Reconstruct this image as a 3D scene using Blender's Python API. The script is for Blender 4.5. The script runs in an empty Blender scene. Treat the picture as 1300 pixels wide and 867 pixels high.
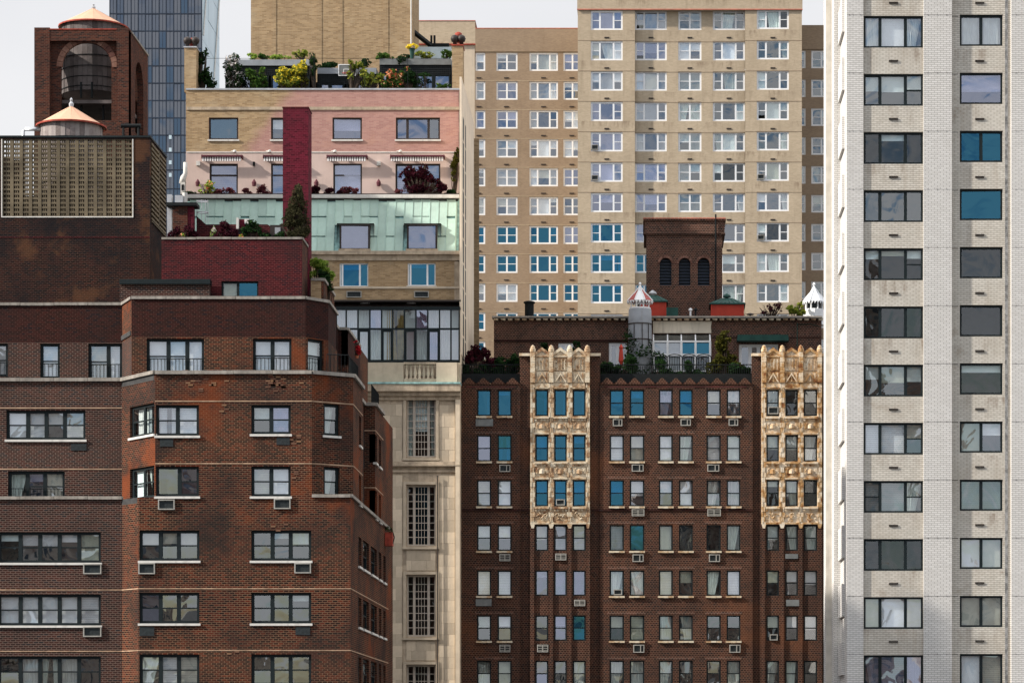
import bpy, math, random
from mathutils import Vector, noise as mnoise
random.seed(7)
R = random.Random(11)
SC = bpy.context.scene
COL = SC.collection
PI = math.pi

# ---------------------------------------------------------------- camera, sky, sun
F = 3700.0            # focal length in picture units of 1/1300 of the frame width
U0, V0 = 815.0, 950.0 # vanishing point of the level lines running away from the camera
CZ = 40.0             # eye height above the street
cam = bpy.data.cameras.new('camera')
cam.sensor_width = 36.0
cam.lens = F / 1300.0 * 36.0
cam.shift_x = (650 - U0) / 1300.0
cam.shift_y = (V0 - 433.5) / 1300.0
cam.clip_start = 1.0
cam.clip_end = 20000.0
camo = bpy.data.objects.new('camera', cam)
camo.location = (0, 0, CZ)
camo.rotation_euler = (PI / 2, 0, 0)
COL.objects.link(camo)
SC.camera = camo

SUN_TO = Vector((-0.86, -0.25, 0.54)).normalized()
SUN_EL = math.asin(SUN_TO.z)
SUN_AZ = math.atan2(SUN_TO.x, SUN_TO.y)
sl = bpy.data.lights.new('sun', 'SUN')
sl.energy = 5.0
sl.angle = math.radians(1.5)
sl.color = (1.0, 0.93, 0.84)
so = bpy.data.objects.new('sun', sl)
so.rotation_euler = (-SUN_TO).to_track_quat('-Z', 'Y').to_euler()
so.location = (0, 0, 300)
COL.objects.link(so)

world = bpy.data.worlds.new('World')
SC.world = world
world.use_nodes = True
wn = world.node_tree
wn.nodes.clear()
def wnode(t, **k):
    n = wn.nodes.new(t)
    for a, b in k.items(): setattr(n, a, b)
    return n
w_out = wnode('ShaderNodeOutputWorld')
w_bg = wnode('ShaderNodeBackground')
w_bg.inputs['Strength'].default_value = 0.1
w_sky = wnode('ShaderNodeTexSky', sky_type='NISHITA')
w_sky.sun_disc = False
w_sky.sun_elevation = SUN_EL
w_sky.sun_rotation = SUN_AZ
w_sky.air_density = 1.0
w_sky.dust_density = 0.6
w_tc = wnode('ShaderNodeTexCoord')
w_sep = wnode('ShaderNodeSeparateXYZ')
wn.links.new(w_tc.outputs['Generated'], w_sep.inputs[0])
w_map = wnode('ShaderNodeMapping')
w_map.inputs['Scale'].default_value = (1, 1, 2.2)
wn.links.new(w_tc.outputs['Generated'], w_map.inputs[0])
w_no = wnode('ShaderNodeTexNoise')
w_no.inputs['Scale'].default_value = 7.5
w_no.inputs['Detail'].default_value = 7
w_no.inputs['Roughness'].default_value = 0.55
wn.links.new(w_map.outputs[0], w_no.inputs['Vector'])
# the cloud deck is closed ahead (+Y) and broken behind the viewer
w_y = wnode('ShaderNodeMapRange')
w_y.inputs['From Min'].default_value = -0.6; w_y.inputs['From Max'].default_value = 0.7
w_y.inputs['To Min'].default_value = 0.05; w_y.inputs['To Max'].default_value = 0.5
wn.links.new(w_sep.outputs['Y'], w_y.inputs['Value'])
w_add = wnode('ShaderNodeMath', operation='ADD')
wn.links.new(w_no.outputs['Fac'], w_add.inputs[0]); wn.links.new(w_y.outputs[0], w_add.inputs[1])
w_cr = wnode('ShaderNodeMapRange', interpolation_type='SMOOTHSTEP')
w_cr.inputs['From Min'].default_value = 0.44; w_cr.inputs['From Max'].default_value = 0.60
wn.links.new(w_add.outputs[0], w_cr.inputs['Value'])
w_n2 = wnode('ShaderNodeTexNoise')
w_n2.inputs['Scale'].default_value = 9.0; w_n2.inputs['Detail'].default_value = 5
wn.links.new(w_map.outputs[0], w_n2.inputs['Vector'])
w_cc = wnode('ShaderNodeMix', data_type='RGBA')
w_cc.inputs[6].default_value = (5.8, 5.9, 6.2, 1)
w_cc.inputs[7].default_value = (6.9, 6.9, 7.0, 1)
wn.links.new(w_n2.outputs['Fac'], w_cc.inputs[0])
w_mx = wnode('ShaderNodeMix', data_type='RGBA')
wn.links.new(w_cr.outputs[0], w_mx.inputs[0])
wn.links.new(w_sky.outputs[0], w_mx.inputs[6])
# an overcast deck is about twice as bright overhead as at the horizon
w_z = wnode('ShaderNodeMapRange')
w_z.inputs['From Min'].default_value = 0.25; w_z.inputs['From Max'].default_value = 1.0
w_z.inputs['To Min'].default_value = 1.0; w_z.inputs['To Max'].default_value = 2.4
wn.links.new(w_sep.outputs['Z'], w_z.inputs['Value'])
w_sc = wnode('ShaderNodeVectorMath', operation='SCALE')
wn.links.new(w_cc.outputs[2], w_sc.inputs[0]); wn.links.new(w_z.outputs[0], w_sc.inputs['Scale'])
wn.links.new(w_sc.outputs[0], w_mx.inputs[7])
wn.links.new(w_mx.outputs[2], w_bg.inputs['Color'])
wn.links.new(w_bg.outputs[0], w_out.inputs[0])

SC.view_settings.view_transform = 'Standard'
SC.view_settings.look = 'None'
SC.view_settings.exposure = 0.42
SC.view_settings.gamma = 1.0
try:
    SC.cycles.max_bounces = 6; SC.cycles.diffuse_bounces = 3; SC.cycles.glossy_bounces = 3
    SC.cycles.transparent_max_bounces = 8
except Exception: pass

def PX(u, Y): return (u - U0) / F * Y
def PZ(v, Y): return CZ + (V0 - v) / F * Y

# ---------------------------------------------------------------- materials
class NT:
    def __init__(s, name):
        s.m = bpy.data.materials.new(name); s.m.use_nodes = True
        s.t = s.m.node_tree; s.t.nodes.clear()
        s.out = s.t.nodes.new('ShaderNodeOutputMaterial')
    def n(s, t, ins=None, **k):
        x = s.t.nodes.new(t)
        for a, b in k.items(): setattr(x, a, b)
        if ins:
            for a, b in ins.items():
                if hasattr(b, 'links') and hasattr(b, 'is_output'): s.t.links.new(b, x.inputs[a])
                else:
                    if isinstance(b, tuple) and len(b) == 3 and x.inputs[a].type == 'RGBA': b = (*b, 1)
                    x.inputs[a].default_value = b
        return x
    def mix(s, f, a, b, blend='MIX'):
        x = s.n('ShaderNodeMix', data_type='RGBA', blend_type=blend)
        for i, v in ((0, f), (6, a), (7, b)):
            if hasattr(v, 'is_output'): s.t.links.new(v, x.inputs[i])
            else: x.inputs[i].default_value = (*v, 1) if isinstance(v, tuple) else v
        return x.outputs[2]
    def ramp(s, v, a, b, c=0.0, d=1.0, smooth=True):
        x = s.n('ShaderNodeMapRange', {'Value': v, 'From Min': a, 'From Max': b, 'To Min': c, 'To Max': d})
        if smooth: x.interpolation_type = 'SMOOTHSTEP'
        return x.outputs[0]
    def math(s, op, a, b):
        return s.n('ShaderNodeMath', {0: a, 1: b}, operation=op).outputs[0]
    def noise(s, vec, scale, detail=4, rough=.5, dist=0):
        return s.n('ShaderNodeTexNoise', {'Vector': vec, 'Scale': scale, 'Detail': detail, 'Roughness': rough, 'Distortion': dist}).outputs['Fac']
    def scalev(s, vec, sc):
        return s.n('ShaderNodeMapping', {'Vector': vec, 'Scale': sc}).outputs[0]
    def uv(s): return s.n('ShaderNodeUVMap').outputs[0]
    def princ(s, **k):
        p = s.n('ShaderNodeBsdfPrincipled', {a.replace('_', ' '): b for a, b in k.items()})
        s.t.links.new(p.outputs[0], s.out.inputs[0]); return p
    def bump(s, h, strength, dist=.02):
        return s.n('ShaderNodeBump', {'Height': h, 'Strength': strength, 'Distance': dist}).outputs[0]

def brick_mat(name, c1, c2, mortar, bw=.21, bh=.09, ms=.012, dark=None, dark_at=.86, stain=.35, stain_c=(.02, .018, .018), patch=None, island=0.0, bump=.5, streak=.3, drip=None):
    k = NT(name); uv = k.uv()
    b = k.n('ShaderNodeTexBrick', {'Vector': uv, 'Color1': c1, 'Color2': c2, 'Mortar': mortar, 'Scale': 1.0, 'Mortar Size': ms,
            'Mortar Smooth': .3, 'Bias': 0.0, 'Brick Width': bw, 'Row Height': bh})
    col = b.outputs['Color']
    if dark:
        b2 = k.n('ShaderNodeTexBrick', {'Vector': k.n('ShaderNodeMapping', {'Vector': uv, 'Location': (bw * 17, bh * 34, 0)}).outputs[0], 'Color1': (0, 0, 0), 'Color2': (1, 1, 1), 'Mortar': (0, 0, 0), 'Scale': 1.0,
                'Mortar Size': ms, 'Mortar Smooth': .3, 'Brick Width': bw, 'Row Height': bh})
        cl = k.noise(uv, .9, 3)
        f = k.math('ADD', b2.outputs['Color'], k.math('MULTIPLY', k.math('SUBTRACT', cl, .5), 1.3))
        f = k.ramp(f, dark_at - .03, dark_at + .03)
        col = k.mix(k.math('MULTIPLY', f, .85), col, dark)
    big = k.noise(k.scalev(uv, (.35, .35, 1)), 1.0, 5, .6)
    col = k.mix(k.ramp(big, .35, .75, 0, stain), col, stain_c)
    st = k.noise(k.scalev(uv, (1.4, .12, 1)), 1.6, 4, .6)
    col = k.mix(k.ramp(st, .5, .8, 0, streak), col, stain_c)
    if drip:   # run-off stains below every sill, different on each floor
        pitch, z0, span = drip
        z = k.n('ShaderNodeSeparateXYZ', {0: uv}).outputs['Y']; x = k.n('ShaderNodeSeparateXYZ', {0: uv}).outputs['X']
        t = k.math('FRACT', k.math('DIVIDE', k.math('SUBTRACT', z0 + pitch * 40, z), pitch), 0)
        fl = k.math('FLOOR', k.math('DIVIDE', k.math('SUBTRACT', z0 + pitch * 40, z), pitch), 0)
        wn_ = k.n('ShaderNodeCombineXYZ', {0: k.math('MULTIPLY', x, 1.0), 1: k.math('MULTIPLY', fl, 3.7), 2: k.math('MULTIPLY', z, .22)}).outputs[0]
        dn = k.noise(wn_, 2.6, 5, .7)
        room = k.noise(k.n('ShaderNodeCombineXYZ', {0: k.math('MULTIPLY', x, .35), 1: k.math('MULTIPLY', fl, 9.3), 2: 0.0}).outputs[0], 1.0, 1)
        f = k.math('MULTIPLY', k.ramp(t, span, 0, 0, 1), k.math('MULTIPLY', k.ramp(dn, .42, .72), k.ramp(room, .38, .62)))
        col = k.mix(k.math('MULTIPLY', f, .75), col, (.17, .115, .075))
    if patch:
        pn = k.noise(uv, patch[1], 4, .6)
        col = k.mix(k.ramp(pn, patch[2], patch[2] + .12, 0, patch[3]), col, patch[0])
    fine = k.noise(uv, 30, 2)
    col = k.mix(1.0, col, k.mix(fine, (.82, .82, .82), (1.15, 1.15, 1.15)), 'MULTIPLY')
    k.princ(Base_Color=col, Roughness=.92, Specular_IOR_Level=.07, Normal=k.bump(k.math('SUBTRACT', 1.0, b.outputs['Fac']), bump, .012))
    return k.m

def plain(name, c, rough=.6, var=.15, scale=3.0, metal=0.0, bump=0.0, streak=0.0, streak_c=(.05, .04, .035), obj=0.0, island=0.0, spec=.22):
    k = NT(name); tc = k.n('ShaderNodeTexCoord').outputs['Object']
    n = k.noise(tc, scale, 5, .6)
    a = tuple(x * (1 - var) for x in c); b = tuple(min(1, x * (1 + var)) for x in c)
    col = k.mix(k.ramp(n, .3, .7), a, b)
    if obj:
        r = k.n('ShaderNodeObjectInfo').outputs['Random']
        col = k.mix(1.0, col, k.mix(r, (1 - obj,) * 3, (1 + obj,) * 3), 'MULTIPLY')
    if island:
        r = k.n('ShaderNodeNewGeometry').outputs['Random Per Island']
        col = k.mix(1.0, col, k.mix(r, (1 - island,) * 3, (1 + island,) * 3), 'MULTIPLY')
    if streak:
        st = k.noise(k.scalev(tc, (3, 3, .4)), 1.5, 5, .65)
        col = k.mix(k.ramp(st, .48, .75, 0, streak), col, streak_c)
    args = dict(Base_Color=col, Roughness=rough, Metallic=metal)
    if bump: args['Normal'] = k.bump(k.noise(tc, scale * 6, 4), bump, .01)
    args['Specular_IOR_Level'] = spec
    k.princ(**args)
    return k.m

def tri(name, cols, rough=.8, island=.42, bumpk=0.0, scale=2.5, spec=.3, sub=0.0):
    """mottled material stepping through several colours, picked per piece and by noise"""
    k = NT(name); tc = k.n('ShaderNodeTexCoord').outputs['Object']
    n = k.noise(tc, scale, 5, .65)
    v = n
    if island:
        r = k.n('ShaderNodeNewGeometry').outputs['Random Per Island']
        ro = k.n('ShaderNodeObjectInfo').outputs['Random']
        rr = k.math('FRACT', k.math('ADD', r, ro), 0)
        v = k.math('ADD', k.math('MULTIPLY', n, .9), k.math('MULTIPLY', k.math('SUBTRACT', rr, .5), float(island)))
    cr = k.n('ShaderNodeValToRGB', {'Fac': v})
    el = cr.color_ramp.elements
    while len(el) < len(cols): el.new(.5)
    for i, c in enumerate(cols):
        el[i].position = .25 + .5 * i / (len(cols) - 1); el[i].color = (*c, 1)
    args = dict(Base_Color=cr.outputs[0], Roughness=rough, Specular_IOR_Level=spec)
    if bumpk: args['Normal'] = k.bump(k.noise(tc, scale * 5, 4), bumpk, .02)
    if sub: args['Subsurface_Weight'] = sub
    k.princ(**args)
    return k.m

def leafm(name, cols):
    k = NT(name)
    r = k.n('ShaderNodeNewGeometry').outputs['Random Per Island']
    tc = k.n('ShaderNodeTexCoord').outputs['Object']
    v = k.math('ADD', k.math('MULTIPLY', r, .6), k.math('MULTIPLY', k.noise(tc, 2.2, 2), .4))
    cr = k.n('ShaderNodeValToRGB', {'Fac': v}); el = cr.color_ramp.elements
    while len(el) < len(cols): el.new(.5)
    for i, c in enumerate(cols):
        el[i].position = .15 + .65 * i / (len(cols) - 1); el[i].color = (*c, 1)
    d = k.n('ShaderNodeBsdfDiffuse', {'Color': cr.outputs[0]})
    t = k.n('ShaderNodeBsdfTranslucent', {'Color': cr.outputs[0]})
    mx = k.n('ShaderNodeMixShader', {0: .3, 1: d.outputs[0], 2: t.outputs[0]})
    k.t.links.new(mx.outputs[0], k.out.inputs[0])
    return k.m

def glass(name, refl, tint, trans=(.8, .85, .85), wave=.15, wscale=1.6, rough=.0):
    k = NT(name); tc = k.n('ShaderNodeTexCoord').outputs['Object']
    oi = k.n('ShaderNodeObjectInfo')
    off = k.n('ShaderNodeNewGeometry').outputs['Position']
    h = k.noise(off, wscale, 1.5, .4, 1.6)
    nrm = k.bump(h, 1.0, wave)
    g = k.n('ShaderNodeBsdfGlossy', {'Color': tint, 'Roughness': rough, 'Normal': nrm})
    t = k.n('ShaderNodeBsdfTransparent', {'Color': trans})
    fr = k.n('ShaderNodeFresnel', {'IOR': 1.5}).outputs[0]
    f = k.math('MINIMUM', k.math('ADD', fr, refl), 1.0)
    f = k.math('MULTIPLY', f, k.math('SUBTRACT', 1.0, k.n('ShaderNodeNewGeometry').outputs['Backfacing']))
    mx = k.n('ShaderNodeMixShader', {0: f, 1: t.outputs[0], 2: g.outputs[0]})
    k.t.links.new(mx.outputs[0], k.out.inputs[0])
    return k.m

M = {}
M['lb'] = brick_mat('dark_red_brick', (.112, .022, .010), (.023, .008, .006), (.20, .12, .075), .23, .09, .013, dark=(.007, .005, .005), dark_at=.74, stain=.8, patch=((.21, .048, .014), .22, .54, .55))
M['lb_top'] = brick_mat('maroon_brick', (.042, .011, .009), (.016, .007, .006), (.080, .040, .032), .23, .09, .010, dark=(.008, .007, .010), dark_at=.92, stain=.4)
M['lb_left'] = brick_mat('greyish_brick', (.062, .018, .013), (.016, .009, .008), (.19, .135, .11), .23, .09, .013, dark=(.012, .014, .017), dark_at=.86, stain=.35)  # greyer brick with paler mortar
M['lv'] = brick_mat('soot_brick', (.046, .015, .011), (.011, .007, .006), (.078, .046, .036), .22, .085, .012, dark=(.008, .009, .011), dark_at=.80, stain=.9, stain_c=(.012, .012, .014), patch=((.13, .058, .028), .45, .54, .5))
M['rr'] = brick_mat('crimson_brick', (.085, .011, .014), (.035, .006, .008), (.15, .045, .045), .22, .085, .010, dark=(.02, .008, .012), dark_at=.82, stain=.6)
M['chim'] = brick_mat('wine_brick', (.15, .014, .030), (.085, .009, .018), (.17, .032, .048), .22, .085, .009, dark=(.05, .006, .012), dark_at=.8, stain=.6)  # dark brick, reddened by a window-glass reflection put into the colour
M['wb'] = brick_mat('water_tower_brick', (.115, .036, .022), (.040, .015, .012), (.11, .068, .052), .24, .09, .012, dark=(.02, .015, .015), dark_at=.86, stain=.3)
M['br'] = brick_mat('flemish_brown_brick', (.070, .025, .016), (.018, .009, .007), (.17, .10, .07), .17, .11, .014, dark=(.016, .011, .012), dark_at=.84, stain=.5, patch=((.20, .075, .032), .12, .56, .35))
M['ph'] = brick_mat('penthouse_brick', (.125, .05, .034), (.04, .02, .015), (.23, .155, .12), .17, .11, .014, dark=(.02, .014, .014), dark_at=.86, stain=.35)
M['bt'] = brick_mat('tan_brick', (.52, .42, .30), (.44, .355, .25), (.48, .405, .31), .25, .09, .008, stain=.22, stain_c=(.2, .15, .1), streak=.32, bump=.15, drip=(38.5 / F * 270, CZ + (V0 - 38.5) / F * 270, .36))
M['btw'] = brick_mat('brown_tan_brick', (.33, .25, .175), (.275, .205, .145), (.29, .23, .17), .25, .09, .008, stain=.22, stain_c=(.12, .08, .05), streak=.2, bump=.15)  # browner wing brick; shade lying on the wings is put into the colour
M['tan'] = brick_mat('golden_tan_brick', (.46, .32, .18), (.28, .185, .10), (.38, .30, .20), .30, .085, .010, stain=.3, stain_c=(.2, .14, .09), patch=((.5, .41, .28), .4, .55, .35), bump=.3)
M['pink'] = brick_mat('pink_reflection_brick', (.45, .25, .205), (.35, .18, .15), (.42, .27, .22), .30, .085, .010, stain=.25, stain_c=(.24, .11, .085), patch=((.5, .30, .20), .2, .52, .5), bump=.3)
M['white'] = brick_mat('white_glazed_brick', (.70, .685, .66), (.62, .605, .58), (.36, .345, .325), .30, .10, .014, stain=.08, stain_c=(.36, .32, .27), streak=.06, bump=.3)
M['whitey'] = brick_mat('stained_white_brick', (.67, .635, .57), (.57, .54, .48), (.31, .28, .235), .30, .10, .014, stain=.25, stain_c=(.30, .23, .16), streak=.3, patch=((.24, .165, .105), .55, .60, .35), drip=(2.888, CZ + (V0 - 61) / F * 145, .45), bump=.3)
def reflection_mix():
    # tan brick with a pink window-glass reflection painted in, soft slanted edge
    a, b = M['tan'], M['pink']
    k = NT('tan_brick_pink_reflection'); uv = k.uv()
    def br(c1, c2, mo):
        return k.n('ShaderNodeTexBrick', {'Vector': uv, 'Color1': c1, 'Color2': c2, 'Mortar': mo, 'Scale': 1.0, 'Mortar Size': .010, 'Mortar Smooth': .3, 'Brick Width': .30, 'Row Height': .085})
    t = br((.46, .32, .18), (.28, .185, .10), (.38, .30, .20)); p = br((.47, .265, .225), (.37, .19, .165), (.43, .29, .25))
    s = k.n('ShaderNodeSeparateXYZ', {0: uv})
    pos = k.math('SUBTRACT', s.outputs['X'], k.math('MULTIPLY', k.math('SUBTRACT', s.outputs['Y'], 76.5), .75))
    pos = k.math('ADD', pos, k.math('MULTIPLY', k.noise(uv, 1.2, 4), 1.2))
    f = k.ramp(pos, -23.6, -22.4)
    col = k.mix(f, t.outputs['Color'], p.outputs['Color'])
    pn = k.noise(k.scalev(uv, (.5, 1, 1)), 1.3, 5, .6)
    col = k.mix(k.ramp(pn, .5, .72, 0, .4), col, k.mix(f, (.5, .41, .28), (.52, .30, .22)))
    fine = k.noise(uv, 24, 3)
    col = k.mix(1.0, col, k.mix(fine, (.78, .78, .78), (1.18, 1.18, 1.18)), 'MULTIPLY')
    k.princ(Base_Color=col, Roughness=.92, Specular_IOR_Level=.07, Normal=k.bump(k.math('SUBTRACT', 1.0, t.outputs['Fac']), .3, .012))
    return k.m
M['tanpink'] = reflection_mix()
M['stucco'] = plain('pinkish_stucco', (.58, .45, .40), .9, .07, .7, bump=.1, streak=.12, streak_c=(.35, .26, .22))  # base colour includes the pink of the window-glass reflection
M['cream'] = plain('cream_stucco', (.6, .54, .44), .9, .1, .7, bump=.1, streak=.25)
M['lime'] = plain('limestone', (.55, .46, .345), .85, .10, 1.5, bump=.15, obj=.22, streak=.22, streak_c=(.25, .2, .15))
M['palew'] = plain('brightened_party_wall', (.74, .62, .48), .9, .08, .6, streak=.2, streak_c=(.4, .3, .2))  # extra pale: light on the sunless right-facing wall put into the colour
M['limed'] = plain('grimy_limestone', (.42, .34, .25), .85, .25, 2.2, bump=.2, streak=.5, streak_c=(.16, .12, .09))
M['stone'] = plain('coping_stone', (.27, .245, .215), .85, .2, 3, bump=.2, obj=.12, streak=.35)
M['sill'] = plain('pale_sill', (.62, .60, .56), .7, .08, 3, streak=.2)
M['copper'] = plain('verdigris_copper', (.40, .54, .47), .7, .10, 1.3, bump=.08, obj=.12, streak=.15, streak_c=(.2, .3, .27))
M['coppert'] = plain('verdigris_edge', (.25, .42, .40), .7, .3, 4)
M['terra'] = tri('glazed_terracotta', [(.17, .075, .035), (.42, .28, .16), (.57, .48, .35), (.62, .55, .43), (.66, .60, .50)], .45, .22, .4, 2.6)
M['terra2'] = tri('pale_terracotta', [(.20, .07, .02), (.46, .27, .11), (.66, .52, .36), (.72, .63, .50), (.74, .68, .58)], .45, .22, .4, 2.6)
M['black'] = plain('black_green_frame', (.006, .012, .014), .6, .2, 5)
M['dark'] = plain('dark_brown_frame', (.035, .027, .024), .5, .2, 5)
M['wframe'] = plain('white_frame', (.78, .79, .80), .5, .04, 5)
M['bframe'] = plain('beige_frame', (.45, .40, .34), .6, .08, 5)
M['roofd'] = plain('tar_roof', (.05, .05, .05), .9, .3, 2)
M['asph'] = plain('asphalt', (.06, .06, .062), .9, .25, .3)
M['inter'] = plain('room_interior', (.06, .06, .058), .9, .5, .7)
M['blind'] = plain('white_blind', (.88, .89, .89), .8, .04, 2, obj=.12)
M['blindc'] = plain('cream_blind', (.60, .58, .48), .8, .06, 2, obj=.15)
M['curtain'] = plain('curtain_cloth', (.74, .76, .72), .9, .1, 3, obj=.25)
M['shade'] = plain('grey_shade', (.32, .34, .36), .8, .1, 2, obj=.2)
M['acm'] = plain('air_conditioner_casing', (.34, .33, .30), .5, .12, 6, streak=.3)
M['acg'] = plain('dark_grille', (.022, .028, .03), .6, .3, 8)
M['metal'] = plain('galvanised_metal', (.46, .47, .49), .42, .12, 2, metal=.4, streak=.2)
M['greyp'] = plain('grey_painted_steel', (.27, .29, .32), .5, .12, 1.5, streak=.25, streak_c=(.16, .13, .11))
M['iron'] = plain('black_iron', (.006, .008, .009), .75, .2, 5)
M['redp'] = plain('red_painted_board', (.42, .045, .026), .6, .1, 1.2, streak=.12)
M['greenp'] = plain('dark_green_paint', (.015, .06, .05), .6, .25, 2)
M['tankroof'] = plain('peach_tank_roof', (.56, .33, .22), .8, .07, .9, island=.06)
M['rust'] = plain('red_oxide_rim', (.30, .05, .03), .7, .3, 4)
M['wood'] = tri('weathered_tank_wood', [(.16, .13, .12), (.25, .21, .20), (.34, .30, .28), (.28, .24, .23)], .85, .42, .3, 1.2)
M['woodd'] = tri('dark_tank_wood', [(.07, .058, .055), (.11, .092, .088), (.15, .13, .125), (.10, .085, .08)], .85, .42, .3, 1.2)
M['screen'] = plain('screen_block', (.135, .108, .07), .85, .3, 1.0, streak=.3)
M['redtrim'] = plain('salmon_parapet_edge', (.5, .17, .12), .7, .2, 2)
M['awn'] = plain('white_awning_cloth', (.72, .70, .69), .8, .06, 4, island=.0)
M['awnd'] = plain('dark_awning_rail', (.10, .025, .035), .6, .2, 4)
M['trunk'] = plain('bark', (.055, .04, .03), .9, .3, 8)
M['pot'] = plain('terracotta_pot', (.35, .12, .06), .8, .2, 4)
M['planter'] = plain('grey_planter', (.16, .17, .17), .8, .15, 3)
M['trellis'] = plain('dark_trellis', (.018, .022, .026), .7, .2, 5)
M['g_dark'] = leafm('dark_leaf', [(.008, .020, .010), (.018, .042, .016), (.035, .075, .022)])
M['g_mid'] = leafm('green_leaf', [(.015, .04, .012), (.05, .11, .025), (.13, .20, .04)])
M['g_yel'] = leafm('yellow_green_leaf', [(.05, .10, .02), (.20, .25, .04), (.40, .38, .07)])
M['g_lime'] = leafm('bright_leaf', [(.06, .13, .02), (.22, .33, .05), (.38, .48, .10)])
M['g_wine'] = leafm('wine_leaf', [(.016, .006, .010), (.040, .010, .016), (.085, .018, .028)])
M['g_con'] = leafm('conifer_needle', [(.018, .022, .013), (.05, .05, .025), (.085, .075, .04)])
M['g_olive'] = leafm('olive_leaf', [(.02, .026, .008), (.06, .062, .014), (.11, .10, .02)])
M['g_pinkf'] = leafm('rose_leaf', [(.07, .02, .03), (.14, .035, .05), (.25, .10, .08)])
M['fl_or'] = leafm('orange_petal', [(.55, .10, .05), (.75, .28, .12), (.8, .5, .35)])
M['fl_yel'] = leafm('yellow_petal', [(.7, .5, .03), (.8, .65, .05), (.85, .7, .1)])
M['fl_wh'] = leafm('white_petal', [(.5, .4, .45), (.7, .65, .6), (.75, .72, .7)])
M['fl_red'] = leafm('red_petal', [(.25, .01, .02), (.45, .02, .03), (.5, .04, .04)])
M['gc'] = glass('clear_window_glass', .07, (.9, .95, 1), (.92, .96, .96), .008, .8)
M['gs'] = glass('silvery_window_glass', .24, (.85, .90, .98), (.97, .99, 1.0), .007, .6)
M['gb'] = glass('sky_blue_glass', .42, (.08, .29, .44), (.32, .70, .92), .010, .5)  # blue of the mirrored sky put into the glass tint
M['gw'] = glass('wavy_window_glass', .22, (.86, .90, .92), (.88, .92, .92), .014, .6)
M['gl'] = glass('cloud_lilac_glass', .42, (.56, .60, .74), (.85, .87, .95), .012, .5)  # lavender of mirrored clouds put into the glass tint
M['gt'] = glass('navy_curtain_wall_glass', .60, (.27, .29, .33), (.1, .12, .15), .04, .05)
M['gtp'] = plain('pale_blue_cladding', (.50, .62, .68), .35, .08, .1)
M['gtf'] = plain('navy_mullion', (.022, .032, .052), .5, .2, .2)

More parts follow.
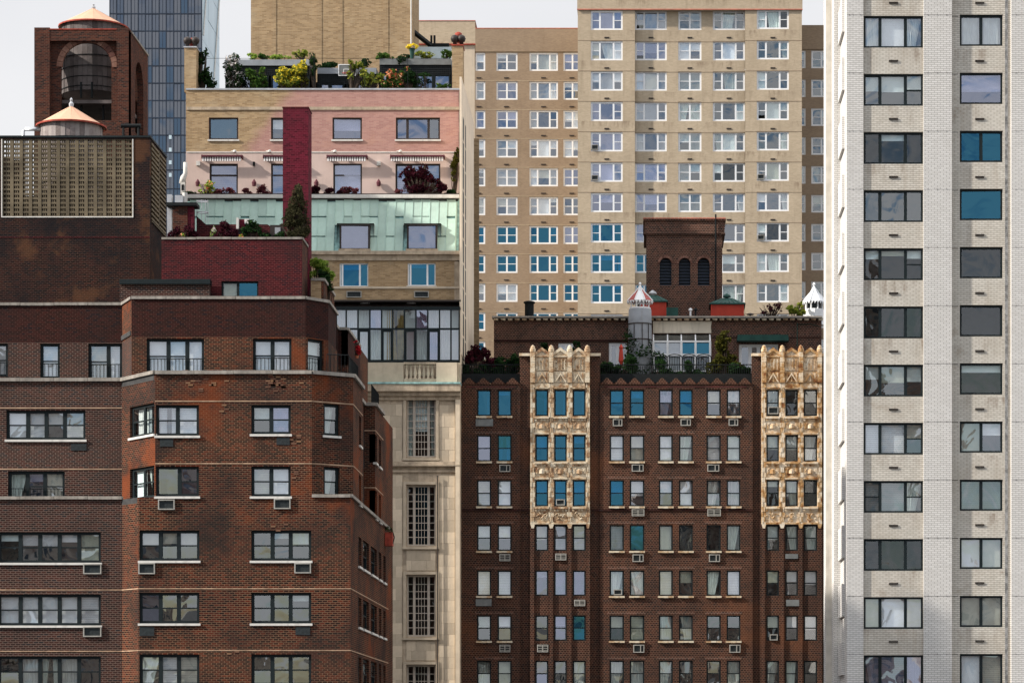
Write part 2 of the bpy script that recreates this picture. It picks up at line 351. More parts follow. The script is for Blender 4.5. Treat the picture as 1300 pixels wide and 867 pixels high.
# ---------------------------------------------------------------- mesh building
class MB:
    def __init__(s): s.v = []; s.f = []
    def quad(s, a, b, c, d):
        n = len(s.v); s.v += [a, b, c, d]; s.f.append((n, n + 1, n + 2, n + 3)); return s
    def box(s, x0, y0, z0, x1, y1, z1):
        n = len(s.v)
        s.v += [(x0, y0, z0), (x1, y0, z0), (x1, y1, z0), (x0, y1, z0), (x0, y0, z1), (x1, y0, z1), (x1, y1, z1), (x0, y1, z1)]
        for f in ((0, 3, 2, 1), (4, 5, 6, 7), (0, 1, 5, 4), (1, 2, 6, 5), (2, 3, 7, 6), (3, 0, 4, 7)):
            s.f.append(tuple(n + i for i in f))
        return s
    def prism(s, pts, z0, z1):
        """pts: plan polygon counter-clockwise; z1 may be a list of heights"""
        n = len(s.v); m = len(pts)
        for (x, y) in pts: s.v.append((x, y, z0))
        for i, (x, y) in enumerate(pts): s.v.append((x, y, z1[i] if isinstance(z1, (list, tuple)) else z1))
        for i in range(m):
            j = (i + 1) % m; s.f.append((n + i, n + j, n + m + j, n + m + i))
        s.f.append(tuple(n + m + i for i in range(m))); s.f.append(tuple(n + m - 1 - i for i in range(m)))
        return s
    def extr(s, pts, y0, y1):
        """outline in x,z (counter-clockwise seen from -Y) given thickness y0..y1"""
        n = len(s.v); m = len(pts)
        for (x, z) in pts: s.v.append((x, y0, z))
        for (x, z) in pts: s.v.append((x, y1, z))
        s.f.append(tuple(n + i for i in range(m))); s.f.append(tuple(n + m + m - 1 - i for i in range(m)))
        for i in range(m):
            j = (i + 1) % m; s.f.append((n + j, n + i, n + m + i, n + m + j))
        return s
    def lathe(s, prof, seg=16, cx=0, cy=0, cz=0, cap=True):
        n = len(s.v)
        for (r, z) in prof:
            for i in range(seg):
                a = 2 * PI * i / seg; s.v.append((cx + r * math.cos(a), cy + r * math.sin(a), cz + z))
        for k in range(len(prof) - 1):
            for i in range(seg):
                j = (i + 1) % seg
                s.f.append((n + k * seg + i, n + k * seg + j, n + (k + 1) * seg + j, n + (k + 1) * seg + i))
        if cap:
            s.f.append(tuple(n + seg - 1 - i for i in range(seg)))
            s.f.append(tuple(n + (len(prof) - 1) * seg + i for i in range(seg)))
        return s
    def tube(s, pts, r, seg=6):
        n = len(s.v); m = len(pts)
        for k, p in enumerate(pts):
            p = Vector(p)
            d = (Vector(pts[min(k + 1, m - 1)]) - Vector(pts[max(k - 1, 0)])).normalized()
            a = d.orthogonal().normalized() if abs(d.z) > .95 else d.cross(Vector((0, 0, 1))).normalized()
            b = d.cross(a)
            rr = r[k] if isinstance(r, (list, tuple)) else r
            for i in range(seg):
                t = 2 * PI * i / seg; q = p + a * math.cos(t) * rr + b * math.sin(t) * rr; s.v.append(tuple(q))
        for k in range(m - 1):
            for i in range(seg):
                j = (i + 1) % seg; s.f.append((n + k * seg + j, n + k * seg + i, n + (k + 1) * seg + i, n + (k + 1) * seg + j))
        s.f.append(tuple(n + i for i in range(seg))); s.f.append(tuple(n + (m - 1) * seg + seg - 1 - i for i in range(seg)))
        return s
    def shift(s, x, y, z):
        s.v = [(a + x, b + y, c + z) for a, b, c in s.v]; return s
    def mesh(s, name, mat, smooth=False, off=(0, 0, 0)):
        me = bpy.data.meshes.new(name)
        me.from_pydata([(a - off[0], b - off[1], c - off[2]) for a, b, c in s.v], [], s.f)
        uvl = me.uv_layers.new(name='UVMap')
        V = s.v; data = []
        for f in s.f:
            p = [Vector(V[i]) for i in f]
            nn = Vector((0, 0, 0))
            for i in range(len(p)): nn += (p[i] - p[0]).cross(p[(i + 1) % len(p)] - p[0])
            if nn.length < 1e-12: nn = Vector((0, -1, 0))
            nn.normalize()
            if abs(nn.z) > .7:
                for q in p: data += [q.x, q.y]
            else:
                t = Vector((-nn.y, nn.x)).normalized()
                if abs(nn.y) > abs(nn.x) * 1.01:
                    if t.x < 0: t = -t
                elif t.y < 0: t = -t
                for q in p: data += [q.x * t.x + q.y * t.y, q.z]
        uvl.data.foreach_set('uv', data)
        me.materials.append(M[mat] if isinstance(mat, str) else mat)
        if smooth: me.polygons.foreach_set('use_smooth', [True] * len(s.f))
        me.update()
        return me

def link(name, me, parent=None, loc=(0, 0, 0), rz=0.0, scale=None, **props):
    o = bpy.data.objects.new(name, me); COL.objects.link(o)
    o.location = loc
    if rz: o.rotation_euler = (0, 0, rz)
    if scale: o.scale = scale
    if parent is not None: o.parent = parent
    for a, b in props.items(): o[a] = b
    return o

class Thing:
    """top-level empty at the base; children are given in world coordinates"""
    def __init__(s, name, label, cat, loc, group=None):
        s.o = bpy.data.objects.new(name, None); COL.objects.link(s.o)
        s.o.empty_display_size = .5
        s.loc = tuple(loc); s.o.location = s.loc
        s.o['label'] = label; s.o['category'] = cat
        if group: s.o['group'] = group
    def part(s, name, mb, mat, smooth=False, **props):
        return link(name, mb.mesh(name, mat, smooth, s.loc), s.o, **props)
    def at(s, name, me, loc, rz=0.0, scale=None, **props):
        return link(name, me, s.o, (loc[0] - s.loc[0], loc[1] - s.loc[1], loc[2] - s.loc[2]), rz, scale, **props)

def solo(name, mb, mat, label, cat, loc=(0, 0, 0), smooth=False, group=None):
    o = link(name, mb.mesh(name, mat, smooth, loc), None, loc)
    o['label'] = label; o['category'] = cat
    if group: o['group'] = group
    return o

# a wall with real openings; p0 -> p1 runs left to right as seen from outside
def wall(p0, p1, z0, z1, ops=(), reveal=.28, mb=None, thick=0.0):
    mb = mb or MB()
    d = Vector((p1[0] - p0[0], p1[1] - p0[1])); L = d.length; d.normalize(); inn = Vector((-d.y, d.x))
    def P(s_, z, k=0.0): return (p0[0] + d.x * s_ + inn.x * k, p0[1] + d.y * s_ + inn.y * k, z)
    ops = [(max(0, a), min(L, b), max(z0, c), min(z1, e)) for a, b, c, e in ops]
    ops = [o for o in ops if o[1] - o[0] > .02 and o[3] - o[2] > .02]
    xs = sorted({0, L} | {round(o[i], 4) for o in ops for i in (0, 1)})
    zs = sorted({z0, z1} | {round(o[i], 4) for o in ops for i in (2, 3)})
    for j in range(len(zs) - 1):
        zm = (zs[j] + zs[j + 1]) / 2; run = None
        for i in range(len(xs) - 1):
            xm = (xs[i] + xs[i + 1]) / 2
            hole = any(o[0] < xm < o[1] and o[2] < zm < o[3] for o in ops)
            if not hole and run is None: run = xs[i]
            if (hole or i == len(xs) - 2) and run is not None:
                e = xs[i] if hole else xs[i + 1]
                if e > run: mb.quad(P(run, zs[j]), P(e, zs[j]), P(e, zs[j + 1]), P(run, zs[j + 1]))
                run = None
    for (a, b, c, e) in ops:
        r = reveal
        mb.quad(P(a, c), P(b, c), P(b, c, r), P(a, c, r))
        mb.quad(P(a, e, r), P(b, e, r), P(b, e), P(a, e))
        mb.quad(P(a, c, r), P(a, e, r), P(a, e), P(a, c))
        mb.quad(P(b, c), P(b, e), P(b, e, r), P(b, c, r))
    if thick:  # parapets and thin walls: a back skin and a top
        mb.quad(P(L, z0, thick), P(0, z0, thick), P(0, z1, thick), P(L, z1, thick))
        mb.quad(P(0, z1), P(L, z1), P(L, z1, thick), P(0, z1, thick))
        mb.quad(P(0, z0, thick), P(0, z0), P(0, z1), P(0, z1, thick))
        mb.quad(P(L, z0), P(L, z0, thick), P(L, z1, thick), P(L, z1))
    return mb

def angle(p0, p1): return math.atan2(p1[1] - p0[1], p1[0] - p0[0])

_c = {}
def cached(key, fn):
    if key not in _c: _c[key] = fn()
    return _c[key]
def unit(mat): return cached(('unit', mat), lambda: MB().box(-.5, -.5, 0, .5, .5, 1).mesh('unit_block', mat))
def pane_me(mat): return cached(('pane', mat), lambda: MB().box(-.5, -.006, 0, .5, .006, 1).mesh('pane', mat))
def blind_me(mat):
    def f():
        m = MB(); n = 14
        for i in range(n): m.box(-.5, -.5, i / n + .006, .5, .5 - .25 * (i % 2), (i + 1) / n)
        return m.mesh('blind', mat)
    return cached(('blind', mat), f)
def roll_me(mat): return cached(('roll', mat), lambda: MB().box(-.5, -.5, 0, .5, .5, 1).box(-.5, -1.5, 0, .5, -.5, .03).mesh('blind', mat))
def curtain_me(mat, seed):
    def f():
        m = MB(); rr = random.Random(seed); n = 15
        xs = [-.5 + i / n for i in range(n + 1)]
        top = [rr.uniform(-.5, .5) * (1 if i % 2 else -1) for i in range(n + 1)]
        pull = rr.choice([1, .8, .62])
        for i in range(n):
            a, b = xs[i], xs[i + 1]; a2 = -.5 + (a + .5) * pull; b2 = -.5 + (b + .5) * pull
            m.quad((a2, top[i], 0), (b2, top[i + 1], 0), (b, top[i + 1], 1), (a, top[i], 1))
        return m.mesh('curtain', mat, True)
    return cached(('curt', mat, seed), f)

def frame_me(w, h, cols, ft, fd, mid, mat, mt=None):
    mt = mt or ft * .8
    key = ('fr', round(w, 2), round(h, 2), tuple(cols), ft, fd, mid, mat, mt)
    def f():
        m = MB(); W = round(w, 2); H = round(h, 2)
        m.box(-W / 2, 0, 0, W / 2, fd, ft).box(-W / 2, 0, H - ft, W / 2, fd, H)
        m.box(-W / 2, 0, ft, -W / 2 + ft, fd, H - ft).box(W / 2 - ft, 0, ft, W / 2, fd, H - ft)
        tot = sum(c[0] for c in cols); x = -W / 2 + ft; iw = W - 2 * ft
        for i, c in enumerate(cols):
            x1 = x + iw * c[0] / tot
            if i < len(cols) - 1: m.box(x1 - mt / 2, .004, ft, x1 + mt / 2, fd - .004, H - ft)
            a = x + (mt / 2 if i else 0); b = x1 - (mt / 2 if i < len(cols) - 1 else 0)
            if c[1] == 'd': m.box(a, .01, H * mid - .03, b, fd - .01, H * mid + .03)
            if len(c) > 2 and c[2]:
                nx, ny = c[2]
                for q in range(1, nx): xx = a + (b - a) * q / nx; m.box(xx - .015, .02, ft, xx + .015, fd - .012, H - ft)
                for q in range(1, ny): zz = ft + (H - 2 * ft) * q / ny; m.box(a, .018, zz - .022, b, fd - .013, zz + .022)
            x = x1
        return m.mesh('window_frame', mat)
    return cached(key, f)

def interior_me(w, h):
    key = ('int', round(w, 1), round(h, 1))
    def f():
        m = MB(); W, H = w / 2 + .25, h; d = 1.6
        m.quad((-W, d, -.3), (W, d, -.3), (W, d, H + .2), (-W, d, H + .2))
        m.quad((-W, 0, -.3), (-W, d, -.3), (-W, d, H + .2), (-W, 0, H + .2))
        m.quad((W, d, -.3), (W, 0, -.3), (W, 0, H + .2), (W, d, H + .2))
        m.quad((-W, 0, -.3), (W, 0, -.3), (W, d, -.3), (-W, d, -.3))
        m.quad((-W, d, H + .2), (W, d, H + .2), (W, 0, H + .2), (-W, 0, H + .2))
        return m.mesh('room', 'inter')
    return cached(key, f)

D1 = ((1, 'd'),)
D2 = ((1, 'd'), (1, 'd'))
F1 = ((1, 'f'),)
P3 = ((.26, 'd'), (.48, 'f'), (.26, 'd'))

def window(T, p, ang, w, h, cols=D1, g='gc', fm='black', ft=.07, fd=.08, recess=.10, mid=.5, look='N', sill=None, ac=0, guard=False, mt=None, rnd=None, open_=0, name='window'):
    """p: bottom centre of the opening on the wall plane; local -y points outwards"""
    rnd = rnd or R
    ca, sa = math.cos(ang), math.sin(ang)
    mt = mt or ft * 1.5
    W = T.at(name, frame_me(w, h, cols, ft, fd, mid, fm, mt), (p[0] - sa * recess, p[1] + ca * recess, p[2]), ang)
    mt = mt or ft * 1.5
    tot = sum(c[0] for c in cols); x = -w / 2 + ft; iw = w - 2 * ft
    looks = look if isinstance(look, (list, tuple)) else [look] * len(cols)
    gl = g if isinstance(g, (list, tuple)) else [g] * len(cols)
    for i, c in enumerate(cols):
        x1 = x + iw * c[0] / tot
        a = x + (mt / 2 if i else 0); b = x1 - (mt / 2 if i < len(cols) - 1 else 0)
        zz = [(ft, h * mid - .03), (h * mid + .03, h - ft)] if c[1] == 'd' else [(ft, h - ft)]
        for k, (za, zb) in enumerate(zz):
            if open_ and k == 0 and i == 0 and c[1] == 'd': za = za + (zb - za) * open_
            q = link('pane', pane_me(gl[i]), W, ((a + b) / 2, fd * (.35 if k else .6), za), 0, (b - a + .01, 1, zb - za + .01))
            q.rotation_euler = (rnd.gauss(0, .016), 0, rnd.gauss(0, .020))
        L = looks[i]; xc = (a + b) / 2; ww = (b - a) + .02
        if L in 'BHQc':
            fr = {'B': 1.0, 'H': rnd.uniform(.4, .62), 'Q': rnd.uniform(.15, .3), 'c': 1.0}[L]
            mtl = 'blindc' if L == 'c' else ('blind' if rnd.random() < .8 else 'blindc')
            hh = (h - 2 * ft) * fr
            me = blind_me(mtl) if rnd.random() < .35 else roll_me(mtl)
            link('blind', me, W, (xc, fd + .10, h - ft - hh), 0, (ww, .02, hh))
        elif L == 'S':
            link('blind', blind_me('shade'), W, (xc, fd + .10, ft), 0, (ww, .02, h - 2 * ft))
        elif L == 'C':
            link('curtain', curtain_me('curtain', rnd.randint(0, 5)), W, (xc, fd + .14, ft), 0, (ww * rnd.choice([1, -1]), .10, h - 2 * ft))
        elif L == 'R':
            link('curtain', curtain_me('curtain', rnd.randint(0, 5)), W, (xc + ww * .36, fd + .14, ft), 0, (ww * .24, .10, h - 2 * ft))
        elif L == 'K':
            link('curtain', curtain_me('curtain', rnd.randint(0, 5)), W, (xc - ww * .3, fd + .14, ft), 0, (ww * .38, .10, h - 2 * ft))
            link('curtain', curtain_me('curtain', rnd.randint(0, 5)), W, (xc + ww * .3, fd + .14, ft), 0, (-ww * .38, .10, h - 2 * ft))
        x = x1
    link('room', interior_me(w, h), W, (0, fd + .3, 0))
    if sill:
        link('sill', cached(('sill', round(w, 2), sill), lambda: MB().box(-w / 2 - .06, -.08, -.10, w / 2 + .06, .10, 0).mesh('sill', sill)), W, (0, -recess, -.002))
    if guard:
        def gm():
            m = MB(); hh = h * .42
            m.box(-w / 2, -.03, hh, w / 2, 0, hh + .03)
            n = max(3, int(w / .16))
            for i in range(n + 1): xx = -w / 2 + w * i / n; m.box(xx - .01, -.025, 0, xx + .01, -.005, hh)
            return m.mesh('guard_rail', 'iron')
        link('guard_rail', cached(('guard', round(w, 2), round(h, 2)), gm), W, (0, -recess * .4, 0))
    return W

def ac_me(w, h, kind):
    def f():
        m = MB(); t = .05
        m.box(-w / 2, -.10, 0, w / 2, .05, t).box(-w / 2, -.10, h - t, w / 2, .05, h)
        m.box(-w / 2, -.10, t, -w / 2 + t, .05, h - t).box(w / 2 - t, -.10, t, w / 2, .05, h - t)
        if kind == 2: m.box(w * .12, -.095, t, w * .2, .0, h - t)
        if kind == 3:
            for i in range(1, 4): m.box(-w / 2 + t, -.09, h * i / 4 - .015, w / 2 - t, 0, h * i / 4 + .015)
            m.box(-.03, -.094, t, .03, 0, h - t)
        return m.mesh('air_conditioner', 'acm')
    return cached(('ac', round(w, 2), round(h, 2), kind), f)
def acg_me(w, h): return cached(('acg', round(w, 2), round(h, 2)), lambda: MB().box(-w / 2 + .04, -.03, .04, w / 2 - .04, .02, h - .04).mesh('grille', 'acg'))
def ac(T, p, ang, w, h, kind=1):
    if kind == 0: return T.at('air_conditioner', acg_me(w, h), p, ang)
    A = T.at('air_conditioner', ac_me(w, h, kind), p, ang)
    link('grille', acg_me(w, h), A)
    return A

def coping(T, pts, z, h=.13, out=.07, wid=.34, piece=1.6, mat='stone', name='coping_stone'):
    for (a, b) in zip(pts[:-1], pts[1:]):
        d = Vector((b[0] - a[0], b[1] - a[1])); L = d.length
        if L < .05: continue
        ang = math.atan2(d.y, d.x); n = max(1, round(L / piece)); q = L / n
        ca, sa = math.cos(ang), math.sin(ang)
        me = cached(('cop', round(q, 2), h, out, wid, mat), lambda: MB().box(-q / 2 + .008, -out, 0, q / 2 - .008, wid, h).mesh(name, mat))
        for i in range(n):
            s = (i + .5) * q
            T.at(name, me, (a[0] + ca * s, a[1] + sa * s, z + R.uniform(-.008, .008)), ang)

def leaves(blobs, n, size, rnd, mb=None, flat=0.0):
    """leaf quads scattered through ellipsoids (cx,cy,cz,rx,ry,rz)"""
    mb = mb or MB()
    vol = [b[3] * b[4] * b[5] for b in blobs]; tot = sum(vol)
    for b, vv in zip(blobs, vol):
        for _ in range(max(6, int(n * vv / tot))):
            while True:
                x, y, z = rnd.uniform(-1, 1), rnd.uniform(-1, 1), rnd.uniform(-1, 1)
                r2 = x * x + y * y + z * z
                if r2 < 1 and r2 > rnd.random() * .7: break
            c = Vector((b[0] + x * b[3], b[1] + y * b[4], b[2] + z * b[5]))
            if mnoise.noise(c * (.9 / max(.25, min(b[3], b[5])))) < -.08: continue
            s = size * rnd.uniform(.6, 1.35)
            t = Vector((rnd.gauss(0, 1), rnd.gauss(0, 1), rnd.gauss(0, .7))).normalized()
            w = t.cross(Vector((rnd.gauss(0, 1), rnd.gauss(0, 1), rnd.gauss(0, 1)))).normalized()
            mb.quad(tuple(c - t * s), tuple(c - w * s * .5), tuple(c + t * s), tuple(c + w * s * .5))
    return mb

def plant(name, label, cat, base, blobs, n, size, mats, stem=None, group=None, seed=1, pot=None):
    rnd = random.Random(seed)
    T = Thing(name, label, cat, base, group)
    mats = mats if isinstance(mats, (list, tuple)) else [mats]
    if 'cone' not in label and cat != 'tree' or 'maple' in label:
        nb = []
        for b in blobs:   # break every mass into uneven clumps
            if b[5] < .12: nb.append(b); continue
            for _ in range(6):
                s_ = rnd.uniform(.38, .66)
                nb.append((b[0] + b[3] * rnd.uniform(-.62, .62), b[1] + b[4] * rnd.uniform(-.5, .5), b[2] + b[5] * rnd.uniform(-.62, .62), b[3] * s_, b[4] * s_, b[5] * s_))
        blobs = nb
    core = list(blobs)
    for b in core:      # stray sprigs break the outline
        for _ in range(1 if len(core) > 6 else 3):
            a = rnd.uniform(0, 2 * PI); q = rnd.uniform(.85, 1.2)
            if b[5] > .15: blobs = blobs + [(b[0] + b[3] * q * math.cos(a), b[1], b[2] + b[5] * q * abs(math.sin(a)) , b[3] * .22, b[4] * .3, b[5] * rnd.uniform(.2, .34))]
    n = int(n * 1.15)
    for i, mname in enumerate(mats):
        T.part('crown' if i == 0 else 'flower_cluster', leaves(blobs if i == 0 else [(b[0], b[1] - b[4] * .25, b[2] + b[5] * .1, b[3] * .95, b[4], b[5] * .95) for b in blobs], n if i == 0 else int(n * .3), size * (1 if i == 0 else .9), rnd), mname)
    m = MB()
    bx, by, bz = base
    for b in blobs:
        mid = ((bx + b[0]) / 2 + rnd.uniform(-.1, .1), (by + b[1]) / 2, (bz + b[2]) / 2)
        r = stem or .035
        m.tube([(bx, by, bz), mid, (b[0], b[1], b[2] + b[5] * .4)], [r, r * .7, r * .3], 5)
    T.part('trunk' if (stem and stem > .05) else 'stem', m, 'trunk')
    if pot:
        T.part('pot', MB().lathe([(pot * .7, -.02), (pot, pot * 1.1), (pot * .9, pot * 1.1)], 12, bx, by, bz), 'pot')
    return T

def facade(T, name, p0, p1, z0, z1, wins, mat, reveal=.28, thick=0.0, **kw):
    dx, dy = p1[0] - p0[0], p1[1] - p0[1]; L = math.hypot(dx, dy); dx /= L; dy /= L; ang = math.atan2(dy, dx)
    def S(u):
        k = (u - U0) / F
        return (k * p0[1] - p0[0]) / (dx - k * dy)
    ops = []; todo = []
    for w in wins:
        u0, u1, v0, v1 = w[:4]; o = dict(kw)
        if len(w) > 4: o.update(w[4])
        a, b = S(u0), S(u1); sm = (a + b) / 2; Ym = p0[1] + dy * sm
        z = o.pop('z', None)
        if z is None: z = (PZ(v1, Ym), PZ(v0, Ym))
        acs = o.pop('ac', None)
        vis = (min(L, b), max(0, a))
        ops.append((a, b, z[0], z[1]))
        todo.append((a, b, z, o, acs, Ym))
    T.part(name, wall(p0, p1, z0, z1, ops, reveal, thick=thick), mat)
    for a, b, z, o, acs, Ym in todo:
        a2, b2 = max(0, a), min(L, b)
        m = (a2 + b2) / 2
        if o.pop('nowin', False): continue
        window(T, (p0[0] + dx * m, p0[1] + dy * m, z[0]), ang, b2 - a2, z[1] - z[0], **o)
        if acs:
            au0, au1, av0, av1, kind = acs
            s0, s1 = S(au0), S(au1)
            za, zb = PZ(av1, Ym), PZ(av0, Ym)
            ac(T, (p0[0] + dx * (s0 + s1) / 2, p0[1] + dy * (s0 + s1) / 2, za), ang, s1 - s0, zb - za, kind)

def fbox(mb, Y, u0, u1, v0, v1, front, back, vY=None):
    """box whose front face spans picture columns u0..u1, rows v0..v1 at distance Y"""
    return mb.box(PX(u0, Y), Y - front, PZ(v1, Y), PX(u1, Y), Y + back, PZ(v0, Y))

# ---------------------------------------------------------------- the ground
g = MB().quad((-6000, -6000, 0), (6000, -6000, 0), (6000, 6000, 0), (-6000, 6000, 0))
o = link('ground', g.mesh('ground', 'asph')); o['kind'] = 'structure'

# ================================================================ stepped red brick apartment building, lower left
def left_building():
    T = Thing('apartment_building', 'dark red brick apartment building with stepped terraces and black framed windows, lower left', 'building', (-22, 140, 0))
    XS = -13.0
    zA1 = PZ(380, 131.8); zB1 = PZ(475, 130.0); zC1 = CZ + 11.2
    # ---- plan outlines, left to right
    A = [(PX(-60, 133.65), 133.65), (PX(155, 133.65), 133.65), (PX(167, 131.8), 131.8), (PX(388, 131.8), 131.8), (-14.3, 132.9), (-14.3, 136.7), (-14.75, 136.7), (-14.75, 141.5), (-14.3, 141.5), (-14.3, 147.8)]
    B = [(PX(-60, 132.6), 132.6), (PX(155, 132.6), 132.6), (PX(197, 130), 130.0), (PX(396, 130), 130.0), (XS, 131.2), (XS, 135.6), (-13.55, 135.6), (-13.55, 142.0), (XS, 142.0), (XS, 146.3)]
    Cc = [(PX(-60, 131.1), 131.1), (PX(155, 131.1), 131.1), (PX(176, 130), 130.0), (XS, 130.0), (XS, 149.2)]
    def close(pl, z0, z1, mat, nm):
        xl = pl[0][0]; back = 152.0
        m = wall(pl[-1], (pl[-1][0], back), z0, z1); wall((pl[-1][0], back), (xl, back), z0, z1, mb=m); wall((xl, back), pl[0], z0, z1, mb=m)
        T.part(nm, m, mat)
    bw = dict(ft=.12, fm='black', recess=.12, fd=.09)
    # level C: lower storeys
    rows = [(673, 711.5), (752, 791), (830.5, 869.5), (909, 948)]
    rb = R
    looksL = {0: ['Q', 'H', 'H', 'Q', 'c'], 1: ['B'] * 5, 2: ['N', 'C', 'K', 'C', 'N'], 3: 'N'}
    glL = {0: ['gc', 'gs', 'gs', 'gs', 'gw'], 1: ['gs'] * 5, 2: ['gw', 'gs', 'gw', 'gs', 'gs'], 3: ['gs'] * 5}
    w1 = []; w2 = []
    for i, (a, b) in enumerate(rows):
        w1.append((-3, 128, a + 2.2, b + 2.6, dict(cols=(D1 * 5), look=looksL[i] if i < 3 else 'N', g=glL[i], sill='sill', ac=(106, 129, b + 4, b + 17, 1) if i in (0, 1) else None, **bw)))
        lk = [['H', 'H', 'H'], ['N', 'N', 'N'], ['C', 'B', 'c'], ['N', 'H', 'N']][i]
        gg = [['gs', 'gs', 'gs'], ['gl', 'gw', 'gw'], ['gw', 'gs', 'gs'], ['gs'] * 3][i]
        w2.append((177, 253, a, b, dict(cols=D1 * 3, look=lk, g=gg, sill='sill', ac=(176, 197, b + 3, b + 17, 0 if i in (1, 3) else 1), **bw)))
        lk = [['N', 'Q', 'H'], ['N', 'N', 'Q'], ['N', 'N', 'N'], ['N', 'N', 'N']][i]
        w2.append((319, 395, a, b, dict(cols=D1 * 3, look=lk, g=['gw', 'gw', 'gw'], sill='sill', ac=(374, 395, b + 3, b + 16, 0 if i == 1 else 1) if i < 3 else None, open_=0, **bw)))
    facade(T, 'front_wall', Cc[0], Cc[1], 0, zC1, w1, 'lb_left')
    facade(T, 'front_wall', Cc[1], Cc[2], 0, zC1, [], 'lb')
    facade(T, 'front_wall', Cc[2], Cc[3], 0, zC1, w2, 'lb')
    ws = []
    for i, (a, b) in enumerate(rows):
        z = (PZ(b, 130), PZ(a, 130))
        for (ua, ub, n) in ((455, 459, 1), (461, 468.5, 1), (471, 478.5, 1), (481, 484.2, 1), (486.6, 489.6, 1)):
            ws.append((ua, ub, 0, 0, dict(z=z, cols=D1, look=rb.choice('NNQH'), g='gc', sill='sill', **bw)))
    facade(T, 'side_wall', Cc[3], Cc[4], 0, zC1, ws, 'lb')
    close(Cc, 0, zC1, 'lb', 'rear_wall')
    T.part('terrace_deck', MB().prism([(a - .08, b + .08) for a, b in Cc] + [(XS - .08, 151.9), (Cc[0][0] - .08, 151.9)], zC1 - .25, zC1), 'roofd')
    # level B
    bt = [(514, 553), (592, 630)]
    wl = [(8, 108.5, 521, 558, dict(cols=D1 * 4, look=['B', 'B', 'H', 'B'], g=['gs'] * 4, sill='sill', ac=(89, 111, 562, 573, 0), **bw)),
          (10, 82, 598, 636.5, dict(cols=((.32, 'f'), (.34, 'd'), (.34, 'd')), look=['C', 'Q', 'B'], g=['gc', 'gl', 'gs'], guard=True, **bw))]
    wc = [(165, 196, 514, 553.5, dict(cols=D2, look=['C', 'S'], g=['gs', 'gc'], sill='sill', **bw)),
          (165, 196, 593, 633, dict(cols=D2, look=['B', 'C'], g=['gc', 'gc'], **bw))]
    wf = [(197.8, 252.5, 514, 553, dict(cols=D2, look=['B', 'B'], g=['gs', 'gs'], sill='sill', ac=(202, 221, 556, 568, 0), **bw)),
          (197.8, 252.5, 592, 630, dict(cols=((.55, 'f'), (.45, 'd')), look=['N', 'N'], g=['gw', 'gl'], sill='sill', ac=(201, 222, 634, 647, 1), **bw)),
          (319, 369, 514, 551, dict(cols=D2, look=['H', 'B'], g=['gw', 'gl'], sill='sill', ac=(350, 369, 554, 566, 0), **bw)),
          (319, 369, 592, 630, dict(cols=D2, look=['B', 'B'], g=['gs', 'gs'], sill='sill', ac=(348, 369, 633, 646, 1), **bw))]
    wr = [(411, 431, 513, 553, dict(cols=D1, look='C', g='gw', sill='sill', **bw)), (411, 431, 593, 630, dict(cols=D1, look='C', g='gw', **bw))]
    facade(T, 'front_wall', B[0], B[1], zC1, zB1, wl, 'lb_left')
    facade(T, 'chamfer_wall', B[1], B[2], zC1, zB1, wc, 'lb')
    facade(T, 'front_wall', B[2], B[3], zC1, zB1, wf, 'lb')
    facade(T, 'chamfer_wall', B[3], B[4], zC1, zB1, wr, 'lb')
    sz = [(PZ(b, 130), PZ(a, 130)) for a, b in bt]
    facade(T, 'side_wall', B[4], B[5], zC1, zB1, [(455.8, 458.6, 0, 0, dict(z=z, look='N', sill='sill', **bw)) for z in sz], 'lb')
    facade(T, 'notch_wall', B[5], B[6], zC1, zB1, [], 'lb')
    facade(T, 'notch_wall', B[6], B[7], zC1, zB1, [], 'lb')
    facade(T, 'return_wall', B[7], B[8], zC1, zB1, [], 'lb')
    facade(T, 'side_wall', B[8], B[9], zC1, zB1, [(u, u2, 0, 0, dict(z=z, look='N', sill='sill', **bw)) for z in sz for (u, u2) in ((475, 478.6), (481, 483.8))], 'lb')
    close(B, zC1, zB1, 'lb', 'rear_wall')
    T.part('terrace_deck', MB().prism([(a - .08, b + .08) for a, b in B] + [(XS - .08, 151.9), (B[0][0] - .08, 151.9)], zB1 - .25, zB1), 'roofd')
    # level A: set-back top storey with tall plain parapet
    zm = PZ(428, 131.8)
    wa = [(-20, 10, 436, 478, dict(cols=D2, look='B', g='gs', guard=True, **bw)), (51, 76, 436, 480.5, dict(cols=D1, look='B', g=['gs'], guard=True, **bw)),
          (112, 155, 436, 482, dict(cols=((.6, 'd'), (.4, 'f')), look=['B', 'B'], g=['gs', 'gs'], guard=True, **bw))]
    wb_ = [(186, 259, 430, 474, dict(cols=((.36, 'd'), (.36, 'd'), (.28, 'f')), look='B', g=['gs'] * 3, guard=True, **bw)),
           (321, 370, 430, 472.5, dict(cols=D2, look='B', g=['gs'] * 2, guard=True, **bw))]
    wd = [(391, 411, 431, 473, dict(cols=D1, look='B', g='gw', guard=True, **bw))]
    mats = ['lb_left', 'lb_left', 'lb', 'lb', 'lb', 'lb', 'lb', 'lb', 'lb']
    wins = [wa, [], wb_, wd, [], [], [], [], []]
    for i in range(9):
        nm = ['front_wall', 'chamfer_wall', 'front_wall', 'chamfer_wall', 'side_wall', 'notch_wall', 'notch_wall', 'return_wall', 'side_wall'][i]
        facade(T, nm, A[i], A[i + 1], zB1, zm, wins[i], mats[i])
        facade(T, 'parapet', A[i], A[i + 1], zm, zA1, [], 'lb_top' if i not in (1,) else 'lb', thick=.3)  # left chamfer takes the lighter brick: sunlight put into its colour
    close(A, zB1, zA1, 'lb', 'rear_wall')
    T.part('roof', MB().prism([(a - .08, b + .08) for a, b in A] + [(-14.38, 151.9), (A[0][0] - .08, 151.9)], zm + .1, zm + .3), 'roofd')
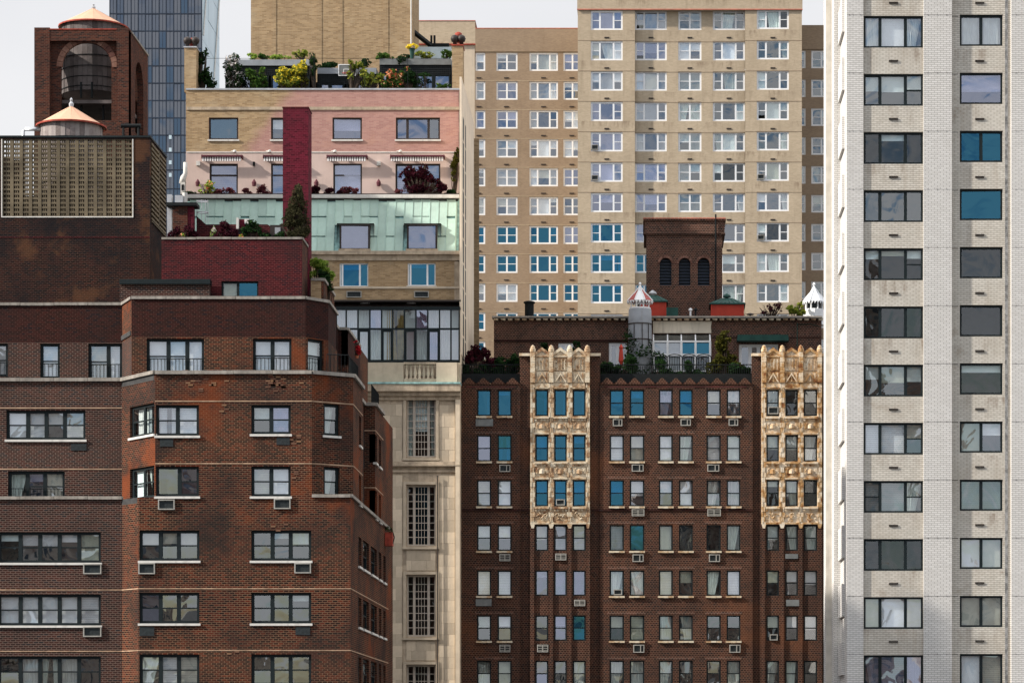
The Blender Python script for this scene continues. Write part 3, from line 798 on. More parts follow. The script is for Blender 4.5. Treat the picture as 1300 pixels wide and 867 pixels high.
    coping(T, A, zA1); coping(T, B, zB1, h=.16, out=.12); coping(T, Cc[:2], zC1, h=.14, out=.1); coping(T, [(PX(396, 130), 130.0), Cc[3], Cc[4]], zC1, h=.14, out=.1)
    # pale soldier strings over the window heads
    m = MB()
    def strip(pl, i, z, m, t=.05): 
        a, b = pl[i], pl[i + 1]; d = Vector((b[0] - a[0], b[1] - a[1])).normalized(); o_ = Vector((d.y, -d.x)) * .02
        q = [(a[0] + o_.x, a[1] + o_.y), (b[0] + o_.x, b[1] + o_.y), (b[0] - o_.x, b[1] - o_.y), (a[0] - o_.x, a[1] - o_.y)]
        m.prism(q, z, z + t)
    for v in (747.5, 826, 904): 
        for i in range(4): strip(Cc, i, PZ(v, 130), m)
    for v in (510, 589): 
        for i in (0, 2, 3, 4, 7, 8): strip(B, i, PZ(v, 130), m)
    T.part('brick_string_course', m, plain('pale_mortar_line', (.36, .24, .16), .9, .3, 2))
    # pale bricks showing where the wall has been patched
    m = MB(); rr = random.Random(4)
    for (u, v, n) in ((343, 487, 13), (362, 492, 5), (365, 560, 7), (353, 668, 3), (378, 602, 3), (292, 826, 3), (235, 484, 7), (270, 488, 7), (280, 520, 3)):
        for _ in range(n):
            uu = u + rr.gauss(0, 9); vv = v + rr.gauss(0, 5)
            z = round(PZ(vv, 130) / .09) * .09; x = round(PX(uu, 130) / .115) * .115
            if PX(197, 130) < x: m.box(x, 129.985, z + .01, x + .21, 130.05, z + .085)
    T.part('repair_brick', m, tri('repair_brick', [(.10, .045, .028), (.17, .085, .05), (.24, .13, .06)], .85), kind='stuff')
    # cream parapet pieces and side parapet on the roof at the right end
    T.part('roof_upstand', MB().box(PX(395, 136.5), 136.4, zA1 - .2, PX(408, 136.5), 136.7, PZ(357, 136.5)), 'tan')
    T.part('roof_upstand', MB().box(PX(408, 136.5), 136.4, zA1 - .2, PX(411, 136.5), 141.2, PZ(357, 136.5)), 'lb')
    coping(T, [(PX(395, 136.5), 136.4), (PX(411, 136.5), 136.4), (PX(411, 136.5), 141.2)], PZ(357, 136.5), wid=.3)
    # dark band, low wall and small window behind the parapet on the roof
    zr = zm + .3
    Y = 134.6
    lw = MB().box(PX(152, Y), Y, zr, PX(266, Y), Y + .3, PZ(361, Y))
    T.part('low_roof_wall', lw, 'lb_left')
    T.part('roof_edge_band', fbox(MB(), Y, 152, 267, 355, 361, .12, .5), 'black')
    return T
LBT = left_building()

# roof terrace railings at the right end of the red building
def rail(T, pts, z, h=1.0, step=.16, mat='iron'):
    m = MB()
    for a, b in zip(pts[:-1], pts[1:]):
        d = Vector((b[0] - a[0], b[1] - a[1])); L = d.length; n = max(1, int(L / step))
        for i in range(n + 1):
            x = a[0] + d.x * i / n; y = a[1] + d.y * i / n; m.box(x - .012, y - .012, z, x + .012, y + .012, z + h)
        m.tube([(a[0], a[1], z + h), (b[0], b[1], z + h)], .025, 5); m.tube([(a[0], a[1], z + .1), (b[0], b[1], z + .1)], .018, 4)
    T.part('railing', m, mat)
zb = PZ(475, 130.0) + .16
rail(LBT, [(-14.2, 131.3), (-13.25, 131.6), (-13.2, 135.5)], zb, .9)
rail(LBT, [(-13.2, 142.2), (-13.2, 146.2)], zb - .0, .9)

# ================================================================ crimson brick bulkhead on its roof
def red_bulkhead():
    Y = 135.2
    zr = PZ(428, 131.8) + .3
    T = Thing('brick_bulkhead', 'crimson brick roof bulkhead with pale coping and small window behind the dark parapet', 'building', (PX(300, Y), Y + 1, zr))
    x0, x1 = PX(205, Y), PX(383.5, Y); z1 = PZ(304, Y); yb = 137.4
    facade(T, 'front_wall', (x0, Y), (x1, Y), zr, z1, [(281, 328, 357, 377.5, dict(cols=((1, 'f'), (1.3, 'f')), look=['c', 'N'], g=['gc', 'gb'], fm='black', ft=.08))], 'rr', thick=0)
    facade(T, 'side_wall', (x1, Y), (x1, yb), zr, z1, [], 'wb')
    m = wall((x1, yb), (x0, yb), zr, z1); wall((x0, yb), (x0, Y), zr, z1, mb=m); T.part('rear_wall', m, 'rr')
    T.part('roof', MB().box(x0 + .1, Y + .1, z1 - .25, x1 - .1, yb - .1, z1 - .02), 'roofd')
    coping(T, [(x0, Y), (x1, Y), (x1, yb)], z1, h=.10, out=.05, wid=.3)
    # stair slope at left of the window
    return T
red_bulkhead()

def wine_chimney():
    Y = 137.8; z0 = PZ(428, 131.8) + .3; z1 = PZ(137.5, Y)
    T = Thing('chimney', 'tall square wine red brick chimney shaft rising in front of the pink storeys', 'chimney', (PX(375, Y), Y + .7, z0))
    x0, x1 = PX(359, Y), PX(391.5, Y)
    T.part('shaft', MB().box(x0, Y, z0, x1, Y + 1.35, z1), 'chim')
    T.part('cap', MB().box(x0 - .02, Y - .02, z1, x1 + .02, Y + 1.37, z1 + .06), 'rr')
wine_chimney()

# ================================================================ louvred tank enclosure, upper left
def tank_enclosure():
    Y = 138.0; z0 = PZ(428, 131.8) + .3; z1 = PZ(175, Y)
    T = Thing('tank_enclosure', 'soot dark brick roof enclosure with pierced block screen hiding the lower water tank', 'building', (PX(95, Y), Y + 2.4, z0))
    xl, xr, yb = PX(-40, Y), PX(190, Y), 142.8
    sx0, sx1, sz0, sz1 = PX(3, Y), PX(168, Y), PZ(275, Y), PZ(177, Y)
    T.part('front_wall', wall((xl, Y), (xr, Y), z0, z1, [(sx0 - xl, sx1 - xl, sz0, sz1)], .3), 'lv')
    T.part('parapet_cap', MB().box(xl, Y - .05, z1, xr + .05, Y + .35, z1 + .09).box(xr - .35, Y + .352, z1, xr + .05, yb, z1 + .088), 'black')
    # pierced screen: piers, slabs and the two thin fins in every cell
    nc, nr = 14, 17
    cw = (sx1 - sx0) / nc; ch = (sz1 - sz0) / nr
    piers = MB()
    for i in range(nc + 1):
        x = sx0 + cw * i; a = .19 if 0 < i < nc else .1
        piers.box(max(sx0 + .004, x - a * cw), Y + .02, sz0, min(sx1 - .004, x + a * cw), Y + .22, sz1 - .002)
    T.part('screen_pier', piers, 'screen')
    sl = MB(); fins = MB()
    for j in range(nr + 1):
        z = sz0 + ch * j
        sl.box(sx0 + .006, Y + .035, max(sz0 + .003, z - .21 * ch), sx1 - .006, Y + .2, min(sz1 - .004, z + .21 * ch))
    for i in range(nc):
        for q in (1, 2):
            x = sx0 + cw * (i + .19 + .62 * q / 3); fins.box(x - .022, Y + .05, sz0, x + .022, Y + .18, sz1 - .003)
    T.part('screen_slab', sl, 'screen'); T.part('screen_fin', fins, 'screen')
    fr = MB(); t = .05
    fr.box(sx0 - t, Y - .03, sz0 - t, sx1 + t, Y + .05, sz0).box(sx0 - t, Y - .03, sz0, sx0, Y + .05, sz1).box(sx1, Y - .03, sz0, sx1 + t, Y + .05, sz1)
    T.part('screen_frame', fr, 'sill')
    # side wall with slanting light slats
    y0s, y1s = 138.4, 142.6; s0, s1 = PZ(300, 142.6), PZ(180, 138.4)
    T.part('side_wall', wall((xr, Y), (xr, yb), z0, z1, [(y0s - Y, y1s - Y, s0, s1)], .3), 'lv')
    n = 17
    slm = cached('lvslat', lambda: MB().prism([(-.06, y0s - 140.5), (.06, y0s - 140.5), (.06, y1s - 140.5), (-.06, y1s - 140.5)], 0, .10).mesh('slat', 'screen'))
    for j in range(n):
        T.at('slat', slm, (xr - .02, 140.5, s0 + (s1 - s0) * (j + .3) / n))
    T.part('slat_post', MB().box(xr - .1, (y0s + y1s) / 2 - .06, s0, xr + .055, (y0s + y1s) / 2 + .06, s1).box(xr - .1, y0s, s0 - .06, xr + .06, y1s, s0), 'screen')
    # rear wall with an opening where the sky shows through the screen
    xo0, xo1 = PX(14, 142.8), PX(62, 142.8)
    T.part('rear_wall', wall((xr, yb), (xl, yb), z0, z1, [(xr - xo1, xr - PX(32, yb), PZ(250, yb), PZ(180, yb)), (xr - PX(27, yb), xr - xo0, PZ(204, yb), PZ(184, yb)), (xr - PX(139, yb), xr - PX(132, yb), PZ(205, yb), PZ(190, yb))], .2, thick=0), 'lv')
    T.part('rear_lining', MB().quad((xr - .3, yb - .01, z0), (xl, yb - .01, z0), (xl, yb - .01, z0 + 3), (xr - .3, yb - .01, z0 + 3)), 'lv')
    T.part('end_wall', wall((xl, yb), (xl, Y), z0, z1), 'lv')
    T.part('deck', MB().box(xl, Y + .3, z0, xr - .3, yb - .1, z0 + .1), 'roofd')
    # brick string line
    T.part('string_course', fbox(MB(), Y, -40, 190, 300.5, 302, .02, .02), 'rr')
    return T
tank_enclosure()

def water_tank(label, cx, cy, r, z_eave, z_apex, z_bot, wood, finial, body_r=None, seg=28, legs=None):
    T = Thing('water_tank', label, 'water tank', (cx, cy, z_bot - (legs or 0)))
    br = body_r or r * .92
    n = 40; m = MB(); rr = random.Random(int(cx * 10))
    for i in range(n):   # staves, each a touch proud of the next
        a0 = 2 * PI * i / n; a1 = 2 * PI * (i + .96) / n; q = br + rr.uniform(-.015, .015)
        p = [(cx + (q - .08) * math.cos(a0), cy + (q - .08) * math.sin(a0)), (cx + q * math.cos(a0), cy + q * math.sin(a0)), (cx + q * math.cos(a1), cy + q * math.sin(a1)), (cx + (q - .08) * math.cos(a1), cy + (q - .08) * math.sin(a1))]
        m.prism(p, z_bot, z_eave)
    T.part('stave', m, wood, kind='stuff')
    h = MB(); k = 0; z = z_bot + .25
    while z < z_eave - .1:
        h.lathe([(br + .012, z - .02), (br + .04, z - .02), (br + .04, z + .02), (br + .012, z + .02)], 32, cx, cy, 0, cap=False); z += .55 + .04 * k; k += 1
    T.part('hoop', h, 'iron')
    T.part('floor', MB().lathe([(br - .1, z_bot), (br - .1, z_bot + .1)], 24, cx, cy, 0), 'woodd')
    # roof: flat facets meeting at the apex, slightly uneven
    for i in range(18):
        a0 = 2 * PI * i / 18; a1 = 2 * PI * (i + 1) / 18; e = .012 * (i % 2)
        f = MB(); P = lambda a, q, zz: (cx + q * math.cos(a), cy + q * math.sin(a), zz)
        f.quad(P(a0, r, z_eave), P(a1, r, z_eave), P(a1, .06, z_apex + e), P(a0, .06, z_apex + e))
        f.quad(P(a1, r, z_eave - .05), P(a0, r, z_eave - .05), P(a0, .06, z_apex - .06), P(a1, .06, z_apex - .06))
        f.quad(P(a0, r, z_eave - .05), P(a1, r, z_eave - .05), P(a1, r, z_eave), P(a0, r, z_eave))
        T.part('roof_panel', f, 'tankroof')
    T.part('roof_rim', MB().lathe([(r - .01, z_eave - .07), (r + .03, z_eave - .07), (r + .03, z_eave + .01), (r - .01, z_eave + .01)], 36, cx, cy, 0, cap=False), 'rust')
    if finial: T.part('finial', MB().lathe([(.10, z_apex - .03), (.12, z_apex + finial * .3), (.05, z_apex + finial * .55), (.07, z_apex + finial * .8), (.015, z_apex + finial)], 10, cx, cy, 0), 'metal')
    if legs:
        lg = MB()
        for i in range(4):
            a = PI / 4 + i * PI / 2; x, y = cx + br * .75 * math.cos(a), cy + br * .75 * math.sin(a); lg.box(x - .1, y - .1, z_bot - legs, x + .1, y + .1, z_bot)
        for i in range(5): lg.box(cx - br, cy - br * .8 + i * br * .4 - .06, z_bot - .22, cx + br, cy - br * .8 + i * br * .4 + .06, z_bot - .02)
        T.part('support', lg, 'rust')
    return T
Y = 140.6
water_tank('small peach roofed water tank half hidden behind the pierced screen', PX(90.5, Y), Y, 43.5 / F * Y, PZ(161, Y), PZ(135.5, Y), PZ(290, Y), 'wood', .42, 39 / F * Y, legs=3.2)
# vent pipe beside it
m = MB().tube([(PX(29, 140), 140, PZ(200, 140)), (PX(29, 140), 140, PZ(167, 140)), (PX(32, 140), 140, PZ(164, 140)), (PX(52, 140), 140, PZ(164, 140))], .10, 8)
solo('vent_pipe', m, 'metal', 'bent grey vent pipe beside the small water tank, left of its roof', 'pipe', (PX(29, 140), 140, PZ(200, 140)), True)

def tank_tower():
    Y = 165.0; yb = 171.4; x0, x1 = PX(43.5, Y), PX(163.5, Y); z1 = PZ(38, Y)
    T = Thing('brick_tank_tower', 'red brown brick tower with tall arched openings round the upper water tank', 'building', ((x0 + x1) / 2, 168, 0))
    zt = PZ(153, Y)     # bottom of the recess
    def arch_wall(p0, p1, ss, se, zb_, zs, mat='wb', pier=None):
        """wall p0->p1 with an arched hole s: ss..se, z: zb_..spring zs"""
        dx, dy = p1[0] - p0[0], p1[1] - p0[1]; L = math.hypot(dx, dy); dx /= L; dy /= L; ix, iy = -dy, dx
        P = lambda s_, z, k=0: (p0[0] + dx * s_ + ix * k, p0[1] + dy * s_ + iy * k, z)
        m = MB(); c = (ss + se) / 2; r = (se - ss) / 2; t = .35
        top = zs + r
        for k in (0, t):
            for (a, b, c0, c1) in ((0, ss, 0, z1), (se, L, 0, z1), (ss, se, 0, zb_), (ss, se, top, z1)):
                q = [P(a, c0, k), P(b, c0, k), P(b, c1, k), P(a, c1, k)]
                m.quad(*(q if k == 0 else q[::-1]))
            n = 14
            for i in range(n):
                a0 = PI - PI * i / n; a1 = PI - PI * (i + 1) / n
                s_0, z_0, s_1, z_1 = c + r * math.cos(a0), zs + r * math.sin(a0), c + r * math.cos(a1), zs + r * math.sin(a1)
                q = [P(s_0, z_0, k), P(s_1, z_1, k), P(s_1, top, k), P(s_0, top, k)]
                m.quad(*(q if k == 0 else q[::-1]))
                if k == 0: m.quad(P(s_1, z_1), P(s_0, z_0), P(s_0, z_0, t), P(s_1, z_1, t))
        m.quad(P(ss, zb_), P(se, zb_), P(se, zb_, t), P(ss, zb_, t))
        m.quad(P(ss, zb_), P(ss, zb_, t), P(ss, zs, t), P(ss, zs)); m.quad(P(se, zb_, t), P(se, zb_), P(se, zs), P(se, zs, t))
        return m
    W = x1 - x0
    sp = lambda u: PX(u, Y + .35) - x0
    # recessed arched panel between two proud corner piers
    T.part('front_wall', arch_wall((x0, Y + .35), (x1, Y + .35), sp(77), sp(141.5), PZ(153, Y), PZ(84, Y)), 'wb')
    T.part('corner_pier', MB().box(x0, Y, 0, PX(63, Y), Y + .7, z1 + .12), 'wb'); T.part('corner_pier', MB().box(PX(148, Y), Y, 0, x1, Y + .7, z1 + .12), 'wb')
    T.part('top_beam', MB().box(PX(63, Y), Y + .02, PZ(52, Y), PX(148, Y), Y + .36, z1), 'wb')
    T.part('lower_wall', MB().box(PX(63, Y), Y + .02, 0, PX(148, Y), Y + .36, PZ(153, Y)), 'wb')
    a = cached('archring', lambda: None)
    ring = MB(); cxr = (PX(77, Y) + PX(141.5, Y)) / 2; rr_ = (PX(141.5, Y) - PX(77, Y)) / 2; zs = PZ(84, Y)
    for i in range(16):
        a0 = PI * i / 16; a1 = PI * (i + .92) / 16
        pts = [(cxr + q * math.cos(b), zs + q * math.sin(b)) for q, b in ((rr_ - .02, a1), (rr_ - .02, a0), (rr_ + .3, a0), (rr_ + .3, a1))]
        ring.extr(pts, Y + .30, Y + .5)
    T.part('arch_ring', ring, tri('arch_brick', [(.10, .04, .03), (.2, .1, .07), (.3, .17, .13)], .85))
    T.part('side_wall', arch_wall((x1, Y), (x1, yb), 2.1, yb - Y - 1.6, PZ(158, Y), PZ(92, Y)), 'wb')
    T.part('rear_wall', arch_wall((x1, yb), (x0, yb), 1.5, W - 1.0, PZ(150, Y), PZ(88, Y)), 'wb')
    T.part('end_wall', arch_wall((x0, yb), (x0, Y), 2.1, yb - Y - 1.6, PZ(153, Y), PZ(84, Y)), 'wb')
    m = MB().box(PX(63, Y), Y - .01, z1, PX(148, Y), Y + .4, z1 + .06); T.part('coping', m, 'rust')
    T.part('coping', MB().box(x1 - .36, Y + .7, z1, x1 + .05, yb, z1 + .1).box(x0 - .03, Y + .7, z1, x0 + .3, yb, z1 + .1).box(x0 + .3, yb - .35, z1, x1 - .36, yb, z1 + .1), 'stone')
    T.part('tank_deck', MB().box(x0 + .4, Y + .8, PZ(122, Y) - .25, x1 - .4, yb - .4, PZ(121, Y) - .1), 'woodd')
    T.part('deck_post', MB().box(PX(97, Y), Y + 1.2, PZ(160, Y), PX(99, Y), Y + 1.35, PZ(121, Y) - .25).box(PX(125, Y), Y + 1.2, PZ(160, Y), PX(127, Y), Y + 1.35, PZ(121, Y) - .25), 'iron')
    T.part('pipe', MB().tube([(PX(99, Y), Y + .9, PZ(120, Y)), (PX(99, Y), Y + .9, PZ(100, Y))], .07, 6).tube([(PX(113, Y), Y + .9, PZ(120, Y)), (PX(113, Y), Y + .9, PZ(100, Y))], .07, 6), 'iron')
    T.part('lower_room', MB().box(x0 + .4, Y + .75, 0, x1 - .4, yb - .5, PZ(150, Y)), 'roofd')
    cx, cy = PX(117, 168), 168.4
    water_tank('large peach roofed water tank inside the arched brick tower', cx, cy, 43.5 / F * 168, PZ(33, 168), PZ(9, 168), PZ(121, 168), 'woodd', .28, 40 / F * 168)
    # low pipe frame by the tower foot
    z = PZ(160, 160)
    T.part('roof_pipe', MB().tube([(PX(156, Y), Y - .6, PZ(163, Y)), (PX(181, Y), Y - .6, PZ(163, Y))], .12, 8).tube([(PX(159, Y), Y - .6, PZ(182, Y)), (PX(159, Y), Y - .6, PZ(163, Y))], .08, 6).tube([(PX(178, Y), Y - .6, PZ(182, Y)), (PX(178, Y), Y - .6, PZ(163, Y))], .08, 6), 'iron')
tank_tower()

# ================================================================ dark blue glass tower in the distance
def glass_tower():
    Y = 650.0; x0, x1 = PX(139.5, Y), PX(256, Y); yb = Y * (815 - 256) / (815 - 278)
    zt = PZ(-130, Y)
    T = Thing('glass_tower', 'distant navy blue glass tower with pale side face behind the brick tank tower', 'building', ((x0 + x1) / 2, Y + 12, 0))
    T.part('core', MB().box(x0 + .4, Y + .5, 0, x1 - .4, yb - .3, zt), 'gtf')
    vs = [-130, -108, -86, -64, -45, -26, -5, 18, 40, 62, 84, 106, 128, 150, 172, 194, 216, 240, 262, 284]
    us = [139.5, 148, 157, 166.5, 175.5, 184.5, 193, 202, 211, 220.5, 229.5, 238.5, 247, 256]
    rr = random.Random(5)
    m = MB()
    for u in us: x = PX(u, Y); m.box(x - .11, Y - .12, PZ(300, Y), x + .11, Y + .2, zt)
    for i, v in enumerate(vs): z = PZ(v, Y); m.box(x0, Y - .10, z - .13, x1, Y + .2, z + .13)
    for i in range(len(us) - 1):
        x = (PX(us[i], Y) + PX(us[i + 1], Y)) / 2
        m.box(x - .045, Y - .06, PZ(300, Y), x + .045, Y + .15, zt)
    T.part('mullion', m, 'gtf')
    pm = pane_me('gt')
    for j in range(len(vs) - 1):
        for i in range(len(us) - 1):
            xa, xb = PX(us[i], Y), PX(us[i + 1], Y); za, zb_ = PZ(vs[j + 1], Y), PZ(vs[j], Y)
            q = T.at('pane', pm, ((xa + xb) / 2, Y + .05, za), 0, (xb - xa, 1, zb_ - za)); q.rotation_euler = (rr.gauss(0, .012), 0, rr.gauss(0, .01))
    # small pale vents low on the face
    for v in (172, 188, 204, 220): T.part('vent', fbox(MB(), Y, 214.5, 218, v, v + 5, .14, .1), 'gtp')
    # pale side with slanting cladding joints
    n = 12; L = yb - Y
    zlo = PZ(300, Y)
    h = (zt - zlo) / n
    pq = cached('gtside', lambda: MB().box(-.2, 0, 0, .1, L / 3 - .06, h - .1).mesh('cladding_panel', 'gtp'))
    for j in range(n):
        for i in range(3): T.at('cladding_panel', pq, (x1 + rr.uniform(-.03, .03), Y + .2 + i * L / 3, zlo + j * h))
    T.part('side_brace', MB().tube([(x1 + .25, Y + 1, zlo), (x1 + .25, yb - 1, zlo + 60)], .2, 4).tube([(x1 + .25, Y + 1, zlo + 45), (x1 + .25, yb - 1, zlo + 105)], .2, 4), 'sill')
    T.part('base', MB().box(x0, Y, 0, x1, yb, zlo), 'gtf')
glass_tower()

# ================================================================ limestone and pink apartment house in the middle
def mansion():
    Y0 = 170.0   # limestone front
    T = Thing('stepped_apartment_house', 'tall stepped apartment house with limestone base, green copper band and pink upper storeys', 'building', (PX(430, 172), 178, 0))
    xl = PX(236, 176); xr = PX(584, Y0); xs = PX(577.5, Y0 + .5)
    zc = PZ(503, Y0)     # underside of main cornice
    ztop = PZ(460, Y0)
    # --- limestone front: backing wall with openings, blocks laid over it
    wins = []
    wl = dict(fm='bframe', ft=.10, fd=.10, recess=.30)
    W_ = [(505, 580), (615.5, 692.5), (729.5, 807.5), (843.5, 921)]
    for i, (a, b) in enumerate(W_):
        cols = ((.22, 'f', (1, 8)), (.56, 'd', (4, 8)), (.22, 'f', (1, 8)))
        wins.append((516, 553, a, b, dict(cols=cols, look=[['C', 'H', 'C'], 'N', 'N', 'N'][i], g=['gc', ['gc', 'gb', 'gc', 'gc'][i], 'gc'], mid=.62, **wl)))
    facade(T, 'front_wall', (xl, Y0), (xr, Y0), 0, zc, wins, 'limed', reveal=.45)
    T.part('side_wall', wall((xr, Y0), (xr, 176.6), 0, PZ(447, Y0)), 'lime')
    # blocks
    rr = random.Random(3); ch = 14.4; bl = 0
    def blocks(ua, ub, va, vb, seed, nb):
        r2 = random.Random(seed); n = round((vb - va) / ch)
        for j in range(n):
            v = va + (vb - va) * j / n; v2 = va + (vb - va) * (j + 1) / n
            cuts = [ua] + sorted([ua + (ub - ua) * ((k + (.35 if j % 2 else .65)) / nb) for k in range(nb)]) + [ub] if nb > 1 else ([ua, ua + (ub - ua) * (.35 if j % 2 else .62), ub])
            for a, b in zip(cuts[:-1], cuts[1:]):
                if b - a < 2: continue
                w, h = round((b - a) / F * Y0, 2), round((v2 - v) / F * Y0, 3)
                me = cached(('lblk', w, h), lambda: MB().box(-w / 2 + .006, -.04, .006, w / 2 - .006, .05, h - .006).mesh('block', 'lime'))
                T.at('block', me, (PX((a + b) / 2, Y0), Y0 - r2.uniform(0, .008), PZ(v2, Y0)))
    for (va, vb) in ((513, 586), (603, 877)):
        blocks(462, 511, va, vb, 5 + va, 2); blocks(557.5, 577.5, va, vb, 9 + va, 1)
    for (va, vb) in ((583, 599), (695.5, 727), (810.5, 841)):
        if va > 600: blocks(516, 553, va + 3, vb - 3, va, 2)
    # window surrounds, aprons, right pilaster, downpipe
    m = MB()
    for (a, b) in W_:
        fbox(m, Y0, 512, 515.6, a - 4, b + 2, .10, .02); fbox(m, Y0, 553.4, 557, a - 4, b + 2, .10, .02); fbox(m, Y0, 515.6, 553.4, a - 4, a - .5, .11, .02); fbox(m, Y0, 511, 558, b + 2, b + 4.5, .16, .02)
    T.part('window_surround', m, 'lime')
    T.part('pilaster', fbox(MB(), Y0, 578.5, 584, 508, 960, .28, .02), 'lime')
    m = MB(); fbox(m, Y0, 455, 584.3, 586, 590, .22, .02); fbox(m, Y0, 455, 584.3, 590, 592, .30, .02); fbox(m, Y0, 455, 584.3, 597, 599.5, .12, .02)
    T.part('string_course', m, 'limed')
    T.part('downpipe', MB().tube([(PX(555.6, Y0), Y0 - .18, 0), (PX(555.6, Y0), Y0 - .18, PZ(604, Y0))], .035, 6), 'dark')
    # cornice in steps
    m = MB()
    fbox(m, Y0, 440, 584.6, 503, 508, .15, .02); fbox(m, Y0, 440, 584.8, 498, 503.2, .35, .3); fbox(m, Y0, 440, 585, 489, 498, .62, .3)
    T.part('cornice', m, 'limed'); T.part('cornice_flashing', fbox(MB(), Y0, 440, 585.2, 486.7, 489, .68, .5), 'coppert')
    fr = MB(); fbox(fr, Y0, 490, 511, 511, 513, .05, .02); fbox(fr, Y0, 558, 578, 511, 514, .05, .02); T.part('frieze_moulding', fr, 'limed')
    # balustrade
    Yb = Y0 + .1; zb0, zb1 = PZ(486.5, Yb), PZ(460.5, Yb)
    for (a, b) in ((467.5, 512.4), (554, 580.5)):
        T.part('parapet_panel', MB().box(PX(a, Yb), Yb - .12, zb0, PX(b, Yb), Yb + .3, zb1), 'lime')
    T.part('parapet_post', MB().box(PX(580.8, Yb), Yb - .02, zb0, PX(584, Yb), Yb + .3, zb1), 'lime')
    T.part('balustrade_rail', fbox(fbox(MB(), Yb, 440, 467.3, 460, 462.5, .1, .3), Yb, 512.6, 553.8, 460, 462.5, .1, .3), 'limed')
    T.part('balustrade_plinth', fbox(fbox(MB(), Yb, 440, 467.3, 481, 486.6, .1, .3), Yb, 512.6, 553.8, 481, 486.6, .1, .3), 'limed')
    hb = PZ(462.5, Yb) - PZ(481, Yb)
    bal = cached('bal', lambda: MB().lathe([(.10, 0), (.10, hb * .08), (.05, hb * .12), (.11, hb * .35), (.10, hb * .45), (.04, hb * .78), (.08, hb * .86), (.08, hb)], 10).mesh('baluster', 'lime', True))
    for u in (456, 461.5, 516, 521.5, 527, 532.5, 538, 543.5, 549): T.at('baluster', bal, (PX(u, Yb), Yb + .08, PZ(481, Yb)))
    T.part('balcony_back', MB().box(xl, Yb + .7, PZ(505, Yb), xr, Yb + 1.0, zb1 + .02), 'limed')
    # --- conservatory
    Yc = Y0 + 1.0
    zc0, zc1 = PZ(458, Yc), PZ(392.5, Yc)
    us = [424, 439.5, 454.5, 469.5, 484.5, 498.5, 513.5, 528, 543, 558, 572.5, 583]
    vmid = 417.5
    con = MB()
    for u in us: fbox(con, Yc, u - .9, u + .9, 392, 458.5, .06, .08)
    fbox(con, Yc, 424, 584, 416.5, 418.7, .055, .075); fbox(con, Yc, 424, 584, 457, 461, .10, .1); fbox(con, Yc, 424, 584.5, 389.5, 393.5, .08, .1)
    for i in (2, 4, 6, 8):
        a, b = us[i], us[i + 1]
        fbox(con, Yc, a + .9, a + 2.6, 418.7, 457, .03, .05); fbox(con, Yc, b - 2.6, b - .9, 418.7, 457, .03, .05); fbox(con, Yc, a + 2.6, b - 2.6, 418.7, 421.3, .03, .05)
    C = T.part('conservatory_frame', con, 'black')
    for i in range(len(us) - 1):
        for (va, vb) in ((393.5, 416.5), (418.7, 457)):
            q = T.at('pane', pane_me(['gs', 'gs', 'gl', 'gc'][(i * 7 + int(va)) % 4] if not 4 <= i <= 5 else 'gc'), ((PX(us[i], Yc) + PX(us[i + 1], Yc)) / 2, Yc + .03, PZ(vb, Yc)), 0, ((us[i + 1] - us[i] - 1.4) / F * Yc, 1, (vb - va) / F * Yc))
            q.rotation_euler = (rr.gauss(0, .006), 0, rr.gauss(0, .006))
    cm = MB(); n = 0
    def drape(ua, ub, v0, v1, mat, taper=0):
        m = MB(); k = max(4, int((ub - ua) / 1.3)); 
        for j in range(k):
            a = ua + (ub - ua) * j / k; b = ua + (ub - ua) * (j + 1) / k
            y = lambda q: Yc + .35 + (.07 if q % 2 else -.03)
            m.quad((PX(a + taper * (a - ua) / (ub - ua), Yc), y(j), PZ(v1, Yc)), (PX(b + taper * (b - ua) / (ub - ua), Yc), y(j + 1), PZ(v1, Yc)), (PX(b, Yc), y(j + 1), PZ(v0, Yc)), (PX(a, Yc), y(j), PZ(v0, Yc)))
        T.part('curtain', m, mat)
    drape(424, 498, 393, 458, 'blind'); drape(514, 583, 393, 458, 'blind')
    drape(490, 499, 393, 458, plain('ochre_drape', (.35, .24, .08), .9, .2, 3), 5); drape(504, 514, 393, 458, plain('mustard_drape', (.40, .30, .12), .9, .2, 3), -3)
    T.part('conservatory_room', MB().quad((xl, Yc + .6, zc0), (xr - .1, Yc + .6, zc0), (xr - .1, Yc + .6, zc1), (xl, Yc + .6, zc1)).box(xl, Yc + .62, zc0 - .5, xr - .05, Yc + .8, zc1), 'inter')
    # sloping glazed roof with rusty ribs
    Yt = Y0 + 2.0
    zt_ = PZ(384, Yt)
    T.part('conservatory_roof', MB().quad((xl, Yc - .08, zc1), (xr, Yc - .08, zc1), (xr, Yt, zt_), (xl, Yt, zt_)).quad((xr, Yc - .08, zc1), (xr, Yt, zc1), (xr, Yt, zt_), (xr, Yc - .08, zc1 + .001)), plain('brown_roof_metal', (.06, .042, .036), .55, .35, 3, streak=.3))
    m = MB()
    for u in list(us) + [432, 477, 536]: m.tube([(PX(u, Yc), Yc - .08, zc1 + .04), (PX(u, Yc), Yt, zt_ + .04)], .03, 4)
    T.part('roof_rib', m, 'dark')
    for (a, b) in ((456, 471), (516, 528)): T.part('roof_cowl', MB().lathe([(.02, 0), (.3, .02), (.28, .10), (.05, .16)], 10, PX((a + b) / 2, Yc + .6), Yc + .6, PZ(386.5, Yc + .6)), 'metal')
    # --- tan brick storey
    Yn = 172.0; zn1 = PZ(330, Yn)
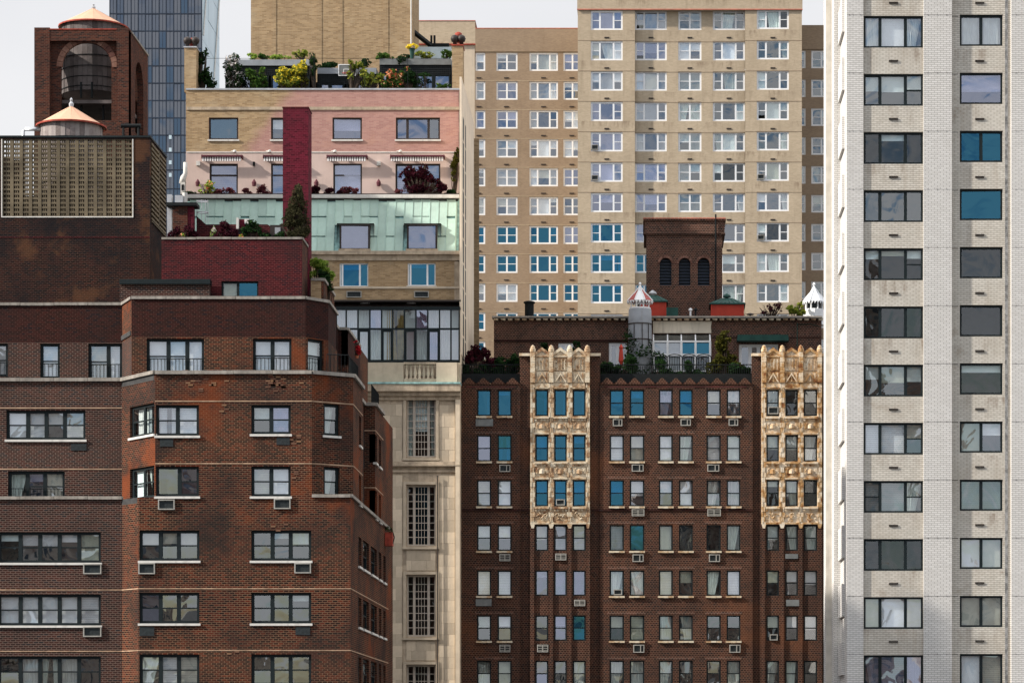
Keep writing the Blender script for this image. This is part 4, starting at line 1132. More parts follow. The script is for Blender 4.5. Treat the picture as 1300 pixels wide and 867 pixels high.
    wt = [(431, 467.5, 334, 364, dict(cols=((.06, 'f'), (.66, 'f'), (.28, 'f')), look=['N', 'Q', 'N'], g='gb gb gb'.split(), fm='wframe', ft=.07, sill='sill', ac=None)),
          (517.5, 553, 334, 363, dict(cols=((.06, 'f'), (.66, 'f'), (.28, 'f')), look=['N', 'Q', 'N'], g='gb gb gb'.split(), fm='wframe', ft=.07, sill='sill'))]
    facade(T, 'front_wall', (xl, Yn), (xs, Yn), PZ(460, Yn), zn1, wt, 'tan', reveal=.25)
    T.part('corner_strip', fbox(MB(), Yn, 577, 583.5, 332, 384, .04, .3), 'limed')
    for a, b in ((440, 459), (526, 544.5)):
        ac(T, (PX((a + b) / 2, Yn), Yn, PZ(378, Yn)), 0, (b - a) / F * Yn, 8.2 / F * Yn, 1)
    T.part('string_course', fbox(MB(), Yn, 424, 583, 364, 366.8, .09, .05), 'lime')
    T.part('stone_band', fbox(fbox(MB(), Yn, 395, 583.8, 324, 331, .1, .3), Yn, 395, 584.2, 319.5, 324, .28, .5), 'limed')
    T.part('roof_lead', MB().box(xl, Yc, zt_ - .1, xr, Yn + .5, zt_), 'dark')
    # --- copper mansard of standing-seam sheets, each its own panel
    Yk0, Yk1 = 172.3, 173.6; zk0, zk1 = PZ(319.5, Yk0), PZ(252.5, Yk1)
    def KY(v): t = (319.5 - v) / 67.0; return Yk0 + (Yk1 - Yk0) * t
    def KZ(v): return zk0 + (zk1 - zk0) * (319.5 - v) / 67.0
    T.part('mansard_backing', MB().quad((xl, Yk0 + .06, zk0), (xs + .1, Yk0 + .06, zk0), (xs + .1, Yk1 + .06, zk1), (xl, Yk1 + .06, zk1)), 'coppert')
    holes = [(432, 468.5, 286.5, 317.5), (517.5, 554, 286.5, 317.5)]
    u = 240; j = 0
    sl_ = (Yk1 - Yk0) / (zk1 - zk0)
    while u < 579:
        w = 10.9; cuts = [252.5] + ([[275, 300], [], [275], [300], [], [275, 300]][(j * 5 + 2) % 6]) + [319.5]
        ua, ub = u, min(u + w, 580)
        for va, vb in zip(cuts[:-1], cuts[1:]):
            segs = [(va, vb)]
            for (ha, hb_, hc, hd) in holes:
                if ub > ha + 1 and ua < hb_ - 1:
                    segs = [(va, min(vb, hc))] if va < hc else []
            uaa, ubb = ua, ub
            for a, b in segs:
                if b - a < 2: continue
                W2 = (ubb - uaa) / F * 173; H2 = KZ(a) - KZ(b)
                me = cached(('kp', round(W2, 2), round(H2, 2)), lambda: MB().extr([(-W2 / 2 + .008, .008), (W2 / 2 - .008, .008), (W2 / 2 - .008, H2 - .008), (-W2 / 2 + .008, H2 - .008)], -.02, .03).box(-W2 / 2 - .01, -.055, 0, -W2 / 2 + .02, 0, H2).mesh('copper_panel', 'copper'))
                q = T.at('copper_panel', me, (PX((uaa + ubb) / 2, 173), KY(b) - .02, KZ(b))); q.rotation_euler = (-math.atan(sl_), 0, 0)
        u += w; j += 1
    for (a, b, c, d) in holes:   # dormers with drawn grey shades
        Yd = Yk0 - .1
        window(T, (PX((a + b) / 2, Yd), Yd, PZ(d - 1, Yd)), 0, (b - a) / F * Yd, (d - c) / F * Yd, F1, 'gl', 'dark', .06, .08, 0, look='S')
        T.part('dormer_sill', fbox(MB(), Yd, a - 2, b + 2, d - 1, d + 1.6, .15, .3), 'limed')
        m = MB(); fbox(m, Yd, a - 1, b + 1, c - 2, c - .3, .06, 1.0); fbox(m, Yd, a - 1, a, c - .3, d - 1, .02, 1.0); fbox(m, Yd, b, b + 1, c - .3, d - 1, .02, 1.0); T.part('dormer_cheek', m, 'dark')
    # gutter
    Yg = Yk1
    T.part('gutter', fbox(MB(), Yg, 238, 583, 248, 252.4, .25, .5), 'sill')
    T.part('terrace_floor', MB().box(xl, Yg, PZ(252, Yg) - .3, xs, 176.3, PZ(252, Yg)), 'roofd')
    T.part('planting_trough', fbox(MB(), Yg, 240, 583, 245.6, 248.4, -.05, .6), 'dark')
    # --- stucco storey and brick storey above it
    Yp = 176.0; xrr = PX(583.5, Yp); zp0 = PZ(256, Yp); zp1 = PZ(192.5, Yp); zp2 = PZ(114.5, Yp)
    dk = dict(fm='dark', ft=.10, fd=.08, recess=.10)
    ws = [(266, 302, 208, 249, dict(cols=F1, g='gl', look='S', **dk)), (344, 372, 208, 249, dict(cols=F1, g='gl', look='S', **dk)),
          (423, 459.5, 208, 249, dict(cols=F1, g='gl', look='B', **dk)), (502, 559, 208, 249, dict(cols=((1, 'f'), (1, 'f'), (1, 'f')), g='gl', look='B', **dk))]
    facade(T, 'stucco_wall', (xl, Yp), (xrr, Yp), zp0, zp1, ws, 'stucco')
    m = MB()
    for (a, b) in ((266, 302), (344, 372), (423, 459.5)): fbox(m, Yp, a + 1, b - 1, 221.5, 223.5, -.11, .17)
    T.part('transom', m, 'dark')
    wb_ = [(265, 302.5, 149.5, 177.5, dict(cols=F1, g='gs', look='N', sill='sill', **dk)), (344, 372, 149.5, 177.5, dict(cols=F1, g='gs', look='H', sill='sill', **dk)),
           (422, 459.5, 149.5, 177.5, dict(cols=F1, g='gl', look='H', sill='sill', **dk)), (502.5, 558.5, 149.5, 177.5, dict(cols=((.24, 'f'), (.52, 'f'), (.24, 'f')), g=['gl', 'gl', 'gs'], look='N', sill='sill', **dk))]
    # tan brick, pink reflection painted over all but the left end
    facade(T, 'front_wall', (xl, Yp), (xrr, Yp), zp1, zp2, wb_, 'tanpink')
    T.part('coping', fbox(MB(), Yp, 236, 583.8, 112.6, 114.6, .06, .4), 'metal')
    T.part('string_course', fbox(MB(), Yp, 237, 583.5, 136, 140, .06, .1), 'limed')
    T.part('string_course', fbox(MB(), Yp, 237, 583.5, 193, 194.2, .03, .1), 'sill')
    T.part('side_wall', wall((xrr, Yp), (xrr, 182), PZ(324, Yn), zp2), 'bt')  # lighter brick puts the missing side light into the colour
    m = MB()
    for k in range(16): fbox(m, Yp, 582.6 + (k % 2) * .6, 586, 118 + k * 12.6, 130 + k * 12.6, .1, .5)
    T.part('quoin', m, tri('dark_quoin', [(.07, .045, .035), (.13, .09, .07), (.17, .12, .09)], .85))
    # ---- body behind
    m = wall((xr, 176.6), (xr, 190), 0, PZ(447, Y0)); wall((xr, 190), (xl, 190), 0, zp2, mb=m); wall((xl, 190), (xl, Y0), 0, PZ(460, Y0), mb=m); wall((xl, 190), (xl, Yn), PZ(460, Y0), zk0, mb=m); wall((xl, 190), (xl, Yp), zk0, zp2, mb=m)
    T.part('outer_wall', m, 'tan')
    T.part('roof', MB().box(xl + .1, Yp + .1, zp2 - .4, xrr - .1, 189.9, zp2 - .15), 'roofd')
    T.part('ledge_floor', MB().box(xl, Y0 + .02, PZ(487, Y0), xr, Yn, PZ(486.6, Y0)), 'roofd')
    # right side wall, colour lightened in place of side light, with slit windows
    xe = xr; zs1 = PZ(120, 177)
    sws = []
    for k in range(11):
        zt = PZ(150 + 31 * k, 172.5); sws.append((0, 0, 0, 0, zt))
    ops = [(1.2, 2.1, z[4] - 1.3, z[4]) for z in sws] + [(3.4, 4.1, z[4] - 1.3, z[4]) for z in sws]
    xq = PX(586, 171)
    T.part('party_wall', MB().box(xq - .12, 171.0, PZ(447, Y0), xq, 183.5, PZ(122, 176)), 'palew')
    for a, b, c, d in ops: T.part('slit_window', MB().box(xq - .02, 171 + a, c, xq + .012, 171 + b, d), 'acg')
    # awnings
    for k, (a, b) in enumerate(((257, 309), (335, 372), (415.5, 467), (496, 565))):
        Y = Yp
        m = MB(); n = int((b - a) / 3.1)
        st = []
        for i in range(n):
            ua = a + 1 + (b - a - 2) * i / n; ub = a + 1 + (b - a - 2) * (i + .62) / n
            m.quad((PX(ua, Y), Y - .45, PZ(206.5, Y)), (PX(ub, Y), Y - .45, PZ(206.5, Y)), (PX(ub, Y), Y - .42, PZ(201, Y)), (PX(ua, Y), Y - .42, PZ(201, Y)))
            m.quad((PX(ub, Y), Y - .44, PZ(206.2, Y)), (PX(ua, Y), Y - .44, PZ(206.2, Y)), (PX(ua, Y), Y - .41, PZ(201, Y)), (PX(ub, Y), Y - .41, PZ(201, Y)))
        r = MB(); fbox(r, Y, a, b, 199, 201.2, .5, -.30); fbox(r, Y, a, a + 1.5, 198.6, 203, .46, .0); fbox(r, Y, b - 1.5, b, 198.6, 203, .46, .0); fbox(r, Y, a + 2, b - 2, 201.3, 206, .34, -.3)
        A = Thing('awning', ['striped white awning over the leftmost terrace window of the pink storey', 'short striped awning partly hidden by the tall wine red chimney', 'striped white awning over the window just right of the wine red chimney', 'widest striped awning over the dark wine red tree'][k], 'awning', (PX((a + b) / 2, Y), Y, PZ(203, Y)), 'striped awnings on the pink storey')
        A.part('valance', m, 'awn'); A.part('housing', r, 'awnd')
    # lamps and boxes on the stucco
    for u in (252, 481): T.part('wall_box', fbox(MB(), Yp, u - 2.4, u + 2.4, 205.5, 211, .2, 0), 'sill')
    for u in (299, 343, 426, 509): T.part('floodlight', MB().lathe([(.03, 0), (.12, .05), (.10, .16), (.02, .2)], 8, PX(u, Yp), Yp - .35, PZ(196, Yp)).tube([(PX(u, Yp), Yp - .35, PZ(194, Yp)), (PX(u, Yp) - .25, Yp, PZ(192, Yp))], .02, 4), 'sill')
    for u in (251.5, 323, 402, 481): T.part('wall_lamp', MB().lathe([(.02, .3), (.14, .1), (.11, -.12), (.02, -.14)], 8, PX(u, Yp), Yp - .16, PZ(234.5, Yp)), 'awnd')
    T.part('wall_lamp', fbox(MB(), Yp, 321.5, 323.8, 206, 211, .15, 0), 'iron')
    # chimneys at the two roof corners
    for (a, b, va, vb, lab) in ((234, 249, 61, 114, 'tan brick chimney with round pots at the left corner of the roof garden'), (574, 587.5, 58.5, 114, 'tan brick chimney with dark pots at the right corner of the roof garden')):
        Y = 176.4; K = Thing('chimney', lab, 'chimney', (PX((a + b) / 2, Y), Y + .5, PZ(vb, Y)))
        K.part('shaft', MB().box(PX(a, Y), Y, PZ(vb + 3, Y), PX(b, Y), Y + 1.3, PZ(va, Y)), 'tan')
        K.part('cap', fbox(MB(), Y, a - .8, b + .8, va - 1.6, va, .06, 1.36), 'metal' if a < 300 else 'rust')
        for k in range(3):
            x = PX(a + 3 + (b - a - 5) * k / 2, Y); z = PZ(va - 1.6, Y)
            P_ = K.part('chimney_pot', MB().lathe([(.13, 0), (.12, .22), (.20, .24), (.26, .42), (.20, .58), (.05, .66)], 12, x, Y + .3 + .3 * (k % 2), z - .0 + (.25 if (a > 300 and k == 1) else 0)), 'rust' if k == 1 else 'dark', True)
    return T
mansion()

# ================================================================ tan brick roof tower and rear slab
def tan_tower():
    Y = 184.0; x0, x1 = PX(318.5, Y), PX(523.5, Y); z0 = PZ(114, 176) - .2
    zt = PZ(-50, Y)
    T = Thing('brick_roof_tower', 'windowless tan brick tower block rising behind the roof garden', 'building', ((x0 + x1) / 2, Y + 2, z0))
    T.part('wall', MB().box(x0, Y, z0, x1, Y + 5.5, zt), 'tan')
    for (a, b) in ((344.5, 350.5), (401.5, 408.5), (428.5, 435), (486.5, 493)):
        T.part('pilaster', fbox(MB(), Y, a, b, -50, 100, .025, .1), 'tan')
    T.part('downpipe', MB().tube([(PX(522, Y), Y - .1, z0), (PX(522, Y), Y - .1, zt)], .045, 6), 'sill')
tan_tower()
def rear_slab():
    Y = 205.0
    T = Thing('rear_apartment_slab', 'plain pale tan wall of an apartment slab behind the roof garden chimney', 'building', (PX(560, Y), Y + 3, 0))
    p = [(PX(500, Y), Y), (PX(603.4, Y), Y), (PX(603.4, 212), 212), (PX(500, 212), 212)]
    T.part('upper_wall', MB().prism(p, PZ(57, Y), PZ(27, Y)), 'bt')
    p2 = [(PX(500, Y), Y + .06), (PX(602.6, Y), Y + .06), (PX(602.6, 212), 212), (PX(500, 212), 212)]
    T.part('lower_wall', MB().prism(p2, 0, PZ(57, Y)), plain('pale_side_wall', (.56, .47, .36), .9, .08, .5, streak=.15))
    T.part('parapet_edge', fbox(MB(), Y, 500, 603.6, 26.2, 27, .03, 2), 'redtrim'); T.part('ledge', fbox(MB(), Y, 500, 603.6, 56, 57.4, .08, .1), 'rust')
    # stair-like black brace and pipes on the roof in front of it
    B = Thing('roof_brace', 'black sloping steel brace and twin pipes at the right foot of the tan tower', 'steelwork', (PX(536, 186), 186, PZ(114, 176) - .2))
    z0 = PZ(114, 176) - .2
    B.part('sloping_beam', MB().tube([(PX(524, 186), 186, PZ(40, 186)), (PX(548, 186), 186, PZ(59, 186))], .16, 4), 'iron')
    for u in (547.5, 551.5): B.part('pipe', MB().tube([(PX(u, 186), 186.1, z0), (PX(u, 186), 186.1, PZ(45, 186))], .07, 8), 'iron')
    B.part('beam', fbox(MB(), 186, 543, 570, 55.5, 59, .05, .3), 'iron')
    B.part('screen_panel', fbox(MB(), 185.5, 526, 573, 60, 78, .02, .05), plain('frosted_panel', (.52, .60, .62), .3, .08, 2))
    B.part('base_frame', fbox(MB(), 185.6, 526, 573, 78, 84, .0, .3), 'iron')
    B.part('post', MB().box(PX(530, 185.7), 185.65, z0, PX(531, 185.7), 185.75, PZ(78, 185.6)).box(PX(568, 185.7), 185.65, z0, PX(569, 185.7), 185.75, PZ(78, 185.6)), 'iron')
rear_slab()

# ================================================================ big beige apartment tower
def beige_tower():
    Yt, Yw = 270.0, 283.0
    T = Thing('beige_apartment_tower', 'broad beige brick apartment tower with rows of white framed windows in the background', 'building', (PX(870, Yt), Yt + 12, 0))
    zt = PZ(-60, Yt); rr = random.Random(21)
    cols = [(750, 790.5, 3), (806.3, 846.5, 3), (861, 890.5, 2), (905, 945.8, 3), (960.8, 1001.5, 3)]
    fr = dict(fm='wframe', ft=.16, fd=.12, recess=.08, mt=.16)
    X0, X1 = PX(733.5, Yt), PX(1018, Yt)
    bounds = [733.5, 806, 945.9, 1018]
    tw = [[], [], []]
    for i in range(12):
        v0, v1 = 14 + 38.5 * i, 38.5 + 38.5 * i
        for ci, (a, b, n) in enumerate(cols):
            vv = -1.2 if ci == 4 else 0
            if ci < 2: gk = 'gb' if (i >= 7 and rr.random() < .9) else rr.choice(['gl', 'gl', 'gs', 'gs'])
            elif ci == 2: gk = rr.choice(['gs', 'gw', 'gw'])
            else: gk = rr.choice(['gw', 'gw', 'gw', 'gc', 'gs'])
            lk = []
            for q in range(n):
                r = rr.random()
                if gk == 'gb': lk.append('Q' if r < .25 else 'K' if r < .45 else 'H' if r < .6 else 'N')
                elif ci < 3: lk.append('B' if r < .16 else 'H' if r < .4 else 'S' if r < .72 else 'C' if r < .85 else 'N')
                else: lk.append('B' if r < .15 else 'H' if r < .25 else 'C' if r < .45 else 'N')
            gg = [gk] * n
            c = P3 if n == 3 else D2
            seg = 0 if ci == 0 else 2 if ci == 4 else 1
            if rr.random() < .08:
                ya = Yt + (.5 if seg == 1 else 0); me = ac_me(.62, .45, 1)
                A = T.at('air_conditioner', me, (PX(a + 5.2, ya), ya - .02, PZ(v1 + vv - 2, ya))); link('grille', acg_me(.62, .45), A)
            tw[seg].append((a, b, v0 + vv, v1 + vv, dict(cols=c, g=gg, look=lk, open_=.45 if rr.random() < .06 else 0, **fr)))
    # the middle of the front stands back a little from both ends
    rec = .5
    yA = [Yt, Yt + rec, Yt]
    for k in range(3):
        p0 = (PX(bounds[k], Yt), yA[k]); p1 = (PX(bounds[k + 1], Yt), yA[k])
        facade(T, 'front_wall', p0, p1, 0, PZ(13, Yt), tw[k], 'bt', reveal=.2)
    T.part('recess_side', wall((PX(806, Yt), Yt), (PX(806, Yt), Yt + rec), 0, PZ(13, Yt)), 'bt')
    T.part('parapet_wall', MB().box(X0 - .05, Yt - .12, PZ(13, Yt), X1 + .05, Yt + 14, zt), 'bt')
    T.part('parapet_edge', MB().box(X0 - .07, Yt - .16, PZ(13.4, Yt), X1 + .07, Yt - .121, PZ(12.2, Yt)), 'redtrim')
    m = wall((X1, Yt), (X1, 300), 0, PZ(13, Yt)); wall((X1, 300), (X0, 300), 0, PZ(13, Yt), mb=m); wall((X0, 300), (X0, Yt), 0, PZ(13, Yt), mb=m)
    T.part('outer_wall', m, 'bt')
    # floor lines and small ventilation slots
    fl = MB(); vt = MB()
    for i in range(12):
        for k in range(3): fl.box(PX(bounds[k], Yt) + .01, yA[k] - .015, PZ(52.2 + 38.5 * i, Yt), PX(bounds[k + 1], Yt) - .01, yA[k] + .01, PZ(51.5 + 38.5 * i, Yt))
        for ci, (a, b, n) in enumerate(cols):
            y = Yt + (rec if 0 < ci < 4 else 0); c_ = (a + b) / 2
            vt.box(PX(c_ - 3, y), y - .05, PZ(49 + 38.5 * i, y), PX(c_ + 3, y), y + .05, PZ(47.4 + 38.5 * i, y))
    T.part('floor_line', fl, 'btw', kind='stuff'); T.part('ventilation_slot', vt, 'dark', kind='stuff')
    # wings
    wl = []; vt = MB(); fl = MB()
    for i in range(12):
        v0 = 67.2 + 36.6 * i; v1 = v0 + 23.2
        for (a, b, n) in ((603.6, 616, 1), (630, 657, 2), (672, 708.3, 3), (715, 740, 2)):
            gk = 'gb' if (i >= 6 and rr.random() < .85) else rr.choice(['gl', 'gs', 'gs'])
            lk = ['N' if gk == 'gb' and rr.random() < .7 else rr.choice('BHHSSNQ') for _ in range(n)]
            wl.append((a, b, v0, v1, dict(cols=[D1, D2, P3][n - 1], g=[gk] * n, look=lk, **fr)))
        for c_ in (608, 643, 690, 726):
            vt.box(PX(c_ - 3, Yw), Yw - .05, PZ(v1 + 9.6, Yw), PX(c_ + 3, Yw), Yw + .05, PZ(v1 + 8.2, Yw))
        fl.box(PX(600, Yw), Yw - .015, PZ(v0 - .4, Yw), PX(737, Yw), Yw + .01, PZ(v0 - 1, Yw))
    xa, xb = PX(590, Yw), PX(733.5, Yt) + .1
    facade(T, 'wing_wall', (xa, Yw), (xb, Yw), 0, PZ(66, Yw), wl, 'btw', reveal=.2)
    T.part('wing_parapet', MB().box(xa, Yw - .08, PZ(66, Yw), xb, Yw + 12, PZ(37, Yw)), 'btw')
    T.part('parapet_edge', MB().box(xa, Yw - .1, PZ(37, Yw), xb, Yw + 1, PZ(36, Yw)), 'redtrim')
    wr = []
    for i in range(12):
        v0 = 64.5 + 36.6 * i; v1 = v0 + 22.5
        for (a, b, n) in ((1013, 1023, 1), (1030, 1056, 2)):
            wr.append((a, b, v0, v1, dict(cols=[D1, D2][n - 1], g=['gw'] * n, look=[rr.choice('NNHC') for _ in range(n)], **fr)))
    xc, xd = X1 - .1, PX(1085, Yw)
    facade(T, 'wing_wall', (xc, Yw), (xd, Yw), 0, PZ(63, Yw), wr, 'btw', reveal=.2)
    T.part('wing_parapet', MB().box(xc, Yw - .08, PZ(63, Yw), xd, Yw + 12, PZ(32.5, Yw)), 'btw')
    T.part('floor_line', fl, 'bt', kind='stuff'); T.part('ventilation_slot', vt, 'dark', kind='stuff')
    m = wall((xd, Yw), (xd, 295), 0, PZ(63, Yw)); wall((xa, 295), (xa, Yw), 0, PZ(66, Yw), mb=m); wall((xd, 295), (xc, 295), 0, PZ(63, Yw), mb=m); wall((xb, 295), (xa, 295), 0, PZ(66, Yw), mb=m)
    T.part('outer_wall', m, 'btw')
beige_tower()

# ================================================================ white glazed brick tower, right
def white_tower():
    Y = 145.0; zt = PZ(-240, Y)
    T = Thing('white_brick_tower', 'white glazed brick apartment tower with dark framed windows along the right edge', 'building', (PX(1190, Y), 152, 0))
    rr = random.Random(9); rec = .30
    fr = dict(ft=.10, fd=.10, recess=.10, fm='black')
    uu = [1075, 1096, 1172.5, 1208.5, 1284, 1360]
    yy = [Y, Y + .12, Y, Y + rec, Y]
    X = [PX(u, Y) for u in uu]
    LK = ['CBC', 'HHH', 'NQN', 'NNN', 'QQQ', 'NNN', 'HHH', 'BBH', 'SSC', 'NNN', 'cBc', 'CSC', 'BBB']
    LK2 = ['CC', 'H', 'NN', 'N', 'N', 'N', 'V', 'cH', 'SS', 'BB', 'cc', 'BB', 'BB']
    G1 = ['gs', 'gw', 'gc', 'gw', 'gc', 'gc', 'gw', 'gs', 'gw', 'gc', 'gs', 'gl', 'gs']
    G2 = ['gs', 'gl', 'gb', 'gb', 'gc', 'gc', 'gc', 'gs', 'gw', 'gs', 'gs', 'gs', 'gs']
    w1 = []; w2 = []
    for i in range(13):
        v0 = 20.5 + 73.7 * i; v1 = v0 + 40.5
        typ = 'd' if i == 8 else 'f'
        w1.append((1096.6, 1172, v0, v1, dict(cols=((.26, typ if i in (1, 4, 6, 8) else 'f'), (.46, 'f'), (.28, 'd' if i in (1, 4, 7, 8) else 'f')), g=[G1[i]] * 3, look=list(LK[i]) if LK[i] != 'NNN' else 'N', **fr)))
        two = len(LK2[i]) == 2
        lk = list(LK2[i]) if LK2[i] != 'V' else ['Q']
        w2.append((1218.5, 1273, v0 - 1.6, v1 - 2.4, dict(cols=((1, 'f'), (1, 'f')) if two else F1, g=[G2[i]] * (2 if two else 1), look=lk, **fr)))
    facade(T, 'front_wall', (X[0], yy[0]), (X[1], yy[0]), 0, zt, [], 'white')
    facade(T, 'window_bay_wall', (X[1], yy[1]), (X[2], yy[1]), 0, zt, w1, 'whitey', reveal=.3)
    facade(T, 'pier_wall', (X[2], yy[2]), (X[3], yy[2]), 0, zt, [], 'white')
    facade(T, 'window_bay_wall', (X[3], yy[3]), (X[4], yy[3]), 0, zt, w2, 'whitey', reveal=.3)
    w3 = [(1318, 1372, 20.5 + 73.7 * i, 61 + 73.7 * i, dict(cols=F1, g='gw', look='C', **fr)) for i in range(13)]
    facade(T, 'pier_wall', (X[4], yy[4]), (PX(1310, Y), yy[4]), 0, zt, [], 'white')
    facade(T, 'window_bay_wall', (PX(1310, Y), Y + .12), (PX(1380, Y), Y + .12), 0, zt, w3, 'whitey')
    m = MB()
    for (x, y0, y1, flip) in ((X[1], Y, Y + .12, 0), (X[2], Y, Y + .12, 1), (X[3], Y, Y + rec, 0), (X[4], Y, Y + rec, 1)):
        if flip: m.quad((x, y1, 0), (x, y0, 0), (x, y0, zt), (x, y1, zt))
        else: m.quad((x, y0, 0), (x, y1, 0), (x, y1, zt), (x, y0, zt))
    T.part('pier_return', m, 'white')
    # stepped left side
    x1 = X[0]; x2 = PX(1059, 149.7); x3 = x2; 
    T.part('side_wall', wall((x1, 149.7), (x1, Y), 0, zt), 'white')
    T.part('set_back_wall', wall((x2, 149.7), (x1, 149.7), 0, zt), 'white')
    T.part('side_wall', wall((x2, 151.6), (x2, 149.7), 0, zt), 'white')
    x4 = PX(1048.5, 151.6)
    T.part('set_back_wall', wall((x4, 151.6), (x2, 151.6), 0, zt), plain('cream_brick_strip', (.58, .54, .47), .85, .1, 2, streak=.2))
    T.part('side_wall', wall((x4, 153.4), (x4, 151.6), 0, zt), 'white')
    m = wall((PX(1380, Y), Y), (PX(1380, Y), 165), 0, zt); wall((PX(1380, Y), 165), (x4 + 1.5, 165), 0, zt, mb=m); wall((x4 + 1.5, 165), (x4 + 1.5, 153.4), 0, zt, mb=m); wall((x4 + 1.5, 153.4), (x4, 153.4), 0, zt, mb=m)
    T.part('outer_wall', m, 'white')
    # floor lines, ties, and bathroom vents
    fl = MB(); vt = MB(); dots = MB(); st = MB()
    for i in range(-1, 13):
        v = 93.3 + 73.7 * i; z = PZ(v, Y)
        for k in (0, 2, 4): fl.box(X[k] + .01, Y - .003, z, X[k + 1] - .01, Y + .02, z + .014)
        fl.box(X[3] + .02, Y + rec - .004, z, PX(1217, Y), Y + rec + .02, z + .03)
        for u in (1078, 1083, 1092, 1178, 1190, 1202, 1290): dots.box(PX(u, Y) - .012, Y - .015, z - .01, PX(u, Y) + .012, Y, z + .03)
        T.at('exhaust_slot', cached('exs', lambda: MB().box(-.22, -.05, 0, .22, .02, .03).box(-.22, -.05, .06, .22, .02, .09).box(-.22, -.04, .03, -.19, .02, .06).box(.19, -.04, .03, .22, .02, .06).mesh('exhaust_slot', 'dark')), (PX(1134.5, Y), Y + .12, PZ(v - 15, Y)))
        T.at('exhaust_slot', cached('exs', None), (PX(1244.5, Y), Y + rec, PZ(v - 16, Y)))
    T.part('expansion_joint', fl, 'dark'); T.part('wall_tie', dots, 'dark', kind='stuff')
    # recessed balcony slots cut in the left side show as small steps
    sp = MB()
    for i in range(-1, 13):
        za = PZ(46 + 73.7 * i, 147.5); zb_ = PZ(5 + 73.7 * i, 147.5)
        sp.box(x1 - .13, 146.6, za, x1 + .002, 149.6, zb_)
    T.part('side_balcony_panel', sp, 'white')
    T.part('groove_shadow', MB().box(X[4] - .28, Y + rec - .03, 0, X[4] - .14, Y + rec + .01, zt), plain('shadow_grey', (.22, .22, .22), .9, .5, 5))  # grey strip painting the shadow of the groove beside the pier
white_tower()

